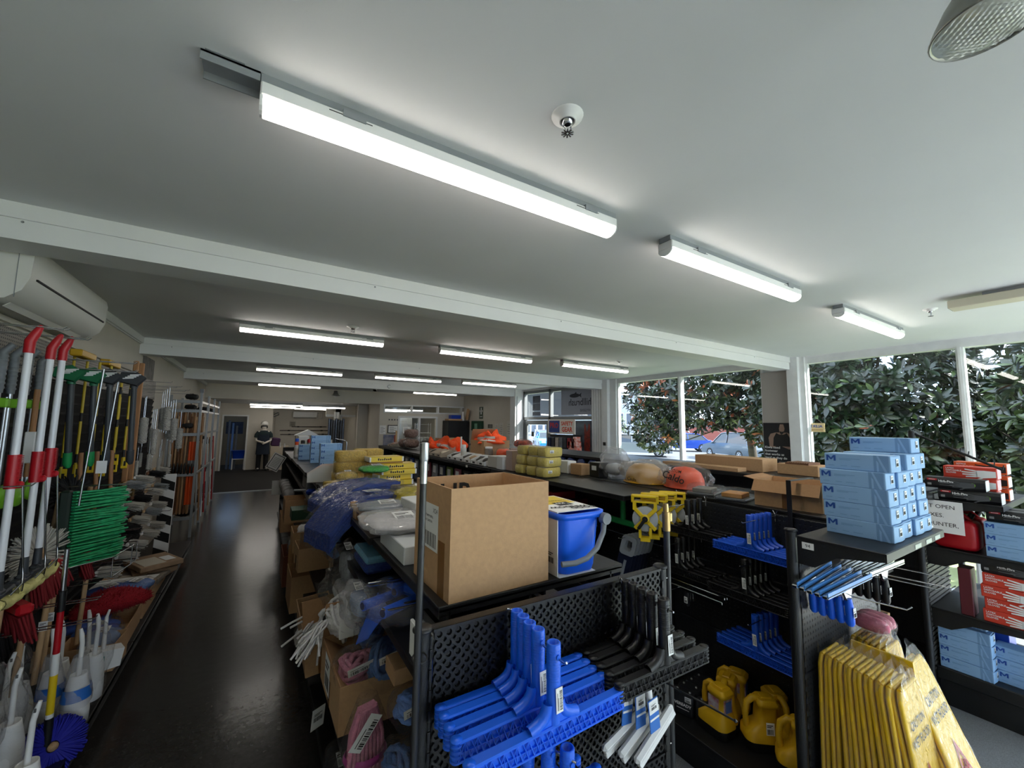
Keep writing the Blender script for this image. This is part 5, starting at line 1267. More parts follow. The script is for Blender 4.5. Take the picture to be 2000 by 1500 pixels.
# chrome tubes with black sleeves
for i in range(6):
    t = T('chrome_squeegee_bar', ['first', 'second', 'third', 'fourth', 'fifth', 'sixth'][i]+' chrome squeegee bar from the tool wall on the low left hook', 'squeegee', M=TR(2.46-.045*i, 1.62-.012*i, .89-.012*(i % 2)), group='chrome squeegee bars on the tool wall')
    b = MB(); b.box((-.009, -.2, -.008), (.009, .2, .008), .003); b.build('channel', STEEL, t)
    if i > 2:
        b = MB(); b.tube([(0, .02, -.01), (0, .025, -.09)], .015, 10); b.build('handle', BLKP, t); barcode(.022, .035, t, fr((-.016, .022, -.055), (0, -1, 0), (0, 0, 1)))
spine_hook('chrome hook of the chrome squeegee bars', 1.66, .86, L=.36)
# open reel tapes
def reel(lb, M):
    t = T('tape_reel', lb, 'tape reel', M=M, group='yellow open reel tapes'); w = .022
    b = MB()
    for s in (-1, 1):
        A = Matrix(((1, 0, 0, 0), (0, 0, 1, s*w-.0035), (0, 1, 0, 0), (0, 0, 0, 1)))
        for a in (PI/4, 3*PI/4, 5*PI/4, 7*PI/4):
            b.M = A @ TR(0, 0, 0) @ RZ(a); b.box((.02, -.012, 0), (.09, .012, .007), .003)
        b.M = A; b.lathe([(.016, 0), (.03, 0), (.03, .007), (.016, .007)], 14)
        b.box((-.075, .055, 0), (-.055, .11, .007)); b.box((.055, .055, 0), (.075, .11, .007)); b.box((-.03, -.14, 0), (.03, -.115, .007)); b.box((-.04, -.12, 0), (-.025, -.05, .007)); b.box((.025, -.12, 0), (.04, -.05, .007))
    b.M = I4; b.box((-.085, -w-.004, .1), (.085, w+.004, .112), .003); b.box((-.085, -w-.004, .135), (.085, w+.004, .15), .004); b.box((-.085, -w-.004, .1), (-.068, w+.004, .15), .003); b.box((.068, -w-.004, .1), (.085, w+.004, .15), .003); b.box((-.03, -w-.003, -.14), (.03, w+.003, -.128))
    b.build('frame', YEL, t)
    b = MB(); b.lathe([(.02, -.014), (.078, -.014), (.08, -.012), (.08, .012), (.078, .014), (.02, .014)], 28, M=RX(PI/2)); b.build('tape', mat('tape_grey', 'b4b8bb', .5), t)
    b = MB(); b.lathe([(.014, -.03), (.018, -.03), (.018, .03), (.014, .03), (0, .026)], 14, M=RX(PI/2)); b.box((-.01, -.04, -.075), (.01, -.03, .005), .003, M=RY(.6)); b.build('crank', BLKP, t)
    return t
rl = reel('yellow open reel tape nearest the aisle on the hook under the shelf end', TR(2.17, 1.83, 1.25) @ RZ(-PI/2+.65))
for i in range(1, 4): dup(rl, ['', 'second yellow open reel tape from the aisle end of its hook', 'third yellow open reel tape from the aisle end of its hook', 'yellow open reel tape closest to the tool wall'][i], M=TR(2.17+.085*i, 1.83-.006*i, 1.255) @ RZ(-PI/2+.62))
spine_hook('long chrome hook of the yellow reel tapes', 1.83, 1.375, L=.42)
# grey-handled saws in sleeves
for i in range(6):
    t = T('hand_saw', ['first', 'second', 'third', 'fourth', 'fifth', 'sixth'][i]+' grey-handled tool in dark sleeve from the aisle end of its hook', 'saw', M=TR(2.18+.034*i, 2.0, .99) @ RZ(-PI/2+.5) @ RY(.25), group='grey-handled tools in dark sleeves')
    b = MB(); rr = rrect(.1, .13, .025); ri_ = rrect(.05, .07, .018); A = Matrix(((1, 0, 0, 0), (0, 0, 1, -.012), (0, 1, 0, .05), (0, 0, 0, 1))); n = len(rr)
    for z in (0, .024): b.add([(x, y, z) for x, y in rr]+[(x, y, z) for x, y in ri_], [(k, (k+1) % n, (k+1) % n+n, k+n) for k in range(n)], 0, False, A)
    for pp in (rr, ri_): b.add([(x, y, 0) for x, y in pp]+[(x, y, .024) for x, y in pp], [(k, (k+1) % n, (k+1) % n+n, k+n) for k in range(n)], 0, True, A)
    b.build('handle', GRY, t)
    b = MB(); b.box((-.05, -.006, -.3), (.045, .006, -.01), .002); p = b.build('sleeve', mat('navy_sleeve', '141b30', .4), t); (lambda b: b.build('print', GRY, p))(MB().box((-.006, -.0066, -.17), (.012, -.006, -.05)))
    b = MB(); b.box((-.045, -.0075, -.27), (-.01, -.006, -.2)); b.build('label', PAPER, p)
spine_hook('chrome hook of the grey-handled tools', 2.0, 1.09, L=.4)
# torches and batteries on the base deck
def battery(lb, x, y, sticker, rz=0, first=[None]):
    M = TR(x, y, .202) @ RZ(rz)
    if first[0] is not None and not sticker: return dup(first[0], lb, M=M)
    t = T('lantern_battery', lb, 'battery', M=M, group='black lantern batteries on the base deck')
    b = MB(); loftp(b, [(rrect(.125, .062, .018), 0), (rrect(.13, .068, .02), .008), (rrect(.13, .068, .02), .1), (rrect(.122, .06, .018), .112)]); b.build('case', mat('battery_black', '24262a', .35), t)
    b = MB(); [b.lathe([(.006, 0), (.006, .006), (0, .008)], 8, M=TR(x_, 0, .112)) for x_ in (-.035, .035)]; b.build('terminals', GRY, t)
    if sticker: txt('EVEREADY', .022, PAPER, t, fr((0, -.0342, .055), (1, 0, 0), (0, 0, 1)), bold=.03); (lambda b: b.build('small_print', PAPER, t))(MB().box((-.03, -.0345, .031), (.04, -.034, .034))); barcode(.035, .028, t, fr((.035, -.0345, .09), (1, 0, 0), (0, 0, 1)))
    else: first[0] = t
    return t
battery('black lantern battery at the front with white lettering and price sticker', 2.2, 1.6, True, -1.3)
k = 0
for r in range(2):
    for c in range(4):
        if r == 0 and c == 0: continue
        battery(ORD[k]+' plain black lantern battery behind the lettered one, counted from the deck edge', 2.2+.075*c+.03*r, 1.61-.145*r, False, -1.25); k += 1
def torch(lb, x, y, rz, lab=True, src=[None, None]):
    M = TR(x, y, .202) @ RZ(rz)
    k = 0 if lab else 1
    if src[k] is not None: return dup(src[k], lb, M=M)
    t = T('lantern_torch', lb, 'torch', M=M, group='yellow lantern torches on the base deck'); YT = mat('torch_yellow', 'dfae1c', .4)
    b = MB(); loftp(b, [(rrect(.125, .17, .04), 0), (rrect(.13, .178, .042), .045)]); b.build('base', BLKP, t)
    b = MB(); loftp(b, [(rrect(.13, .178, .042), .045), ([(px, py*.99) for px, py in rrect(.128, .176, .042)], .08), ([(px, py-.012) for px, py in rrect(.11, .14, .03)], .1), ([(px, py-.025) for px, py in rrect(.092, .1, .025)], .12), ([(px, py-.03) for px, py in rrect(.088, .09, .02)], .2), ([(px, py-.03) for px, py in rrect(.1, .105, .02)], .205), ([(px, py-.03) for px, py in rrect(.1, .105, .02)], .222), ([(px, py-.028) for px, py in rrect(.08, .085, .02)], .236)], smooth=True); b.build('body', YT, t)
    b = MB(); b.tube([(0, -.0, .222), (0, .035, .228), (0, .062, .205), (0, .072, .15), (0, .07, .1), (0, .062, .075)], [.016, .017, .016, .014, .015, .018], 8); b.build('handle', YT, t)
    b = MB(); b.box((-.02, -.055, .234), (.02, .0, .242), .004); b.build('switch_ridge', YT, t)
    if lab:
        b = MB(); b.add([(-.0455, -.05, .125), (-.0455, .012, .125), (-.0455, .012, .195), (-.0455, -.05, .195), (-.03, -.0765, .125), (-.03, -.0765, .195), (.03, -.0765, .125), (.03, -.0765, .195)], [(0, 1, 2, 3), (0, 3, 5, 4), (4, 5, 7, 6)]); p = b.build('wrap_label', mat('label_red', '9c2a35', .4, col2='c8ccd6', vs=25), t)
        b = MB(); b.box((-.024, -.0785, .13), (.02, -.077, .185), .001); b.build('label_blue', mat('label_blue', '4a73c0', .4), p)
    else: barcode(.04, .06, t, fr((-.067, -.02, .12), (0, -1, 0), (0, 0, 1)))
    src[k] = t
    return t
torch('yellow lantern torch in front of the others at the deck edge, red and blue label', 2.23, 1.42, -.1)
torch('orange-yellow lantern torch second along the deck, label side turned away', 2.33, 1.42, 1.9)
torch('yellow lantern torch at the back against the tool wall', 2.44, 1.45, .3)
torch('plain yellow lantern torch with barcode sticker on its side, at the deck middle', 2.33, 1.24, .9, False)
torch('yellow lantern torch with dark red label near the corner post', 2.44, 1.2, 2.6)
torch('yellow lantern torch half hidden by the corner post', 2.31, 1.06, .6, False)
# ---------------------------------------------------------------- on the ledge and top shelf of the middle gondola
carton('brown open carton with a drooping flap on the ledge behind the corner glove shelf', .3, .34, .15, TR(2.76, 1.2, ZR) @ RZ(.12), flaps=(('l', -50, .08), ('b', 12, .06)))
t = T('strap', 'black strap hanging over the brown carton down to the tool wall', 'strap', (2.5, 1.12, 0)); b = MB(); b.box((.0, -.012, 1.1), (.004, .012, 1.56)); b.box((.0, -.012, 1.556), (.28, .012, 1.56)); b.build('webbing', BLKP, t)
for i, (x, y, a, lb) in enumerate(((2.66, 1.72, .3, 'flat clear tray pack with a grey booklet on the ledge beside the orange hat'), (2.65, 1.5, .2, 'flat clear tray pack with an orange card on the ledge beside the brown carton'))):
    t = T('tray_pack', lb, 'packet', M=TR(x, y, ZR) @ RZ(a)); b = MB(); b.box((-.11, -.09, 0), (.11, .09, .02), .006); b.build('tray', mat('smoke_tray', '55585a', .25), t); b = MB(); b.box((-.08, -.06, .02), (.07, .06, .045), .002); b.build('insert', mat('booklet', '77756f', .6) if i == 0 else mat('orange_card', 'c08436', .6), t); b = MB(); b.blob((0, 0, .03), (.135, .11, .04), 22, 10, .1, 8, i, .6); b.build('film', FILM, t)
def hat(lb, x, y, m, words, seed, fm=FILM, r=.125):
    t = T('hard_hat', lb, 'hard hat', (x, y, ZR))
    b = MB(); b.lathe([(r*1.06, .012), (r, .025), (r*.97, .07), (r*.82, .12), (r*.5, .152), (0, .162)], 24, M=Matrix.Diagonal((1, 1.15, 1, 1))); b.lathe([(r*1.06, .012), (r*1.12, .008), (r*1.05, .004)], 24, M=Matrix.Diagonal((1, 1.18, 1, 1))); b.build('shell', m, t)
    b = MB(); b.blob((0, 0, .085), (r*1.25, r*1.5, .1), 34, 20, .14, 9, seed, .9); b.build('bag_film', fm, t)
    for s, sz, z, a in words: txt(s, sz, INK, t, fr((-r*(1.0 if z < .09 else .93), .0, z), (.1, -1, -a), (.35, 0, 1)), ex=.02, bold=.015)
    return t
hat('orange hard hat in a clear bag printed with black lettering', 2.78, 1.96, mat('hat_orange', 'e85c3c', .4), [('CUSTOM', .03, .13, .1), ('Caldo', .075, .08, .25)], 3)
hat('yellow hard hat wrapped in a milky plastic bag', 2.73, 2.3, mat('hat_yellow', 'e2a91e', .4), [('Cado', .04, .03, .1)], 5, FILMM, .14)
bag('tall crumpled clear bag standing left of the yellow hard hat', (2.72, 2.62, ZR+.13), (.12, .13, .13), GYC, 81, inner=[((0, 0, -.05), (.07, .08, .05), mat('clear_grey', 'c3c7cb', .3))], amp=.16, sticker=False, fm=FILMM)
t = rbox('black product box with white label behind the shelf end', .12, .12, .13, TR(2.66, 2.76, ZR), BLKP, 'black_box'); b = MB(); b.box((-.0605, -.03, .06), (-.06, .03, .1)); b.build('label', PAPER, t)
rbox('brown product box third in the row at the shelf back', .13, .15, .1, TR(2.62, 2.96, ZR) @ RZ(.05), CARD, 'product_box')
rbox('white product box next to the brown one at the shelf back', .12, .14, .115, TR(2.6, 3.14, ZR) @ RZ(.1), PAPER, 'product_box')
rbox('leftmost white product box in the row at the shelf back', .12, .13, .11, TR(2.6, 3.3, ZR), PAPER, 'product_box')
# nine sponge blocks
SPY = mat('sponge_yellow', 'e3cc66', .7, var=.1, vs=60, bump=.5, bs=150)
def sponge(lb, M):
    t = T('sponge_block', lb, 'sponge', M=M, group='yellow wrapped sponges stacked on the shelf')
    b = MB(); loftp(b, [(rrect(.2, .125, .03), .004), (rrect(.22, .14, .04), .02), (rrect(.22, .14, .04), .07), (rrect(.2, .125, .03), .084)]); b.build('sponge', SPY, t)
    b = MB(); loftp(b, [(rrect(.222, .142, .04), .01), (rrect(.226, .146, .04), .03), (rrect(.226, .146, .04), .07), (rrect(.2, .125, .03), .088)]); b.build('film', FILM, t)
    barcode(.05, .025, t, fr((-.05, -.0745, .05), (1, 0, 0), (0, 0, 1)))
    return t
s0 = None
for l in range(3):
    for c in range(3):
        M = TR(2.24+.01*l, 2.97+.155*c, ZR+.088*l) @ RZ(.15+.05*math.sin(l*3+c*2)) if c < 2 else TR(2.23+.012*l, 3.3, ZR+.088*l) @ RZ(.1)
        lb = ['nearest', 'middle', 'farthest'][c]+' wrapped yellow sponge in the '+['bottom', 'middle', 'top'][l]+' layer of the stack'
        if s0 is None: s0 = sponge(lb, M)
        else: dup(s0, lb, M=M)
# open trays and boxes along the shelf
def tray(lb, x, y, w=.24, d=.16, h=.09, m=None, fillm=None, rz=0):
    t = T('bin_tray', lb, 'tray', M=TR(x, y, ZR) @ RZ(rz), group='white card bin trays along the shelf')
    b = MB()
    for s in (-1, 1): b.prism([(-w/2, 0), (w/2, 0), (w/2, h), (0, h), (-w/2, h*.5)], .004, M=fr((0, s*d/2, 0), (1, 0, 0), (0, 0, 1)))
    b.box((w/2-.004, -d/2, 0), (w/2, d/2, h)); b.box((-w/2, -d/2, 0), (-w/2+.004, d/2, h*.5)); b.box((-w/2, -d/2, 0), (w/2, d/2, .004)); b.build('body', m or PAPER, t)
    b = MB(); b.box((-w/2-.0008, -.03, .012), (-w/2, .03, .03)); b.build('label', INK, t)
    if fillm: b = MB(); b.blob((.01, 0, h*.5), (w*.4, d*.4, h*.42), 14, 8, .2, 12, int(y*10)); b.build('contents', fillm, t)
    return t
rbox('pale pink carton standing beside the yellow sponges', .16, .12, .2, TR(2.24, 3.52, ZR), mat('pinkish_box', 'c9b0a6', .7), 'carton')
rbox('white box in front of the pale pink carton', .1, .12, .13, TR(2.18, 3.66, ZR), PAPER, 'carton')
rbox('printed white box with red spot beside the bin trays', .2, .2, .12, TR(2.25, 3.85, ZR), mat('offwhite_box', 'd6d2ca', .7), 'carton')
DRK = mat('dark_goods', '3b3733', .7, var=.4, vs=40)
for i in range(6): tray(['nearest', 'second', 'third', 'fourth', 'fifth', 'sixth'][i]+' white bin tray along the aisle edge of the shelf, counted from the sponges', 2.25, 4.08+.175*i, fillm=(DRK, DRK, mat('tan_goods', 'b79c7c', .8), DRK, None, DRK)[i])
for i in range(3): tray(['nearest', 'middle', 'farthest'][i]+' brown bin tray in front of the orange vests', 2.25, 5.35+.19*i, m=CARD_G, fillm=(mat('cream_goods', 'd6cbb4', .8), None, DRK)[i])
bottle('white pump bottle standing at the shelf edge', 2.22, 4.72, ZR, mat('offwhite_bottle', 'd8d8d4', .4), WHT, .2, .035, 'bottles on the middle shelf', True)
t = T('glass_jar', 'clear jar with white lid on the shelf in front of the brown carton', 'jar', (2.6, 4.75, ZR)); b = MB(); b.lathe([(0, 0), (.05, 0), (.055, .01), (.055, .12), (.045, .14)], 16); b.build('body', film('jar_glass', 'cfd8d8', .2, .5, bump=.1), t); b = MB(); b.lathe([(.05, .14), (.05, .165), (0, .167)], 16); b.build('lid', WHT, t)
b = MB(); b.tube([(2.45, 5.3, ZR), (2.45, 5.3, ZR+.28)], .012, 8); tag(b.build('white_tube', WHT), 'thin white tube standing on end in front of the brown carton', 'tube')
VEST = mat('hi_vis_orange', 'ff5a1e', .6, bump=.3, bs=30); RFL = mat('reflective_tape', 'c9ccc9', .4)
def vest(lb, x, y, z, r, seed, stripes=2):
    t = T('safety_vest', lb, 'vest', (x, y, z))
    def sf(u, v, k=1.0):
        a = u*2*PI; q = noise.noise(Vector((math.cos(a)*1.6, math.sin(a)*1.6, v*2.5+seed*3)))
        w = (1-v**2*.62)*(1+.3*math.sin(a*3+seed)*v+.7*q)*k
        return (math.cos(a)*r[0]*w, math.sin(a)*r[1]*w, r[2]*(v*(1.0+.3*math.sin(a*2+seed*2))+.5*q*v))
    b = MB(); b.grid(lambda u, v: sf(u, v), 34, 12, smooth=False, cu=True); top = [sf(k/34, 1) for k in range(34)]; b.add(top, [tuple(range(34))]); b.build('cloth', VEST, t)
    for k in range(stripes):
        b = MB(); b.grid(lambda u, v: sf(.4+u*.32, .2+.32*k+.17*v+.25*(u-.5), 1.04), 10, 2); b.build('reflective_band', RFL, t)
    return t
carton('open brown carton behind the orange vests near the cabinet', .35, .3, .22, TR(2.72, 6.4, ZR), tape=False)
vest('big crumpled orange safety vest with silver band on the shelf', 2.5, 5.75, ZR, (.2, .28, .22), 1)
vest('red-orange safety vest lying left of the big one', 2.45, 6.25, ZR, (.17, .22, .16), 4, 1)
carton('brown carton full of orange vests in the middle of the shelf', .4, .4, .24, TR(2.75, 5.0, ZR), flaps=(('b', 110),), tape=False)
vest('orange vest heaped in the brown carton', 2.75, 5.0, ZR+.2, (.21, .22, .13), 7, 2)
carton('pinkish closed carton at the back of the shelf past the sponges', .25, .3, .17, TR(2.78, 4.15, ZR), m=mat('pinkish_box', 'c9b0a6', .7), closed=True, tape=False)
bag('bag of orange and black gloves on the pinkish carton', (2.78, 4.2, ZR+.23), (.1, .16, .06), mat('orange_black', 'd9542a', .7, col2='2a2624', vs=30), 84, 'glove_pack', 'gloves', sticker=False)
bag('orange bagged gloves beside the carton of vests', (2.72, 4.55, ZR+.08), (.11, .13, .08), VEST, 86, 'glove_pack', 'gloves', sticker=False)
RAG = mat('rag_mix', 'a98a7c', .9, col2='6d5348', vs=40, bump=.5, bs=60)
for i, (x, y, z) in enumerate(((2.35, 7.2, .1), (2.35, 7.55, .09), (2.38, 7.35, .27), (2.6, 7.0, .09))): bag(['nearest bag of mixed rags on the far end of the shelf', 'farther bag of mixed rags on the far end of the shelf', 'top bag of mixed rags with a peaked film on the far end', 'bag of dark rags beside the others on the far end'][i], (x, y, ZR+z), (.14, .17, .1), RAG if i < 3 else DRK, 90+i, 'rag_bag', 'bag', sticker=False, knot=(i == 2))
tray('last low cardboard tray at the far end of the shelf', 2.35, 8.1, .3, .3, .08, CARD_G, RAG)
b = MB(); b.box((2.095, 2.9, ZR-.045), (2.099, 2.94, ZR-.02)); b.build('price_ticket', PAPER, g2)
b = MB(); b.box((2.095, 4.35, ZR-.045), (2.099, 4.39, ZR-.02)); b.build('price_ticket', PAPER, g2)
# goods below the long shelf
t = T('binder', 'red lever-arch box with two white spine labels under the long shelf', 'binder', (2.25, 2.9, .95)); b = MB(); b.box((0, 0, 0), (.25, .075, .3), .003); b.build('body', mat('binder_red', 'a3202a', .5), t); b = MB(); b.box((-.001, .01, .06), (0, .025, .22)); b.box((-.001, .045, .06), (0, .06, .22)); b.build('label', PAPER, t)
b = MB(); b.box((2.2, 2.5, .93), (2.52, 3.1, .95)); b.build('shelf', BLK, g2)
rbox('dark red box beside the lever-arch box under the shelf', .2, .06, .27, TR(2.36, 2.72, .95), mat('maroon_box', '5b1d28', .5), 'box')
t = T('torch_pack', 'blue and yellow blister pack hanging under the long shelf', 'packet', (2.26, 2.55, .95)); b = MB(); b.box((-.01, -.06, 0), (.01, .06, .26), .003); b.build('card', BLUED, t); b = MB(); b.blob((-.02, 0, .1), (.03, .04, .09), 12, 8); b.build('tool', YEL, t)
t = T('green_squeegee', 'dark green squeegee hanging below the shelf end beside the reel tapes', 'squeegee', (2.3, 2.14, 1.2)); b = MB(); b.tube([(0, 0, .12), (0, 0, -.03)], .02, 10); b.build('socket', GRN, t); b = MB(); b.box((-.02, -.22, -.07), (.02, .22, -.03), .008); b.build('blade_bar', GRN, t)
spine_hook('chrome hook of the green squeegee', 2.14, 1.315, L=.32)
cols = ['7a2f35', '3f6b3a', '5a5f66', '2f4f8f', '8d8a80', '44403c', '9c5560', '6d7f3a', '3c3f52', '88888a']
for i in range(18):
    y = 3.3+.27*i; m_ = mat('packet_'+cols[i % 10], cols[i % 10], .6, var=.3, vs=20)
    t = T('hanging_packet', ORD[i]+' carded packet hanging under the long shelf, counted from the lever-arch box', 'packet', (2.24, y, .93), group='carded packets under the long shelf')
    b = MB(); b.box((-.012, -.09, 0), (.012, .09, .33), .003); b.build('card', m_, t); b = MB(); b.box((-.014, -.05, .2), (-.012, .05, .3)); b.build('print', mat('offwhite_box', 'd6d2ca', .7) if i % 3 else PAPER, t)
for i in range(5): spine_hook(ORD[i]+' chrome hook for carded packets under the long shelf', 3.5+1.0*i, 1.27, L=.28)
# ================================================================ WINDOW-SIDE GONDOLA with gloves on its end
g3 = T('gondola_shelving', 'black gondola nearest the windows with shelves of gloves on its end', 'shelving', (0, 0, 0))
RIB = mat('ribbed_steel', '4a4845', .5)
b = MB()
b.box((4.03, .955, .2), (4.55, .975, 1.3))
for k in range(34): b.box((4.03, .948, .22+k*.032), (4.55, .956, .236+k*.032))
b.build('ribbed_panel', RIB, g3)
for z, y0, x1, nm_ in ((1.37, .58, 4.95, 'shelf'), (1.04, .4, 4.97, 'shelf'), (.63, .4, 4.97, 'shelf')):
    b = MB(); b.box((4.04, y0, z-.016), (x1, .95, z), .002); b.box((4.04, y0-.003, z-.036), (x1, y0+.003, z-.002)); b.prism([(.95, z-.01), (.95, z-.12), (.86, z-.12), (.76, z-.06), (y0, z-.036), (y0, z-.01)], .004, M=Matrix(((0, 0, 1, 4.04), (1, 0, 0, 0), (0, 1, 0, 0), (0, 0, 0, 1)))); b.build(nm_, BLK, g3)
b = MB(); b.box((4.04, .38, .17), (4.97, .95, .25), .006); b.box((4.06, .4, 0), (4.95, .94, .17)); b.build('base_deck', BLK, g3)
for x in (4.0, 4.98):
    b = MB(); b.tube([(x, .965, 0), (x, .965, 1.84 if x < 4.5 else 1.3)], .02, 12); b.build('post', BLK, g3)
b = MB(); b.tube([(4.0, .95, 1.82), (4.03, .56, 1.60)], .008, 8)
for k in range(12): u = k/11; b.tube([(4.0+.03*u, .95-.39*u, 1.82-.22*u), (4.0+.03*u, .945-.39*u, 1.85-.22*u)], .003, 5)
b.build('sloping_arm', BLK, g3)
b = MB(); b.lathe([(.0, 0), (.05, 0), (.05, .04), (0, .05)], 12, M=TR(3.97, .92, 1.37)); b.build('clamp', BLKP, g3)
for k in range(8):
    y0 = .98+.95*k
    b = MB(); b.box((4.49, y0, .15), (4.51, y0+.94, 1.36)); b.build('back_panel', PEGY, g3)
    shelf(4.1, 4.93, y0, y0+.94, 1.395, 'shelf', g3); shelf(4.05, 4.95, y0, y0+.94, .2, 'base_deck', g3, .05); shelf(4.15, 4.49, y0, y0+.94, .75, 'shelf', g3)
GLB = mat('black_glove_box', '17181b', .4); GLR = mat('red_glove_box', 'cf3f2c', .5); GLO = mat('orange_glove_box', 'd95a20', .5)
def gbox(kind, lb, M, grp, L=.25, d=.12, h=.075, src={}):
    if kind in src: return dup(src[kind], lb, M=M, group=grp)
    t = T('glove_box', lb, 'box', M=M, group=grp)
    b = MB()
    if kind == 'black': loftp(b, [([(0, .015), (L, .015), (L, d-.015), (0, d-.015)], 0), ([(0, 0), (L, 0), (L, d), (0, d)], .02), ([(0, 0), (L, 0), (L, d), (0, d)], h-.02), ([(0, .015), (L, .015), (L, d-.015), (0, d-.015)], h)], smooth=False)
    else: b.box((0, 0, 0), (L, d, h), .0025)
    b.build('body', {'black': GLB, 'red': GLR, 'orange': GLO}[kind], t)
    b = MB(); b.box((L, .004, .004), (L+.002, d-.004, h-.004)); b.build('end_print', PAPER if kind != 'red' else mat('pink_print', 'e6b9bd', .6), t)
    F = lambda x, z: fr((L*x, -.001, h*z), (1, 0, 0), (0, 0, 1))
    if kind == 'black':
        b = MB(); b.box((L*.05, -.001, h*.7), (L*.22, 0, h*.86)); p = b.build('logo_red', RED, t); (lambda b: b.build('print', PAPER, p))(MB().box((-.016, -.0015, 0), (.016, .0015, .0004), M=F(.135, .78))); txt('High-Five', .019, PAPER, t, F(.37, .66), bold=.03)
        b = MB(); b.box((L*.26, -.0012, h*.5), (L*.55, 0, h*.53)); b.box((L*.26, -.0012, h*.3), (L*.5, 0, h*.32)); b.box((L*.05, -.0012, h*.25), (L*.12, 0, h*.45)); b.build('small_print', mat('grey_print', '8a8a8a', .6), t)
        b = MB(); b.lathe([(.014, 0), (0, .0004)], 16, M=F(.8, .5)); b.build('green_spot', LIME, t)
        b = MB(); hand(b, F(.66, .45), .045); b.build('glove_print', mat('dark_grey_print', '4c4e52', .6), t)
    else:
        w = ('LATEX', 'DISPOSABLE', 'GLOVES') if kind == 'red' else ('NITRILE', 'HEAVY DUTY', 'GLOVES')
        for i, s in enumerate(w): txt(s, .014, PAPER, t, F(.05, .8-.2*i), align='LEFT', bold=.02)
        b = MB(); hand(b, F(.72, .42), .06); b.build('glove_print', PAPER if kind == 'red' else INK, t)
    src[kind] = t
    return t
def hand(b, M, s):
    """flat printed glove pointing to -x"""
    b.add([(x*s, y*s, .0004) for x, y in ((-.4, -.35), (.2, -.45), (1.1, -.3), (1.1, .35), (.2, .4), (-.35, .38))], [(0, 1, 2, 3, 4, 5)], 0, False, M)
    for k, (y0, y1, L) in enumerate(((.28, .45, 1.25), (.08, .14, 1.5), (-.12, -.12, 1.45), (-.3, -.38, 1.2))):
        b.add([(-.3*s, (y0-.09)*s, .0004), (-.3*s, (y0+.09)*s, .0004), (-L*s, (y1+.06)*s, .0004), (-L*s, (y1-.06)*s, .0004)], [(0, 1, 2, 3)], 0, False, M)
    b.add([(0, -.4*s, .0004), (.25*s, -.4*s, .0004), (-.35*s, -.75*s, .0004), (-.5*s, -.65*s, .0004)], [(0, 1, 2, 3)], 0, False, M)
A = lambda x, y, z, a=0: TR(x, y, z) @ RZ(-PI/2+a)
gk = 'black glove boxes by the window'
gbox('black', 'lower black glove box on the top end shelf by the window', A(4.06, .87, 1.37), gk, .285); gbox('black', 'upper black glove box on the top end shelf by the window', A(4.05, .93, 1.446, .02), gk)
for i in range(3): gbox('red', ['bottom', 'middle', 'top'][i]+' red latex glove box on the top end shelf by the window', A(4.2, .87-.004*i, 1.37+.0755*i), 'red glove boxes by the window')
for i in range(3): gbox('orange', ['bottom', 'middle', 'top'][i]+' orange nitrile glove box on the top end shelf by the window', A(4.37, .84, 1.37+.088*i), 'orange glove boxes by the window')
for i in range(3):
    for c in range(2): dup(G0, ['bottom', 'middle', 'top'][i]+' blue glove box on the middle window-end shelf, '+['front', 'rear'][c]+' column', M=A(4.055+.13*c, .67, 1.04+.073*i), group='blue glove boxes on the middle window-end shelf')
gbox('black', 'black glove box lying on the blue ones on the middle window-end shelf', A(4.08, .66, 1.26, .02), gk)
gbox('black', 'second black glove box beside it on the blue ones', A(4.21, .66, 1.26), gk)
for i in range(2):
    t = T('fuel_can', ['red fuel can behind the blue glove boxes on the middle shelf', 'second red fuel can farther back on the middle shelf'][i], 'can', (4.15+.2*i, .81, 1.04)); b = MB(); b.blob((0, 0, .1), (.09, .11, .1), 18, 10, 0, 1, 0, .35); b.build('body', RED, t); b = MB(); b.tube([(0, -.07, .19), (0, -.04, .225), (0, .04, .225), (0, .07, .19)], .013, 8); b.build('handle', RED, t); b = MB(); b.tube([(.04, -.05, .19), (.05, -.07, .24)], .016, 8); b.build('spout', INK, t)
for i in range(4): gbox('red', ['bottom', 'second', 'third', 'top'][i]+' red latex glove box on the lower window-end shelf', A(4.055+.006*(i % 2), .71-.01*(i % 2), .63+.0755*i), 'red glove boxes on the lower window-end shelf')
gbox('black', 'black glove box on top of the red ones on the lower window-end shelf', A(4.05, .70, .934), gk)
rbox('dark red glove carton standing behind the red boxes on the lower shelf', .12, .06, .3, TR(4.12, .78, .63), mat('maroon_box', '5b1d28', .5), 'box')
for i in range(4): dup(G0, ['bottom', 'second', 'third', 'top'][i]+' blue glove box in the left stack on the window-end base deck', M=A(4.055+.004*(i % 2), .93, .25+.073*i, .01*(i % 3)), group='blue glove boxes on the window-end base deck')
dup(G0, 'blue glove box lying tilted on the left stack of the window-end base deck', M=A(4.1, .95, .545, -.04), group='blue glove boxes on the window-end base deck')
for i in range(3): dup(G0, ['bottom', 'middle', 'top'][i]+' blue glove box in the front stack of the window-end base deck', M=A(4.13+.006*i, .685+.004*i, .25+.073*i), group='blue glove boxes on the window-end base deck')
t = rbox('royal blue product box with printed panel on the window-end base deck', .2, .2, .3, TR(4.35, .74, .25), BLUED, 'box'); b = MB(); b.box((-.101, -.08, .12), (-.1, .05, .17)); p = b.build('print', mat('tan_print', 'c9b9a0', .6), t); txt('PRO', .035, SRED, p, fr((-.1015, .0, .145), (0, -1, 0), (0, 0, 1)), bold=.03)
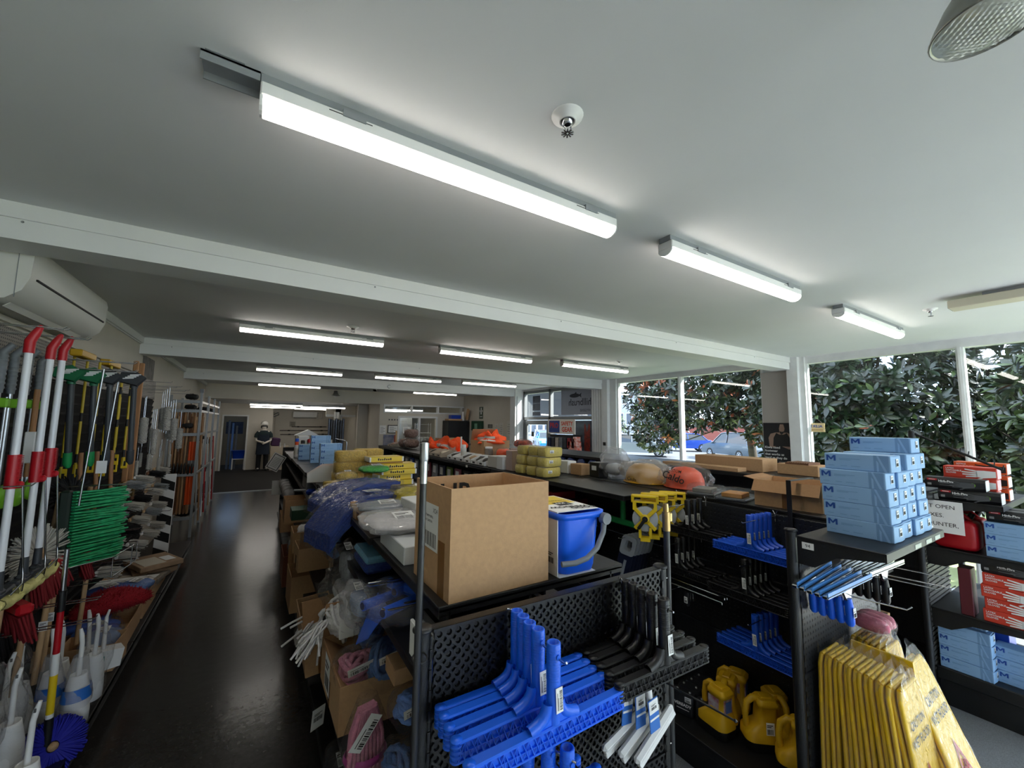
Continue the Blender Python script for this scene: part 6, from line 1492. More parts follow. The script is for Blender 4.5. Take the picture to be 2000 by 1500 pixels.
# notice card
t = T('notice_card', 'white card notice asking not to open the boxes, standing by the window gondola', 'notice', M=fr((3.965, .865, 1.265), (0, -1, 0), (0, 0, 1)))
b = MB(); b.box((-.26, -.105, -.003), (.125, .105, 0)); b.build('sheet', PAPER, t)
for i, s in enumerate(('PLEASE DO NOT OPEN', 'THE BOXES.', 'ASK AT COUNTER,')): txt(s, .036, INK, t, TR((.09, .035, .1)[i], .065-.058*i, .0005), align='RIGHT')
rbox('small white leaflet stack on the window side of the corner glove shelf', .13, .1, .014, TR(2.755, .68, ZG), PAPER, 'leaflets', 'leaflets')
# cartons and packets along it
for i, (x, y, w, d, h, lb) in enumerate(((4.5, 2.55, .3, .75, .13, 'long flat brown carton on top of the window gondola'), (4.55, 1.9, .25, .35, .1, 'short flat brown carton with ribbed tape on the window gondola'), (4.2, 2.75, .16, .9, .04, 'thin flattened carton sheet lying on the window gondola'))):
    rbox(lb, w, d, h, TR(x, y, 1.397), CARD, 'flat_carton')
b = MB(); b.box((-.125, -.1, 0), (.125, .1, .015)); t = T('tape_roll_strip', 'dark ribbed strip on the short flat carton', 'strip', (4.55, 1.9, 1.498)); [b.box((-.12, -.1+.02*k, .015), (.12, -.09+.02*k, .02)) for k in range(10)]; b.build('strip', WOODD, t)
for i in range(12):
    t = T('blue_packet', ORD[i]+' navy glove packet hanging along the window gondola, counted from the flat cartons', 'packet', (4.14, 3.7+.24*i, 1.1), group='navy glove packets on the window gondola')
    b = MB(); b.blob((0, 0, .12), (.04, .09, .13), 12, 8, .1, 12, i, .6); b.build('packet', mat('navy_packet', '22336b', .4, col2='46527c', vs=30), t); b = MB(); b.box((-.045, -.03, .1), (-.042, .03, .16)); b.build('label', PAPER, t)
b = MB(); b.tube([(4.12, 3.6, 1.36), (4.12, 6.7, 1.36)], .006, 6); b.build('hang_rail', BLK, g3)
# ================================================================ LEFT WALL: brooms, mops and brushes
g4 = T('wall_shelving', 'long black slatted wall bay with hooks and a low deck along the left wall', 'shelving', (0, 0, 0))
for k in range(6):
    y0 = 1.2+1.0*k
    b = MB(); b.box((-1.295, y0, .2), (-1.25, y0+.99, 2.36))
    b.build('back_panel', mat('slat_black', '0c0d0f', .7, spec=.3), g4)
    b = MB(); b.box((-1.25, y0, 2.12), (-1.235, y0+.99, 2.36), .002); b.build('punched_strip', pegmat('pegboard_beige', '6f6a60', .02, .005, 'yz'), g4)
    for j in range(24):
        b = MB(); z = .3+j*.076; b.add([(-1.25, y0, z), (-1.25, y0+.99, z), (-1.235, y0+.99, z+.055), (-1.235, y0, z+.055), (-1.25, y0, z+.06), (-1.25, y0+.99, z+.06)], [(0, 1, 2, 3), (3, 2, 5, 4)]); b.build('slat', MATS['slat_black'], g4)
    b = MB(); b.box((-1.25, y0, .165), (-.7, y0+.99, .2), .004); b.box((-.712, y0, .12), (-.7, y0+.99, .19)); b.build('deck', BLK, g4)
    for x in (-1.15, -.78):
        b = MB(); b.tube([(x, y0+.1, 0), (x, y0+.1, .165)], .014, 8); b.lathe([(.028, 0), (.028, .01), (.014, .014)], 10, M=TR(x, y0+.1, 0)); b.build('foot', BLK, g4)
def hook(lb, y, z, x1, x0=-1.24, two=False, drop=0):
    b = MB()
    for dy in ((-.02, .02) if two else (0,)): b.tube([(x0, y+dy, z), (x1, y+dy, z+drop), (x1+.012, y+dy, z+drop+.012)], .003, 6)
    if two: b.tube([(x0, y-.02, z), (x0, y+.02, z)], .003, 6)
    return tag(b.build('wire_hook', CHR), lb, 'hook')
# white-pole sponge mops
def spmop(lb, x, y, zt):
    t = T('sponge_mop', lb, 'mop', (x, y, 0), group='white-poled sponge mops')
    b = MB(); b.tube([(0, 0, 1.16), (0, 0, zt-.07)], .0135, 14); b.build('pole', mat('pole_white', 'e3e5ea', .25), t)
    b = MB(); b.tube([(0, 0, 1.1), (0, 0, 1.2)], [.018, .0145], 12); b.build('ferrule', DKG, t)
    b = MB(); b.tube([(0, 0, zt-.11), (0, 0, zt-.055), (.014, 0, zt-.02), (.026, 0, zt+.012), (.03, 0, zt+.02)], [.0185, .0185, .017, .011, .006], 12); b.build('cap', RED, t)
    b = MB(); b.tube([(0, 0, 1.545), (0, 0, 1.69)], .0215, 14); b.box((0, -.013, 1.545), (.038, .013, 1.575), .008)
    for k in range(14): b.box((.008, -.014, 1.585+k*.0075), (.0235, .014, 1.588+k*.0075))
    b.build('sleeve_grip', RED, t)
    b = MB(); b.tube([(.034, 0, 1.56), (.05, .05, 1.2), (.05, .06, 1.165), (.06, .03, 1.13), (.045, -.02, 1.1)], .004, 6); b.tube([(.05, .06, 1.165), (.035, .12, 1.1), (.03, .13, 1.07)], .004, 6); b.build('pull_rod', CHR, t)
    b = MB()
    for s in (-1, 1): b.box((-.022, s*.01, 1.085), (.022, s*.19, 1.105), .006, M=TR(0, 0, 0) @ Matrix.Rotation(.08*s, 4, 'X'))
    b.box((-.02, -.03, 1.08), (.02, .03, 1.125), .01); b.build('clamp', DKG, t)
    b = MB()
    for s in (-1, 1): b.grid(lambda u, v: (.032*math.cos(u*2*PI)*(1 if v < .98 else .6), s*(.005+.2*v), 1.06+.022*math.sin(u*2*PI)-.03*math.sin(v*3.1)*.6+.006*math.sin(v*16)), 12, 10, cu=True)
    b.build('sponge', mat('sponge_pale', 'd8cf86', .7, bump=.4, bs=60), t)
    return t
sm = spmop('white-poled sponge mop nearest the camera on the left wall hook', -.9, 2.66, 2.25)
dup(sm, 'middle white-poled sponge mop with red grip', (-.9, 2.88, .0)); dup(sm, 'third white-poled sponge mop with red grip, closest to the green broom', (-.895, 3.0, .01))
hook('long chrome double hook through the red mop caps', 2.67, 2.262, -.8, two=True); hook('second chrome double hook through the red mop caps', 2.95, 2.265, -.8, two=True)
hook('chrome hook sticking out below the first red mop grip', 2.6, 1.56, -.82)
# grey gripped poles with lime clips
def gripped(lb, x, y, src=[None]):
    if src[0] is not None: return dup(src[0], lb, (x, y, 0))
    t = T('litter_tool', lb, 'litter tool', (x, y, 0), group='grey-gripped poles with lime clips')
    b = MB(); b.tube([(0, 0, 1.5), (0, 0, 2.0)], .010, 10); b.tube([(.03, 0, 1.5), (.03, 0, 1.95)], .005, 8); b.build('tube', ALU, t)
    b = MB(); b.tube([(0, 0, 1.97), (0, 0, 2.1), (0, 0, 2.17), (.03, 0, 2.21)], [.015, .017, .017, .014], 12); [b.lathe([(.017, 0), (.0195, .006), (.017, .012)], 12, M=TR(0, 0, 1.99+.022*k)) for k in range(8)]; b.build('grip', mat('grip_grey', '74797d', .5), t)
    b = MB(); b.box((-.018, -.018, 1.9), (.04, .018, 1.945), .006); b.build('clip', LIME, t)
    b = MB(); b.lathe([(0, 0), (.055, 0), (.06, .008), (.055, .018), (0, .022)], 18, M=TR(.02, 0, 1.46) @ RY(PI/2) @ TR(0, 0, -.01)); b.tube([(0, 0, 1.5), (.02, 0, 1.44)], .02, 8); b.build('lime_end', LIME, t)
    src[0] = t
    return t
for i, (x, y) in enumerate(((-1.08, 2.75), (-1.08, 2.95), (-1.08, 3.06), (-1.05, 3.12), (-1.08, 3.35))): gripped(ORD[i]+' grey-gripped aluminium pole with lime clip behind the white mops, counted from the camera', x, y)
t = T('wooden_pole', 'short wooden pole with a white paper tag among the grey-gripped poles', 'pole', (-1.0, 3.1, 0)); b = MB(); b.tube([(0, 0, 1.55), (0, 0, 2.0)], .012, 10); b.build('pole', WOOD, t); b = MB(); b.box((-.02, -.02, 1.62), (.02, .02, 1.78), .004); b.build('paper_tag', PAPER, t)
t = T('black_bag', 'large black folded bag hanging at the near end of the left wall', 'bag', (-1.15, 2.55, 0)); b = MB(); b.blob((0, -.05, 1.95), (.07, .3, .22), 20, 12, .12, 8, 4, .7); b.build('cloth', mat('black_cloth', '141518', .9), t)
# dark tubes with striped heads
def tubeTool(lb, x, y, hm, em):
    t = T('reaching_tool', lb, 'tool', (x, y, 0), group='dark tubes with striped heads')
    b = MB(); b.tube([(0, .08, 1.62), (0, 0, 2.1)], .016, 12); b.build('tube', mat('tube_charcoal', '3f4246', .4), t)
    b = MB(); b.prism([(-.06, 0), (.03, -.035), (.075, .02), (.02, .07), (-.05, .06)], .03, M=fr((-.01, -.015, 2.1), (1, 0, .1), (0, .3, 1))); h = b.build('head', hm, t)
    b = MB(); [b.box((-.04+.012*k, .012+.008*k, .03), (.015+.012*k, .018+.008*k, .033), M=fr((-.01, -.0155, 2.1), (1, 0, .1), (0, .3, 1))) for k in range(4)]; b.build('stripe', PAPER, h)
    for z in (0,): b = MB(); b.tube([(0, 0, 2.06), (0, 0, 2.1)], .021, 12); b.build('collar', hm, t)
    b = MB(); b.tube([(0, .078, 1.64), (0, .088, 1.57), (.006, .092, 1.545)], [.021, .022, .01], 12); b.build('tip', em, t)
    return t
GDK = mat('deep_green', '1d6b45', .45)
tubeTool('first dark tube tool with green striped head and green tip', -1.0, 3.52, GDK, GRN); tubeTool('second dark tube tool with green striped head and green tip', -.92, 3.6, GDK, GRN)
tubeTool('third dark tube tool with grey striped head and grey tip', -.85, 3.62, DKG, DKG); tubeTool('fourth dark tube tool with grey striped head, nearest the yellow poles', -.74, 3.66, DKG, DKG)
hook('chrome double hook under the striped tool heads', 3.55, 2.16, -.72, two=True); hook('chrome double hook in front of the yellow poles', 3.4, 2.2, -.7, two=True)
for i, (y, z0, z1) in enumerate(((3.35, 1.35, 2.15), (3.66, 1.38, 2.12))):
    b = MB(); b.tube([(-.86, y, z0), (-.82, y, z1)], .005, 8); tag(b.build('thin_rod', ALU), ['thin aluminium rod hanging left of the striped tool heads', 'thin aluminium rod with paper tag hanging among the striped tools'][i], 'rod')
b = MB(); b.box((-.88, 3.655, 1.5), (-.83, 3.66, 1.58)); tag(b.build('paper_tag', PAPER), 'white paper tag on the thin rod among the striped tools', 'tag')
# yellow poles, heads and tags
def ypole(lb, x, y, z0, z1, src=[None]):
    t = T('yellow_pole', lb, 'pole', (x, y, 0), group='thin yellow poles with tags')
    b = MB(); b.tube([(0, 0, z0), (0, 0, z1)], .008, 8); b.build('pole', mat('pole_yellow', 'c9ad1d', .4), t)
    b = MB(); [b.tube([(0, 0, z0+(z1-z0)*u), (0, 0, z0+(z1-z0)*u+.06)], .009, 8) for u in (.1, .45, .8)]; b.build('black_band', INK, t)
    b = MB(); b.box((-.012, -.004, z0-.02), (.03, .004, z0+.07), .003); p = b.build('tag', YEL, t); b = MB(); b.box((-.005, -.005, z0+.0), (.02, -.004, z0+.04)); b.build('print', INK, p)
    return t
for i in range(10): ypole(ORD[i]+' thin yellow pole with black bands and yellow tag on the left wall', -1.12+.03*(i % 4)+.01*i, 3.95+.1*i, 1.44+.02*(i % 3), 2.3-.015*i)
for i, (y, x) in enumerate(((3.85, -1.05), (4.35, -1.03))):
    t = T('block_squeegee', ['nearer yellow squeegee head lying on the wall hook', 'farther yellow squeegee head lying on the wall hook'][i], 'squeegee', (x, y, 2.28)); b = MB(); b.box((-.03, -.14, -.02), (.03, .14, .025), .006); b.build('block', mat('mustard', 'c79a1b', .45), t); b = MB(); b.tube([(0, .14, 0), (0, .19, 0)], .02, 8); b.build('socket', INK, t)
for i, (y, m_) in enumerate(((4.9, WOODD), (5.05, WOODD))):
    t = T('hand_broom', ['long brown wooden handle with bristle end beside the yellow poles', 'second long brown wooden handle with bristle end beside the yellow poles'][i], 'broom', (-.99+.01*i, y, 0)); b = MB(); b.box((-.02, -.012, 1.25), (.02, .012, 2.38), .006); b.build('handle', WOOD, t); b = MB(); b.box((-.03, -.03, 1.15), (.035, .03, 1.3), .004); b.build('bristles', mat('brown_bristle', '4d3a20', .9, col2='6b5327', vs=150), t)
for i in range(3):
    b = MB(); b.tube([(-1.0+.05*i, 3.9+.12*i, 1.1), (-1.02+.05*i, 3.9+.12*i, 1.62)], .013, 8); b.tube([(-1.0+.05*i, 3.9+.12*i, 1.1), (-1.0+.05*i, 3.9+.12*i, 1.14)], .017, 8); tag(b.build('broomstick', WOOD), ['first', 'second', 'third'][i]+' brown wooden handle hanging below the striped tools', 'handle', 'wooden handles below the striped tools')
# bristle helper: wavy tufts from a block
def bristles(b, o, ax, d, w, n, rows, L, r, seed, up_=(0, 0, 1), mi=0, wav=.006):
    rn = random.Random(seed); o = Vector(o); ax = Vector(ax).normalized(); d = Vector(d).normalized(); up2 = ax.cross(d)
    for j in range(rows):
        for i in range(n):
            p = o+ax*((i+.5)/n-.5)*w+up2*((j+.5)/rows-.5)*.05
            s = Vector((rn.uniform(-1, 1), rn.uniform(-1, 1), rn.uniform(-1, 1)))*.012
            b.tube([p, p+d*L*.5+s*.4+ax*math.sin(i*1.7)*wav, p+d*L*rn.uniform(.93, 1.05)+s], [r, r*1.05, r*.8], 4, mi)
t = T('broom', 'big green stiff broom head with long bristles hung sideways on the left wall', 'broom', (-.93, 3.5, 1.2))
b = MB(); b.box((-.05, -.03, -.24), (.0, .03, .22), .01); b.build('block', mat('dark_block', '1a2a22', .6), t)
b = MB(); bristles(b, (0, 0, -.01), (0, 0, 1), (.55, .85, -.06), .45, 26, 6, .33, .0065, 4); q = b.build('bristles', mat('green_bristle', '1f8a55', .5, col2='2fb878', vs=30), t); q['kind'] = 'stuff'
def fluffdisc(lb, x, y, z, r, m_, seed, nrm=(1, -.5, .2), n=150, nm='round_brush', th=.05):
    t = T(nm, lb, 'brush', M=fr((x, y, z), Vector(nrm).orthogonal(), Vector(nrm).cross(Vector(nrm).orthogonal())))
    rn = random.Random(seed); b = MB(); b.lathe([(0, .0), (r*.16, .0), (r*.16, .02), (0, .03)], 14); b.build('hub', DKG if nm != 'round_brush' or m_ is BKB else WOODL, t)
    b = MB()
    for k in range(n):
        a = rn.uniform(0, 2*PI); h = rn.uniform(-th, th)*.5; c, s = math.cos(a), math.sin(a); q = rn.uniform(.88, 1.05)
        b.tube([(c*r*.2, s*r*.2, h*.3), (c*r*.65, s*r*.65, h), (c*r*q, s*r*q, h*1.3)], [.005, .006, .004], 4)
    q = b.build('bristles', m_, t); q['kind'] = 'stuff'
    return t
BKB = mat('black_bristle', '0e0f12', .8); WTB = mat('white_bristle', 'b9b6ae', .8); RDB = mat('red_bristle', '7d0f18', .8)
fluffdisc('black round brush head hanging behind the third sponge mop', -1.0, 3.75, 1.36, .13, BKB, 1)
fluffdisc('pale fluffy dust mop disc low behind the sponge heads', -1.0, 3.35, 1.1, .16, WTB, 2, n=220)
fluffdisc('black fluffy brush disc next to the pale dust mop', -.98, 3.75, 1.02, .12, BKB, 3)
fluffdisc('deep blue round bristle brush at the front of the low deck', -.76, 2.98, .26, .12, mat('blue_bristle', '14189a', .7), 4, (.5, -1, .35), 620)
fluffdisc('black round bristle brush beside the blue one on the deck', -.95, 2.85, .35, .11, BKB, 5, (.5, -1, .3))
for i, (x, y, z) in enumerate(((-.95, 3.35, 1.0), (-.92, 3.75, .98), (-.98, 3.05, .92))):
    t = T('broom', ['red soft broom head left of the wire basket', 'red broom head behind the wire basket on the left wall', 'red broom head under the sponge mops'][i], 'broom', M=TR(x, y, z) @ RZ(.3*i))
    b = MB(); b.box((-.03, -.17, .0), (.03, .17, .05), .012); b.build('block', RED, t); b = MB(); bristles(b, (0, 0, 0), (0, 1, 0), (.25, 0, -1), .34, 30, 4, .13, .006, 7+i); q = b.build('bristles', RDB, t); q['kind'] = 'stuff'
for i, (x, y, z0, z1, tx) in enumerate(((-1.0, 2.95, .35, .95, 0), (-1.0, 3.25, .4, 1.0, 0), (-.95, 3.33, .42, .98, 1), (-.98, 3.52, .4, 1.0, 1), (-.95, 3.95, .35, .95, 0), (-1.03, 3.6, 1.05, 1.4, 0), (-1.0, 3.7, 1.02, 1.38, 0), (-.95, 3.8, 1.0, 1.4, 0))):
    t = T('broomstick', ORD[i]+' pale wooden broom handle hanging along the left wall, counted from the camera', 'handle', (x, y, 0), group='wooden broom handles on the left wall'); b = MB(); b.tube([(0, 0, z0), (.02, .0, z1)], .013, 10); b.build('pole', WOODL, t)
    if tx: barcode(.035, .05, t, fr((.014, -.014, z0+.3), (1, 0, 0), (0, 0, 1)))
for i, (y, z) in enumerate(((2.7, .85), (3.1, .72), (3.55, .6), (2.45, .62))):
    t = T('broom', ['large black broom head at the near end of the left wall', 'second black broom head low on the left wall', 'third black broom head low on the left wall', 'lowest black broom head at the near end'][i], 'broom', (-1.1, y, z)); b = MB(); b.box((-.03, -.17, .08), (.03, .17, .13), .01); b.build('block', BLKP, t); b = MB(); bristles(b, (0, 0, .08), (0, 1, 0), (.2, 0, -1), .34, 28, 5, .2, .007, 20+i); q = b.build('bristles', BKB, t); q['kind'] = 'stuff'
b = MB(); pts = [(-.72, 3.5, 1.0), (-.68, 3.75, 1.0), (-.7, 4.0, .97), (-.98, 4.05, .97), (-1.24, 4.0, .97)]
b.tube([(-1.24, 3.45, .92)]+pts, .0035, 6); b.tube([(p[0], p[1], p[2]-.12) for p in pts], .0035, 6); [b.tube([p, (p[0], p[1], p[2]-.12)], .003, 5) for p in pts]; [b.tube([(-1.2, 3.5+.09*k, .86), (-.72, 3.5+.09*k, .86)], .0025, 5) for k in range(6)]; tag(b.build('wire_basket', CHR), 'chrome wire basket over the red broom heads on the left wall', 'basket')
for i, (y, z, x1) in enumerate(((3.2, .86, -.7), (3.05, .8, -.68), (3.7, 1.42, -.6), (4.3, 1.0, -.75), (4.6, 1.25, -.75), (5.2, 1.2, -.75), (5.6, .9, -.75), (4.9, .72, -.8))): hook(ORD[i]+' chrome wire hook sticking out of the lower left wall, counted from the red pole', y, z, x1, two=i < 4)
# white bristle brushes
def blockbrush(lb, x, y, z, m_, blk, L=.15, src={}):
    k = (m_.name, blk.name)
    if k in src: return dup(src[k], lb, (x, y, z))
    t = T('scrub_brush', lb, 'brush', (x, y, z), group='bristle brushes on the left wall hooks'); b = MB(); b.box((-.03, -L/2, -.015), (-.005, L/2, .015), .006); b.build('block', blk, t)
    b = MB(); bristles(b, (-.01, 0, 0), (0, 1, 0), (1, -.15, -.25), L*.95, 20, 4, .12, .0025, 3, wav=.003); q = b.build('bristles', m_, t); q['kind'] = 'stuff'
    src[k] = t
    return t
n = 0
for r_, z in enumerate((1.3, 1.12, .92, .7)):
    for c_ in range(5):
        m_, bk_ = ((WTB, WOODL), (mat('silver_bristle', '8f9496', .5), WOODL), (WTB, WHT), (BKB, WOODD))[(r_+c_) % 4 if r_ != 3 else 2]
        blockbrush(['upper', 'second', 'third', 'lowest'][r_]+' row bristle brush, '+ORD[c_]+' from the camera, beyond the green broom', -.95+.02*(c_ % 2), 4.35+.42*c_, z, m_, bk_)
# hanging bottle brushes
def botbrush(lb, x, y, z, L, r, src={}):
    k = (round(L, 2), round(r, 3))
    if k in src: return dup(src[k], lb, (x, y, z))
    t = T('bottle_brush', lb, 'brush', (x, y, z), group='white bottle brushes hanging on the left wall'); b = MB(); b.tube([(0, 0, 0), (0, 0, -L*1.9)], .003, 6); b.tube([(0, .012*math.cos(1), .01), (0, 0, 0)], .003, 5); b.build('wire', CHR, t)
    b = MB(); b.grid(lambda u, v: (r*(1+.18*math.sin(u*50))*math.cos(u*2*PI+v*20)*(1 if .03 < v < .97 else .3), r*(1+.18*math.cos(u*44))*math.sin(u*2*PI+v*20)*(1 if .03 < v < .97 else .3), -L*.8-v*L), 18, 26, smooth=False, cu=True); b.build('bristles', WTB, t)
    src[k] = t
    return t
for i in range(14): botbrush(ORD[i]+' white bottle brush in the hanging cluster before the pole rack', -1.05+.07*(i % 4), 5.25+.11*i, 2.2-.12*(i % 3), .26, .022+.01*(i % 2))
for i in range(8): botbrush(ORD[i]+' thin wire brush hanging below the white bottle brushes', -1.08+.06*(i % 4), 5.3+.15*i, 1.62-.05*(i % 2), .16, .015)
for i in range(6): hook(ORD[i]+' chrome wire hook over the bottle brushes, counted from the camera', 5.2+.3*i, 2.22-.03*(i % 2), -.78)
# striped board
t = T('hazard_board', 'leaning black and white striped hazard board before the pole rack', 'board', M=TR(-.86, 6.05, .25) @ RX(-.12) @ RZ(-.25)); b = MB(); b.box((-.07, -.008, 0), (.07, .008, .98)); b.build('board', PAPER, t)
for k in range(5): b = MB(); b.add([(-.07, -.0085, .08+.19*k), (.07, -.0085, .02+.19*k), (.07, -.0085, .12+.19*k), (-.07, -.0085, .18+.19*k)], [(0, 1, 2, 3)]); b.build('stripe', INK, t)
# goods on the deck
KR = mat('kraft_pack', 'a08468', .8, var=.15, vs=20)
def flatpack(lb, M, w, d, h, m_=KR, gl=True):
    t = T('flat_pack', lb, 'packet', M=M); b = MB(); b.box((-w/2, -d/2, 0), (w/2, d/2, h), .004); b.build('pack', m_, t)
    if gl: b = MB(); b.box((-w*.4, -d*.45, h), (w*.1, d*.2, h+.003)); b.build('print', mat('cream_print', 'cfc6b4', .7), t); b = MB(); b.box((w*.15, -d*.3, h), (w*.4, d*.1, h+.002)); b.build('label', PAPER, t)
    return t
for i in range(5): flatpack(['bottom', 'second', 'third', 'fourth', 'top'][i]+' brown printed pack fanned on the deck beyond the striped board', TR(-.9+.02*i, 5.75-.07*i, .205+.05*i) @ RZ(.2*i-.3) @ RX(.08*(i % 2)), .34, .42, .045)
for i in range(4): flatpack(['bottom', 'second', 'third', 'top'][i]+' grey-brown bristle mat pack on the deck before the brown packs', TR(-.98+.03*i, 5.1+.05*i, .205+.04*i) @ RZ(.1-.1*i), .38, .4, .035, mat('grey_brown', '8d8377', .9, var=.2, vs=60))
rbox('flat white card box on the deck behind the red duster', .34, .2, .05, TR(-.96, 4.98, .37) @ RZ(-.1), PAPER, 'card_box')
carton('low cardboard tray of blue film packs on the deck, nearest', .44, .55, .14, TR(-.95, 4.28, .203) @ RZ(.02), tape=False)
carton('second low cardboard tray along the deck edge under the white card box', .44, .5, .16, TR(-.95, 4.86, .203), tape=False)
carton('cardboard carton at the deck edge beyond the trays', .42, .5, .15, TR(-.95, 5.4, .203), tape=False, closed=True)
for i, (x, y, z) in enumerate(((-1.0, 4.25, .37), (-.92, 4.45, .41), (-1.0, 4.75, .42), (-.85, 4.85, .4), (-.9, 4.15, .34))):
    bag(ORD[i]+' blue cloth pack in clear film on the low deck, counted from the near tray', (x, y, z), (.17, .14, .05), LBL if i % 2 else mat('pack_blue', '2f57b0', .8, bump=.4, bs=60), 100+i, 'cloth_pack', 'cloths', rz=.4*i, amp=.12)
bag('clear film bag with a grey-blue cloth in the near deck tray', (-.84, 4.0, .32), (.12, .14, .08), mat('grey_blue_cloth', '7c8db0', .9), 110, amp=.2)
carton('short cardboard carton with taped side at the near corner of the deck goods', .3, .22, .17, TR(-.86, 3.9, .203) @ RZ(-.1))
t = T('fluffy_duster', 'red fluffy bean-shaped duster pad lying on the blue film packs', 'duster', M=TR(-.86, 4.3, .46) @ RZ(.5) @ RX(.3) @ Matrix.Diagonal((1.15, 1.2, 1.3, 1))); b = MB()
def bean(u, v):
    a = u*2*PI; ph = (v-.5)*PI*.99; q = Vector((.2*math.cos(ph)*math.cos(a), .1*math.cos(ph)*math.sin(a), .05*math.sin(ph))); q.y += .045*math.cos(q.x*9); f = 1+.05*noise.noise(q*90); return q*f
b.grid(bean, 60, 26, cu=True); b.build('pile', mat('red_pile', '8f1220', .95, col2='b81a2a', vs=120, bump=1, bs=220), t)
b = MB(); rn = random.Random(5)
for k in range(700):
    u, v = rn.random(), rn.uniform(.15, .95); p = bean(u, v); d = Vector((p.x*.3, p.y, p.z*2.2)).normalized(); b.tube([p, p+d*.014+Vector((rn.uniform(-1, 1), rn.uniform(-1, 1), 0))*.004], [.002, .0008], 3, caps=False)
q = b.build('fibres', mat('red_pile', ''), t); q['kind'] = 'stuff'
# toilet brushes in holders
def toilet(lb, M, wrap=0, src={}):
    if wrap in src: return dup(src[wrap], lb, M=M)
    t = T('toilet_brush', lb, 'brush', M=M, group='white toilet brushes on the near deck')
    b = MB(); b.lathe([(.048, 0), (.055, .006), (.056, .06), (.05, .16), (.036, .235), (.034, .25), (.03, .25), (.03, .24), (0, .235)], 22); b.build('holder', WHT, t)
    b = MB(); b.tube([(0, 0, .22), (0, 0, .4), (.006, 0, .44), (.014, 0, .475)], [.011, .010, .0105, .007], 10); b.tube([(.006, -.006, .445), (.006, .006, .445)], .004, 6); b.build('handle', WHT, t)
    b = MB(); b.box((.001, -.0115, .437), (.009, -.0095, .453), .002); b.build('hang_hole', mat('hole_grey', '555555', .8), t)
    if wrap == 1:
        b = MB(); b.lathe([(.059, .13), (.054, .19)], 22, 0); p = b.build('blue_label', mat('tag_blue', ''), t); b = MB(); b.box((-.025, -.0585, .155), (.02, -.0565, .165)); b.box((-.025, -.058, .172), (.01, -.056, .178)); b.build('print', PAPER, p)
        b = MB(); b.grid(lambda u, v: ((.064-.035*v)*math.cos(u*2*PI)*(1+.12*math.sin(u*20+v*9)), (.064-.035*v)*math.sin(u*2*PI)*(1+.12*math.cos(u*17+v*5)), .1+v*.24), 24, 6, cu=True); b.build('film', FILMM, t)
    if wrap == 2:
        b = MB(); b.blob((0, 0, .2), (.075, .06, .2), 22, 14, .16, 9, 2, .8); b.build('film', FILM, t)
    src[wrap] = t
    return t
tb = [(-.72, 2.55, .2, 0), (-.86, 2.45, .3, 0), (-.73, 3.13, .26, 1), (-.74, 3.4, .24, 2), (-.86, 3.28, .24, 1), (-.9, 3.5, .2, 0), (-.98, 3.3, .2, 2), (-.96, 3.05, .24, 2), (-.86, 2.82, .25, 2), (-1.02, 2.9, .35, 2), (-1.0, 2.7, .4, 1), (-.9, 2.66, .38, 2), (-1.08, 3.15, .35, 0), (-.8, 3.6, .2, 0)]
lbs = ['nearest', 'near-wall', 'blue-labelled front', 'film-wrapped front', 'blue-labelled second-row', 'plain one beside the carton', 'film-wrapped back-row', 'film-wrapped middle', 'film-wrapped one behind the nearest', 'film-wrapped wall-side', 'blue-labelled wall-side', 'film-wrapped one by the black brush', 'plain back-row', 'plain farthest']
for (x, y, z, w), l in zip(tb, lbs): toilet(l+' white toilet brush in its holder on the near deck', TR(x, y, z if z > .21 else .2) @ RZ(x*9+y*5) @ RX(.05*math.sin(y*9)), w)
t = T('dust_pan', 'white scoop dustpan with teal label at the end of the toilet brushes', 'dustpan', M=TR(-.73, 3.55, .33) @ RZ(.4)); b = MB(); b.prism([(-.07, 0), (.075, .0), (.09, .1), (-.05, .12)], .09, M=fr((0, .045, 0), (1, 0, 0), (0, 0, 1))); b.build('pan', WHT, t); b = MB(); b.box((-.055, -.047, .05), (.0, -.0455, .085)); b.build('teal_label', mat('teal_label', '1f8f86', .5), t); b = MB(); b.tube([(0, 0, .1), (0, 0, .3), (.01, 0, .34)], [.012, .009, .006], 8); b.build('handle', WHT, t)
# red telescopic pole
t = T('telescopic_pole', 'red and black telescopic pole with white and yellow label in front of the brooms', 'pole', M=TR(-.78, 2.98, .2) @ RX(.03)); Z = [(0, .2, .017, BLKP, 'lower_grip'), (.2, .5, .0145, WHT, 'label_sleeve'), (.5, .7, .013, RED, 'red_tube'), (.7, .8, .0155, BLKP, 'upper_grip'), (.8, 1.0, .010, ALU, 'inner_tube')]
for z0, z1, r, m_, nm_ in Z: b = MB(); b.tube([(0, 0, z0), (0, 0, z1)], r, 14); b.build(nm_, m_, t)
b = MB(); b.lathe([(.0149, .22), (.0149, .4)], 14); b.build('yellow_print', YEL, t)

# ---------------------------------------------------------------- aluminium pole rack
t = T('pole_rack', 'tall aluminium rack holding wooden handles against the left wall', 'rack', (0, 0, 0))
for y in (8.3, 9.4, 10.5, 11.7):
    for x in (-.84, -1.22):
        b = MB(); b.box((x-.018, y-.018, 0), (x+.018, y+.018, 2.3 if x > -1 else 2.25), .004); b.build('upright', mat('rack_grey', '9a9d9e', .4, .6), t)
        if x > -1 and y < 9: b = MB(); b.box((x-.026, y-.026, 2.3), (x+.026, y+.026, 2.36), .004); b.build('cap', GRY, t)
for z in (2.15, 2.0, 1.62, .98, .3):
    b = MB(); b.box((-1.22, 8.285, z-.025), (-.84, 8.3, z+.025), .003); b.build('cross_bar', MATS['rack_grey'], t)
    b = MB(); b.box((-.85, 8.3, z-.02), (-.835, 11.7, z+.02), .003); b.build('side_bar', MATS['rack_grey'], t)
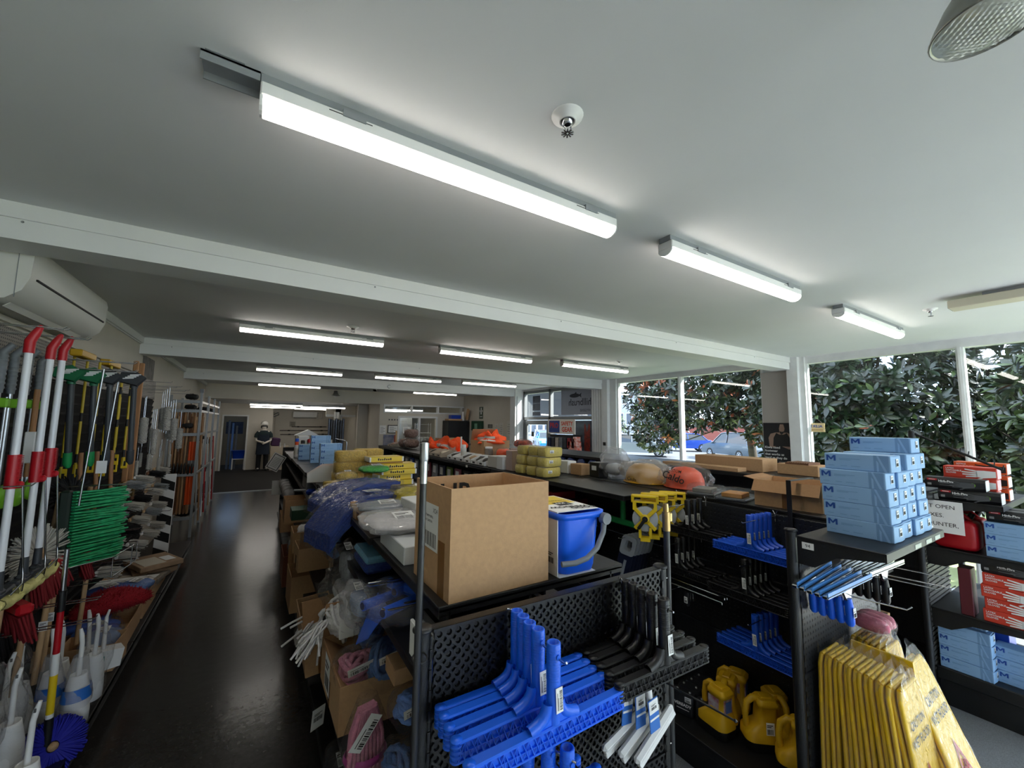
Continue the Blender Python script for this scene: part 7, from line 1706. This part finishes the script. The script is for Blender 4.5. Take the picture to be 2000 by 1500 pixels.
for k in range(44):
    bx, by = k % 7, k//7
    y = 8.42+.045*by+.9*(k > 24)*1.0; x = -1.17+.042*bx
    b = MB(); b.tube([(x, y, .35), (x+.004*(k % 3), y+.01, 1.85+.06*((k*5) % 4))], .013, 8)
    tag(b.build('broomstick', (WOOD, WOODL, WOODD)[k % 3]), ('brown', 'pale', 'dark brown')[k % 3]+' broom handle, '+ORD[bx]+' from the wall in the '+ORD[by]+' row of the pole rack', 'handle', 'wooden handles in the aluminium rack')
for i in range(3):
    t = T('orange_pole', ['left', 'middle', 'right'][i]+' bright orange pole among the wooden handles in the rack', 'pole', (-.94+.035*i, 8.38, 0)); b = MB(); b.tube([(0, 0, .5), (0, 0, 1.5)], .017, 10); b.build('sleeve', ORG, t); b = MB(); b.tube([(0, 0, 1.1), (0, 0, 1.2)], .019, 10); b.build('grey_band', GRY, t)
for i in range(7):
    b = MB(); b.blob((-1.15+.045*i, 8.24, 1.08), (.018, .03, .09), 10, 8, .1, 20, i); tag(b.build('small_brush', BLKP), ORD[i]+' small black brush head on the front of the pole rack', 'brush', 'small black brush heads on the rack')
for i, (x, y, z, r) in enumerate(((-1.0, 8.6, 2.24, .14), (-1.05, 9.0, 2.08, .13), (-1.0, 8.5, 1.76, .13), (-.95, 9.8, 2.05, .16), (-.95, 10.6, 2.05, .16), (-.95, 9.9, 1.5, .14), (-.95, 10.9, 1.4, .15), (-.95, 10.2, .9, .17), (-.95, 11.2, .8, .17), (-.98, 8.9, .32, .2), (-.95, 10.0, .35, .2))):
    t = T('dark_brush', ORD[i]+' dark brush head stowed in the pole rack, counted from the top front', 'brush', (x, y, z), group='dark brush heads in the pole rack'); b = MB(); b.blob((0, 0, 0), (r*.6, r*1.3, r*.32), 18, 10, .15, 12, i, .7); b.build('bristles', BKB, t); b = MB(); b.box((-.03, -.1, r*.2), (.03, .1, r*.36), .01); b.build('block', WOODD, t)
for i in range(8):
    b = MB(); b.tube([(-.82, 8.7+.38*i, .1), (-.88, 8.75+.38*i, 1.5)], .012, 8); tag(b.build('leaning_pole', (ALU, WOOD, WHT, RED)[i % 4]), ORD[i]+' pole leaning along the aisle side of the rack', 'pole', 'poles leaning on the rack side')
# ================================================================ BACK OF THE SHOP
# mannequin
SKN = mat('mannequin_skin', 'd8d0c4', .5); SHIRT = mat('dark_teal_shirt', '1f2e30', .9); APR = mat('navy_apron', '1b2533', .9); TRS = mat('black_trousers', '121316', .9)
t = T('mannequin', 'white mannequin in hard hat, ear muffs and dark apron standing against the back wall', 'mannequin', (.15, 17.95, .012))
def skinned(name, vs, es, rs, m_, parent, root=0, lv=2):
    me = D.meshes.new(name); me.from_pydata(vs, es, []); o = D.objects.new(name, me); C.objects.link(o); o.parent = parent; me.materials.append(m_)
    md = o.modifiers.new('skin', 'SKIN'); md.use_smooth_shade = True
    for i, v in enumerate(me.skin_vertices[0].data): v.radius = (rs[i], rs[i]) if not isinstance(rs[i], tuple) else rs[i]; v.use_root = i == root
    o.modifiers.new('sub', 'SUBSURF').levels = 1; o.modifiers['sub'].render_levels = lv
    return o
V = [(0, 0, .95), (0, 0, 1.1), (0, 0, 1.3), (0, .0, 1.44), (0, -.01, 1.53), (0, -.02, 1.62), (0, -.02, 1.72),
     (-.19, 0, 1.4), (-.24, .0, 1.12), (-.05, -.2, 1.05), (.02, -.24, 1.06), (.19, 0, 1.4), (.24, .02, 1.12), (.08, -.2, 1.04), (.0, -.24, 1.0),
     (-.1, 0, .86), (-.12, .0, .48), (-.12, .02, .09), (-.13, -.12, .04), (.1, 0, .86), (.12, .0, .48), (.13, .02, .09), (.15, -.12, .04)]
Eg = [(0, 1), (1, 2), (2, 3), (3, 4), (4, 5), (5, 6), (3, 7), (7, 8), (8, 9), (9, 10), (3, 11), (11, 12), (12, 13), (13, 14), (0, 15), (15, 16), (16, 17), (17, 18), (0, 19), (19, 20), (20, 21), (21, 22)]
Rr = [(.15, .1), (.14, .1), (.17, .11), (.09, .08), .055, .085, .075, .065, .045, .035, .03, .065, .045, .035, .03, .09, .06, .045, .04, .09, .06, .045, .04]
skinned('body', V, Eg, Rr, SKN, t)
b = MB(); b.lathe([(.16, .98), (.165, 1.1), (.19, 1.3), (.2, 1.4), (.12, 1.48), (.07, 1.5)], 20, M=Matrix.Diagonal((1.05, .75, 1, 1)))
for s in (-1, 1): b.tube([(s*.15, 0, 1.42), (s*.22, 0, 1.33), (s*.245, 0, 1.22)], [.08, .075, .065], 12)
b.build('shirt', SHIRT, t)
b = MB(); b.grid(lambda u, v: (lambda a: (math.sin(a)*(.2+.03*v), -math.cos(a)*(.15+.03*v), 1.32-.72*v))((u-.5)*2.6), 12, 8)
for s in (-1, 1): b.tube([(s*.1, -.14, 1.32), (s*.09, -.08, 1.47), (s*.03, .08, 1.5)], .014, 6)
b.build('apron', APR, t)
for s in (-1, 1): b = MB(); b.tube([(s*.1, 0, .95), (s*.115, 0, .5), (s*.12, .01, .06)], [.115, .085, .075], 14); b.build('trouser_leg', TRS, t)
for s in (-1, 1): b = MB(); b.blob((s*.13, -.06, .04), (.05, .14, .045), 14, 8, 0, 1, 0, .8); b.build('shoe', BLKP, t)
b = MB(); b.lathe([(.145, 1.7), (.12, 1.71), (.118, 1.76), (.1, 1.81), (.05, 1.84), (0, 1.845)], 20, M=TR(0, -.02, 0)); b.build('hard_hat', mat('offwhite_hat', 'd5d3cc', .4), t)
for s in (-1, 1): b = MB(); b.lathe([(0, .03), (.045, .025), (.05, 0), (.04, -.01)], 14, M=TR(s*.085, -.02, 1.62) @ RY(s*PI/2)); b.build('ear_muff', BLKP, t)
b = MB(); b.box((-.075, -.105, 1.63), (.075, -.085, 1.67), .012); b.build('goggles', INK, t)
b = MB(); b.box((-.012, -.112, 1.585), (.012, -.09, 1.63), .006); b.build('nose', SKN, t); b = MB(); b.box((-.03, -.1, 1.555), (.03, -.09, 1.565), .003); b.build('mouth', mat('lip_grey', 'a8988c', .6), t)
for j, (hx, s) in enumerate(((.02, 1), (.0, -1))):
    for f_ in range(5): b = MB(); x0 = hx+(-.02+.01*f_); b.tube([(x0, -.24, 1.06-.05*j), (x0+.004, -.27, 1.05-.05*j), (x0+.004, -.285, 1.03-.05*j+.003*f_)] if f_ < 4 else [(hx+.03*s, -.235, 1.06-.05*j), (hx+.045*s, -.25, 1.065-.05*j), (hx+.04*s, -.27, 1.06-.05*j)], [.009, .008, .006], 6); b.build('finger', SKN, t)
# doorway contents
for i in range(3):
    b = MB(); b.box((-1.02+.12*i, 18.85, .012), (-.95+.12*i, 18.92, 1.86-.1*i), .01); tag(b.build('wrapped_roll', (mat('blue_grey_roll', '4c5d78', .5), LBL, mat('slate_roll', '5d6470', .5))[i]), ['tall blue-grey roll standing in the back doorway', 'second pale blue roll standing in the back doorway', 'shorter slate roll standing in the back doorway'][i], 'roll')
t = T('storage_tub', 'blue plastic tub on a white stand just inside the back doorway', 'tub', (-.62, 18.75, .42)); b = MB(); loftp(b, [(rrect(.34, .3, .03), 0), (rrect(.42, .36, .04), .28), (rrect(.46, .4, .04), .29), (rrect(.46, .4, .04), .31)]); b.build('body', BLUED, t)
b = MB(); [b.box((x, y, .012), (x+.03, y+.03, .42)) for x in (-.82, -.45) for y in (18.6, 18.87)]; b.box((-.82, 18.6, .39), (-.42, 18.9, .418)); tag(b.build('tub_stand', PAPER), 'white stand under the blue tub in the back doorway', 'stand')
t = T('blue_poster', 'dark blue poster on the store room wall seen through the doorway', 'poster', (-1.2, 20.79, 1.3)); b = MB(); b.box((0, -.01, 0), (.6, 0, .5)); b.build('sheet', mat('poster_navy', '2a3a5c', .6, var=.3, vs=6), t)
# alcove wall
t = T('air_conditioner', 'white air conditioner high on the back alcove wall', 'air conditioner', (1.2, 20.5, 2.03)); b = MB(); b.box((0, -.22, 0), (1.0, 0, .27), .03); b.build('body', mat('ac_white', ''), t); b = MB(); b.box((.05, -.2, -.03), (.95, -.08, .005), .01); b.build('louvre', mat('ac_shadow', '8f8c84', .5), t)
b = MB(); b.tube([(2.2, 20.45, 2.25), (2.42, 20.45, 2.25), (2.42, 20.45, 2.02), (2.2, 20.45, 1.98)], .02, 8); tag(b.build('pipe_loop', mat('ac_white', '')), 'white pipe loop beside the back air conditioner', 'pipe')
t = T('wall_calendar', 'small framed picture on the back alcove wall', 'picture', (1.12, 20.48, 1.62)); b = MB(); b.box((0, -.01, 0), (.24, .01, .24), .004); b.build('frame', mat('pale_frame', 'b8b2a2', .6), t); b = MB(); b.box((.03, -.014, .03), (.21, -.01, .21)); b.build('print', mat('pale_print', '8f8a7c', .7, var=.4, vs=20), t)
for i, (z, x0, x1) in enumerate(((1.62, 1.2, 2.62), (1.45, .75, 2.78), (1.28, .78, 2.85))):
    t = T('mounted_pole', ['top', 'middle', 'bottom'][i]+' dark telescopic pole mounted level on the back alcove wall', 'pole', (0, 20.45, z)); b = MB(); b.tube([(x0, 0, 0), (x1, 0, 0)], .016, 8); b.build('pole', mat('dark_pole', '3a2a28', .5), t); b = MB(); [b.tube([(x0+(x1-x0)*u, 0, 0), (x0+(x1-x0)*u+.09, 0, 0)], .026, 8) for u in (.15, .8)]; b.build('grip', INK, t)
b = MB(); b.tube([(.55, 20.48, .4), (.55, 20.48, 2.1)], .008, 6); b.box((.47, 20.42, 2.1), (.7, 20.5, 2.25), .02); tag(b.build('wall_conduit', mat('pale_frame', '')), 'pale conduit with junction box on the back alcove wall', 'conduit')
b = MB(); b.tube([(.45, 18.8, 2.12), (.6, 18.8, 2.2), (.62, 18.8, 2.12), (.45, 18.8, 2.02)], .02, 6); tag(b.build('wall_bracket', DKG), 'dark bracket on the corner above the mannequin', 'bracket')
t = T('purple_sack', 'purple folded sack on the counter behind the mannequin', 'sack', (.52, 18.1, .9)); b = MB(); b.box((-.14, -.1, 0), (.16, .1, .32), .04, M=RY(.15)); b.build('cloth', mat('purple_cloth', '3f1f45', .8), t)
b = MB(); b.box((.4, 17.9, .012), (1.0, 18.35, .9)); tag(b.build('side_counter', mat('counter_beige', 'b7aa96', .7)), 'beige side counter under the purple sack', 'counter')
# rolls display
t = T('roll_display', 'cluster of tall dark glossy film rolls standing before the partition', 'rolls', (0, 0, 0))
for i in range(7): b = MB(); b.tube([(2.28+.085*i, 17.05+.03*(i % 2), .012), (2.28+.085*i, 17.05+.03*(i % 2), 1.98-.03*(i % 3))], .043, 12); b.build('roll', mat('roll_dark_%d' % (i % 3), ('4a5568', '23262b', '3b4048')[i % 3], .2, coat=.5), t)
for i in range(2): b = MB(); b.tube([(2.48+.1*i, 17.05, 1.985), (2.48+.1*i, 17.05, 2.24)], .05, 12); tag(b.build('paper_roll', PAPER), ['left', 'right'][i]+' white paper roll standing on top of the dark film rolls', 'roll')
# cross wall notices, cabinet
def sheet(nm, lb, x, y, z, w, h, m_, axis='y', frame=None, cat='notice'):
    t = T(nm, lb, cat, (x, y, z)); b = MB()
    if axis == 'y': b.box((0, -.006, 0), (w, 0, h))
    else: b.box((-.006, 0, 0), (0, w, h))
    b.build('sheet', m_, t)
    if frame:
        b = MB(); k = .025
        for a, c in (((-k, -k), (w+k, 0)), ((-k, h), (w+k, h+k)), ((-k, 0), (0, h)), ((w, 0), (w+k, h))): b.box((a[0], -.014, a[1]), (c[0], 0, c[1])) if axis == 'y' else b.box((-.014, a[0], a[1]), (0, c[0], c[1]))
        b.build('frame', frame, t)
    b = MB()
    for k in range(5):
        if axis == 'y': b.box((w*.12, -.007, h*(.15+.15*k)), (w*(.6+.25*(k % 2)), -.006, h*(.15+.15*k)+.012))
        else: b.box((-.007, w*.12, h*(.15+.15*k)), (-.006, w*(.6+.25*(k % 2)), h*(.15+.15*k)+.012))
    b.build('print', mat('grey_print', '8a8a8a', .6), t)
    return t
sheet('wall_poster', 'blue-grey poster with red edge on the cross wall', 3.45, 13.49, 1.08, .4, .38, mat('poster_slate', '4a5678', .6, col2='a8a6b4', vs=5), cat='poster')
b = MB(); b.box((3.8, 13.48, 1.08), (3.86, 13.484, 1.44)); tag(b.build('red_strip_sign', mat('strip_red', 'a8452f', .6)), 'narrow red sign beside the blue-grey poster', 'sign')
sheet('framed_certificate', 'black-framed certificate on the cross wall', 3.6, 13.49, 1.53, .3, .22, PAPER, frame=INK, cat='picture')
sheet('white_notice', 'white paper notice at the left edge of the cross wall', 3.32, 13.49, 1.48, .2, .28, PAPER)
sheet('white_notice', 'white paper notice taped to the inner glass door', 4.1, 13.54, 1.5, .27, .22, PAPER)
for i in range(4): b = MB(); b.box((3.6+.09*i, 13.485, 1.93), (3.64+.09*i, 13.5, 1.97)); tag(b.build('wall_dot', DKG), ['first', 'second', 'third', 'fourth'][i]+' small dark badge in the row above the framed certificate', 'badge')
b = MB(); b.box((3.68, 12.9, 1.0), (3.73, 12.93, 1.6)); b.box((3.6, 12.85, .99), (3.8, 12.98, 1.0)); b.box((3.68, 12.9, 0), (3.73, 12.93, 1.0)); tag(b.build('wooden_post', WOODL), 'thin wooden upright in front of the cross wall posters', 'post')
t = T('wire_rack', 'white wire shelf rack behind the inner glass', 'rack', (4.75, 14.0, 0)); b = MB()
for z in (.4, .8, 1.2, 1.5, 1.8):
    for k in range(5): b.tube([(0, .06*k, z), (.5, .06*k, z)], .006, 5)
for x in (0, .5):
    for y in (0, .24): b.tube([(x, y, 0), (x, y, 1.85)], .01, 6)
b.build('frame', WHT, t)
for k in range(8): b = MB(); b.box((.02+.12*(k % 4), 0, .805+.4*(k//4)), (.12+.12*(k % 4), .2, .95+.4*(k//4)), .005); tag(b.build('rack_box', mat('offwhite_box', '')), ['first', 'second', 'third', 'fourth'][k % 4]+' small pale box on the '+['lower', 'upper'][k//4]+' shelf of the wire rack', 'box').location = (4.75, 14.0, 0)
t = T('cabinet', 'tall black two-door cabinet in the far right corner', 'cabinet', (5.48, 12.95, 0)); b = MB(); b.box((0, 0, 0), (.8, .5, 1.95), .005); b.build('body', mat('cabinet_black', '121314', .5), t)
for k in range(2): b = MB(); b.box((.01+.39*k, -.012, .05), (.39+.39*k, 0, 1.93), .003); d_ = b.build('door', mat('cabinet_black', ''), t); b = MB(); b.box((.345+.06*k, -.03, .95), (.36+.06*k, -.012, 1.1), .003); b.build('handle', GRY, d_)
rbox('flat brown carton on top of the black cabinet', .5, .35, .06, TR(5.78, 13.2, 1.952), CARD, 'carton'); rbox('blue box on the brown carton above the cabinet', .36, .25, .13, TR(5.82, 13.18, 2.014), BLUED, 'box')
b = MB(); b.tube([(6.1, 13.1, 1.955), (6.1, 13.1, 2.27)], .045, 12); tag(b.build('white_roll', PAPER), 'white roll standing on the cabinet', 'roll')
t = T('brown_roll', 'brown tube leaning on top of the cabinet beside the white roll', 'roll', M=TR(6.2, 13.0, 1.99) @ RY(-.1)); b = MB(); b.box((-.04, -.06, 0), (.04, .06, .42), .02, M=RX(.5)); b.build('tube', CARD, t)
t = T('first_aid_box', 'dark green first aid box on the right wall', 'box', (6.3, 11.9, 1.62)); b = MB(); b.box((-.14, 0, 0), (0, .65, .33), .01); b.build('body', mat('aid_green', '14402a', .5), t); b = MB(); b.box((-.142, .2, .06), (-.14, .4, .24)); b.build('print', mat('aid_pale', '6f9a80', .5), t)
t = T('first_aid_sign', 'tall green sign with a white cross on the right wall', 'sign', (6.295, 11.95, 2.02)); b = MB(); b.box((0, 0, 0), (.004, .28, .4)); b.build('board', mat('sign_green', '4d5b4c', .6), t); b = MB(); b.box((-.002, .11, .15), (0, .17, .37)); b.box((-.002, .04, .23), (0, .24, .29)); b.build('cross', PAPER, t); b = MB(); b.box((-.001, .05, .06), (0, .23, .08)); b.build('print', PAPER, t)
for i, (y, z, w, h, l) in enumerate(((11.3, 1.72, .3, .12, 'small dark label plate'), (10.95, 1.52, .2, .35, 'pale paper notice nearest the label plate'), (10.65, 1.5, .2, .4, 'middle pale paper notice'), (10.2, 1.5, .2, .45, 'pale paper notice by the entry post'))):
    sheet('wall_notice', l+' on the cream right wall', 6.3, y, z, w, h, mat('dark_label', '55503f', .6) if i == 0 else mat('pale_paper', 'd3cfc4', .8), 'x')
b = MB(); b.box((6.05, 10.9, 0), (6.29, 11.6, 1.3)); tag(b.build('low_cupboard', mat('pale_cupboard', 'b9b4a8', .6)), 'pale cupboard against the right wall before the first aid box', 'cupboard')
# ---------------------------------------------------------------- entry: stand, posters, signs
t = T('safety_stand', 'dark merchandise stand topped by a safety gear sign near the entry', 'stand', (6.0, 7.0, 0))
b = MB(); b.box((.0, .0, 0), (.45, 1.15, .12)); b.box((.2, 0, .12), (.24, 1.15, 1.62)); b.build('frame', BLK, t)
b = MB(); b.box((.0, -.02, 1.64), (.03, .98, 1.98), .003); p = b.build('header_sign', mat('sign_white', 'e4ddd2', .5), t)
b = MB(); b.box((-.003, .52, 1.67), (0, .93, 1.95)); b.build('blue_panel', mat('sign_blue', '1c3a80', .5), p); txt('PRO', .17, RED, p, fr((-.004, .725, 1.83), (0, -1, 0), (0, 0, 1)), bold=.03)
TXO = mat('sign_orange', 'd9481c', .5); txt('SAFETY', .125, TXO, p, fr((-.002, .25, 1.88), (0, -1, 0), (0, 0, 1)), bold=.03); txt('GEAR', .15, TXO, p, fr((-.002, .25, 1.74), (0, -1, 0), (0, 0, 1)), bold=.03)
for k in range(28):
    c = ('4a2026', '23262c', '6b6f74', '8c1f24', '1f2a44', 'a39a8e', '30343a')[(k*3) % 7]
    b = MB(); b.box((.05, .05+.15*(k % 7), 1.32-.3*(k//7)), (.12, .16+.15*(k % 7), 1.55-.3*(k//7)), .01)
    o = b.build('carded_item', mat('stand_'+c, c, .6, var=.3, vs=12)); o.location = (6.0, 7.0, 0); tag(o, ['first', 'second', 'third', 'fourth', 'fifth', 'sixth', 'seventh'][k % 7]+' carded item in the '+['top', 'second', 'third', 'lowest'][k//7]+' row of the safety stand', 'packet', 'carded items on the safety stand')
t = T('poster_panel', 'dark poster panel with a road scene leaning inside the entry glass', 'poster', (6.46, 6.95, .1)); b = MB(); b.box((0, 0, 0), (.03, .62, 1.86)); b.build('board', mat('road_poster', '2b3038', .5, col2='6f7885', vs=2.5, stretch=(1, .4, 1.6)), t)
b = MB(); b.grid(lambda u, v: (-.004, .02+.2*u, .95+.75*v+.1*math.sin(u*9)), 8, 8, smooth=False); b.build('red_figure', mat('poster_red', 'b8371f', .5, col2='5a2a22', vs=14), t)
for i in range(10):
    b = MB(); b.box((6.05, 6.95+.1*(i % 3)+.02*(i//3), 1.15+.0+.11*(i//3)), (6.2, 7.04+.1*(i % 3)+.02*(i//3), 1.255+.11*(i//3)), .004); o = b.build('orange_box', mat('orange_white_box', 'd9441d', .5, col2='e8cfc4', vs=18)); tag(o, ['left', 'middle', 'right'][i % 3]+' orange and white box in the '+['bottom', 'second', 'third', 'top'][i//3]+' row of the pile by the entry', 'box', 'orange boxes by the entry')
b = MB(); b.box((6.02, 6.85, 0), (6.28, 7.3, 1.15)); tag(b.build('plinth', BLK), 'dark plinth under the orange boxes by the entry', 'plinth')
# window lettering (reads mirrored from inside)
SGN = mat('decal_grey', '8e919c', .6); SGK = mat('decal_dark', '23242e', .6)
t = T('window_sign', 'grey window sign with mirrored lettering and a fish emblem above the entry glass', 'sign', (6.51, 6.97, 2.1)); b = MB(); b.box((0, 0, 0), (.004, 1.12, .62)); b.build('board', SGN, t)
Mi = lambda y, z: fr((-.002, y, z), (0, -1, 0), (0, 0, 1))
txt('hillbrush', .24, SGK, t, Mi(.42, .3), mirror=True, bold=.01); txt('HYGIENE', .09, SGK, t, Mi(.22, .1), mirror=True)
b = MB(); b.M = Mi(.6, .47); b.add([(math.cos(a)*.19, math.sin(a)*.05, 0) for a in [k*PI/10 for k in range(20)]], [tuple(range(20))]); b.add([(.15, 0, 0), (.25, .06, 0), (.23, 0, 0), (.25, -.06, 0)], [(0, 3, 2, 1)]); b.add([(-.03, .04, 0), (.06, .09, 0), (.08, .03, 0)], [(0, 1, 2)]); b.build('fish_emblem', SGK, t)
t = T('hours_sticker', 'dark stickers with mirrored numbers on the glass above the entry door', 'sticker', (6.512, 8.95, 2.12))
for k, (z, h) in enumerate(((.33, .2), (.12, .2), (-.02, .1))): b = MB(); b.box((0, .05, z), (.003, .42, z+h)); b.build('sticker', mat('sticker_dark', '3a4050', .6), t)
txt('0', .16, INK, t, Mi(.35, .22), mirror=True); txt('0', .16, INK, t, Mi(.35, .43), mirror=True)
b = MB(); b.box((6.51, 9.3, 1.52), (6.514, 9.42, 1.65)); tag(b.build('door_sticker', INK), 'small dark sticker on the entry door glass', 'sticker')
t = T('call_point', 'red square call point on the post right of the entry', 'alarm', (6.37, 6.36, 1.1)); b = MB(); b.box((-.03, 0, 0), (0, .12, .13), .005); b.build('body', RED, t); b = MB(); b.box((-.032, .03, .03), (-.03, .09, .1)); b.build('plate', mat('plate_grey', '4a4a4a', .5), t)
b = MB(); b.box((6.35, 6.39, 1.42), (6.37, 6.46, 1.49), .004); tag(b.build('wall_switch', BLKP), 'small black switch on the post above the red call point', 'switch')
# poster on the board between the windows
t = T('footwear_poster', 'dark footwear poster of a man in a black singlet on the post board', 'poster', (6.468, 2.8, 1.2)); b = MB(); b.box((0, 0, 0), (.004, .4, .72)); b.build('sheet', mat('poster_black', '15161a', .6), t)
F_ = lambda y, z: fr((-.0015, y, z), (0, -1, 0), (0, 0, 1)); PSK = mat('print_skin', '94796a', .7)
def pol(nm_, pts, m_, off=0):
    b = MB(); b.add([(-.001-off, .4-x, z) for x, z in pts], [tuple(range(len(pts)))[::-1]]); b.build(nm_, m_, t)
pol('print_arms', [(.08, .36), (.07, .5), (.1, .56), (.17, .58), (.33, .58), (.39, .54), (.4, .36), (.34, .34), (.2, .4), (.14, .36)], PSK)
pol('print_singlet', [(.13, .38), (.14, .5), (.18, .575), (.22, .55), (.28, .55), (.32, .575), (.36, .5), (.37, .38)], INK, .0006)
pol('print_head', [(.225, .57), (.22, .64), (.235, .7), (.28, .7), (.295, .64), (.28, .57), (.25, .55)], PSK, .001); pol('print_beard', [(.225, .6), (.23, .57), (.25, .55), (.275, .57), (.29, .6), (.26, .59)], INK, .0014)
for i, s in enumerate(('Kiwis need', 'footwear', 'that works as', 'hard as they do')): txt(s, .047, PAPER, t, F_(.385, .36-.05*i), align='LEFT', bold=.015, ex=.003)
pol('print_panel', [(.13, .0), (.4, .0), (.4, .16), (.2, .16)], mat('print_grey', '6b6866', .6), .0006); pol('logo_red', [(.2, .085), (.3, .085), (.3, .145), (.2, .145)], RED, .001); txt('No', .05, PAPER, t, F_(.15, .115), ex=.003, bold=.02); txt('8', .055, PAPER, t, F_(.065, .115), ex=.003, bold=.03); pol('print_boot', [(.03, .0), (.16, .0), (.17, .05), (.1, .09), (.1, .19), (.04, .19)], mat('print_boot', '0b0b0d', .6), .0012)
t = T('alert_sticker', 'small cream sticker with mirrored alert lettering low on the window glass', 'sticker', (6.51, 2.43, 1.8)); b = MB(); b.box((0, 0, 0), (.003, .19, .12)); b.build('sheet', mat('sticker_cream', 'e6cf9a', .6), t); txt('ALERT', .05, NAVY, t, Mi(.095, .075), mirror=True, bold=.02); b = MB(); b.box((-.001, .02, .03), (0, .17, .036)); b.box((-.001, .02, .015), (0, .17, .02)); b.build('print', mat('sticker_print', 'a8763a', .6), t)
b = MB(); b.box((6.3, 5.6, .0), (6.46, 6.1, 1.2), .01); tag(b.build('grey_bin', mat('bin_grey', '6f757c', .5)), 'grey box bin standing inside the window beside the entry post', 'bin')
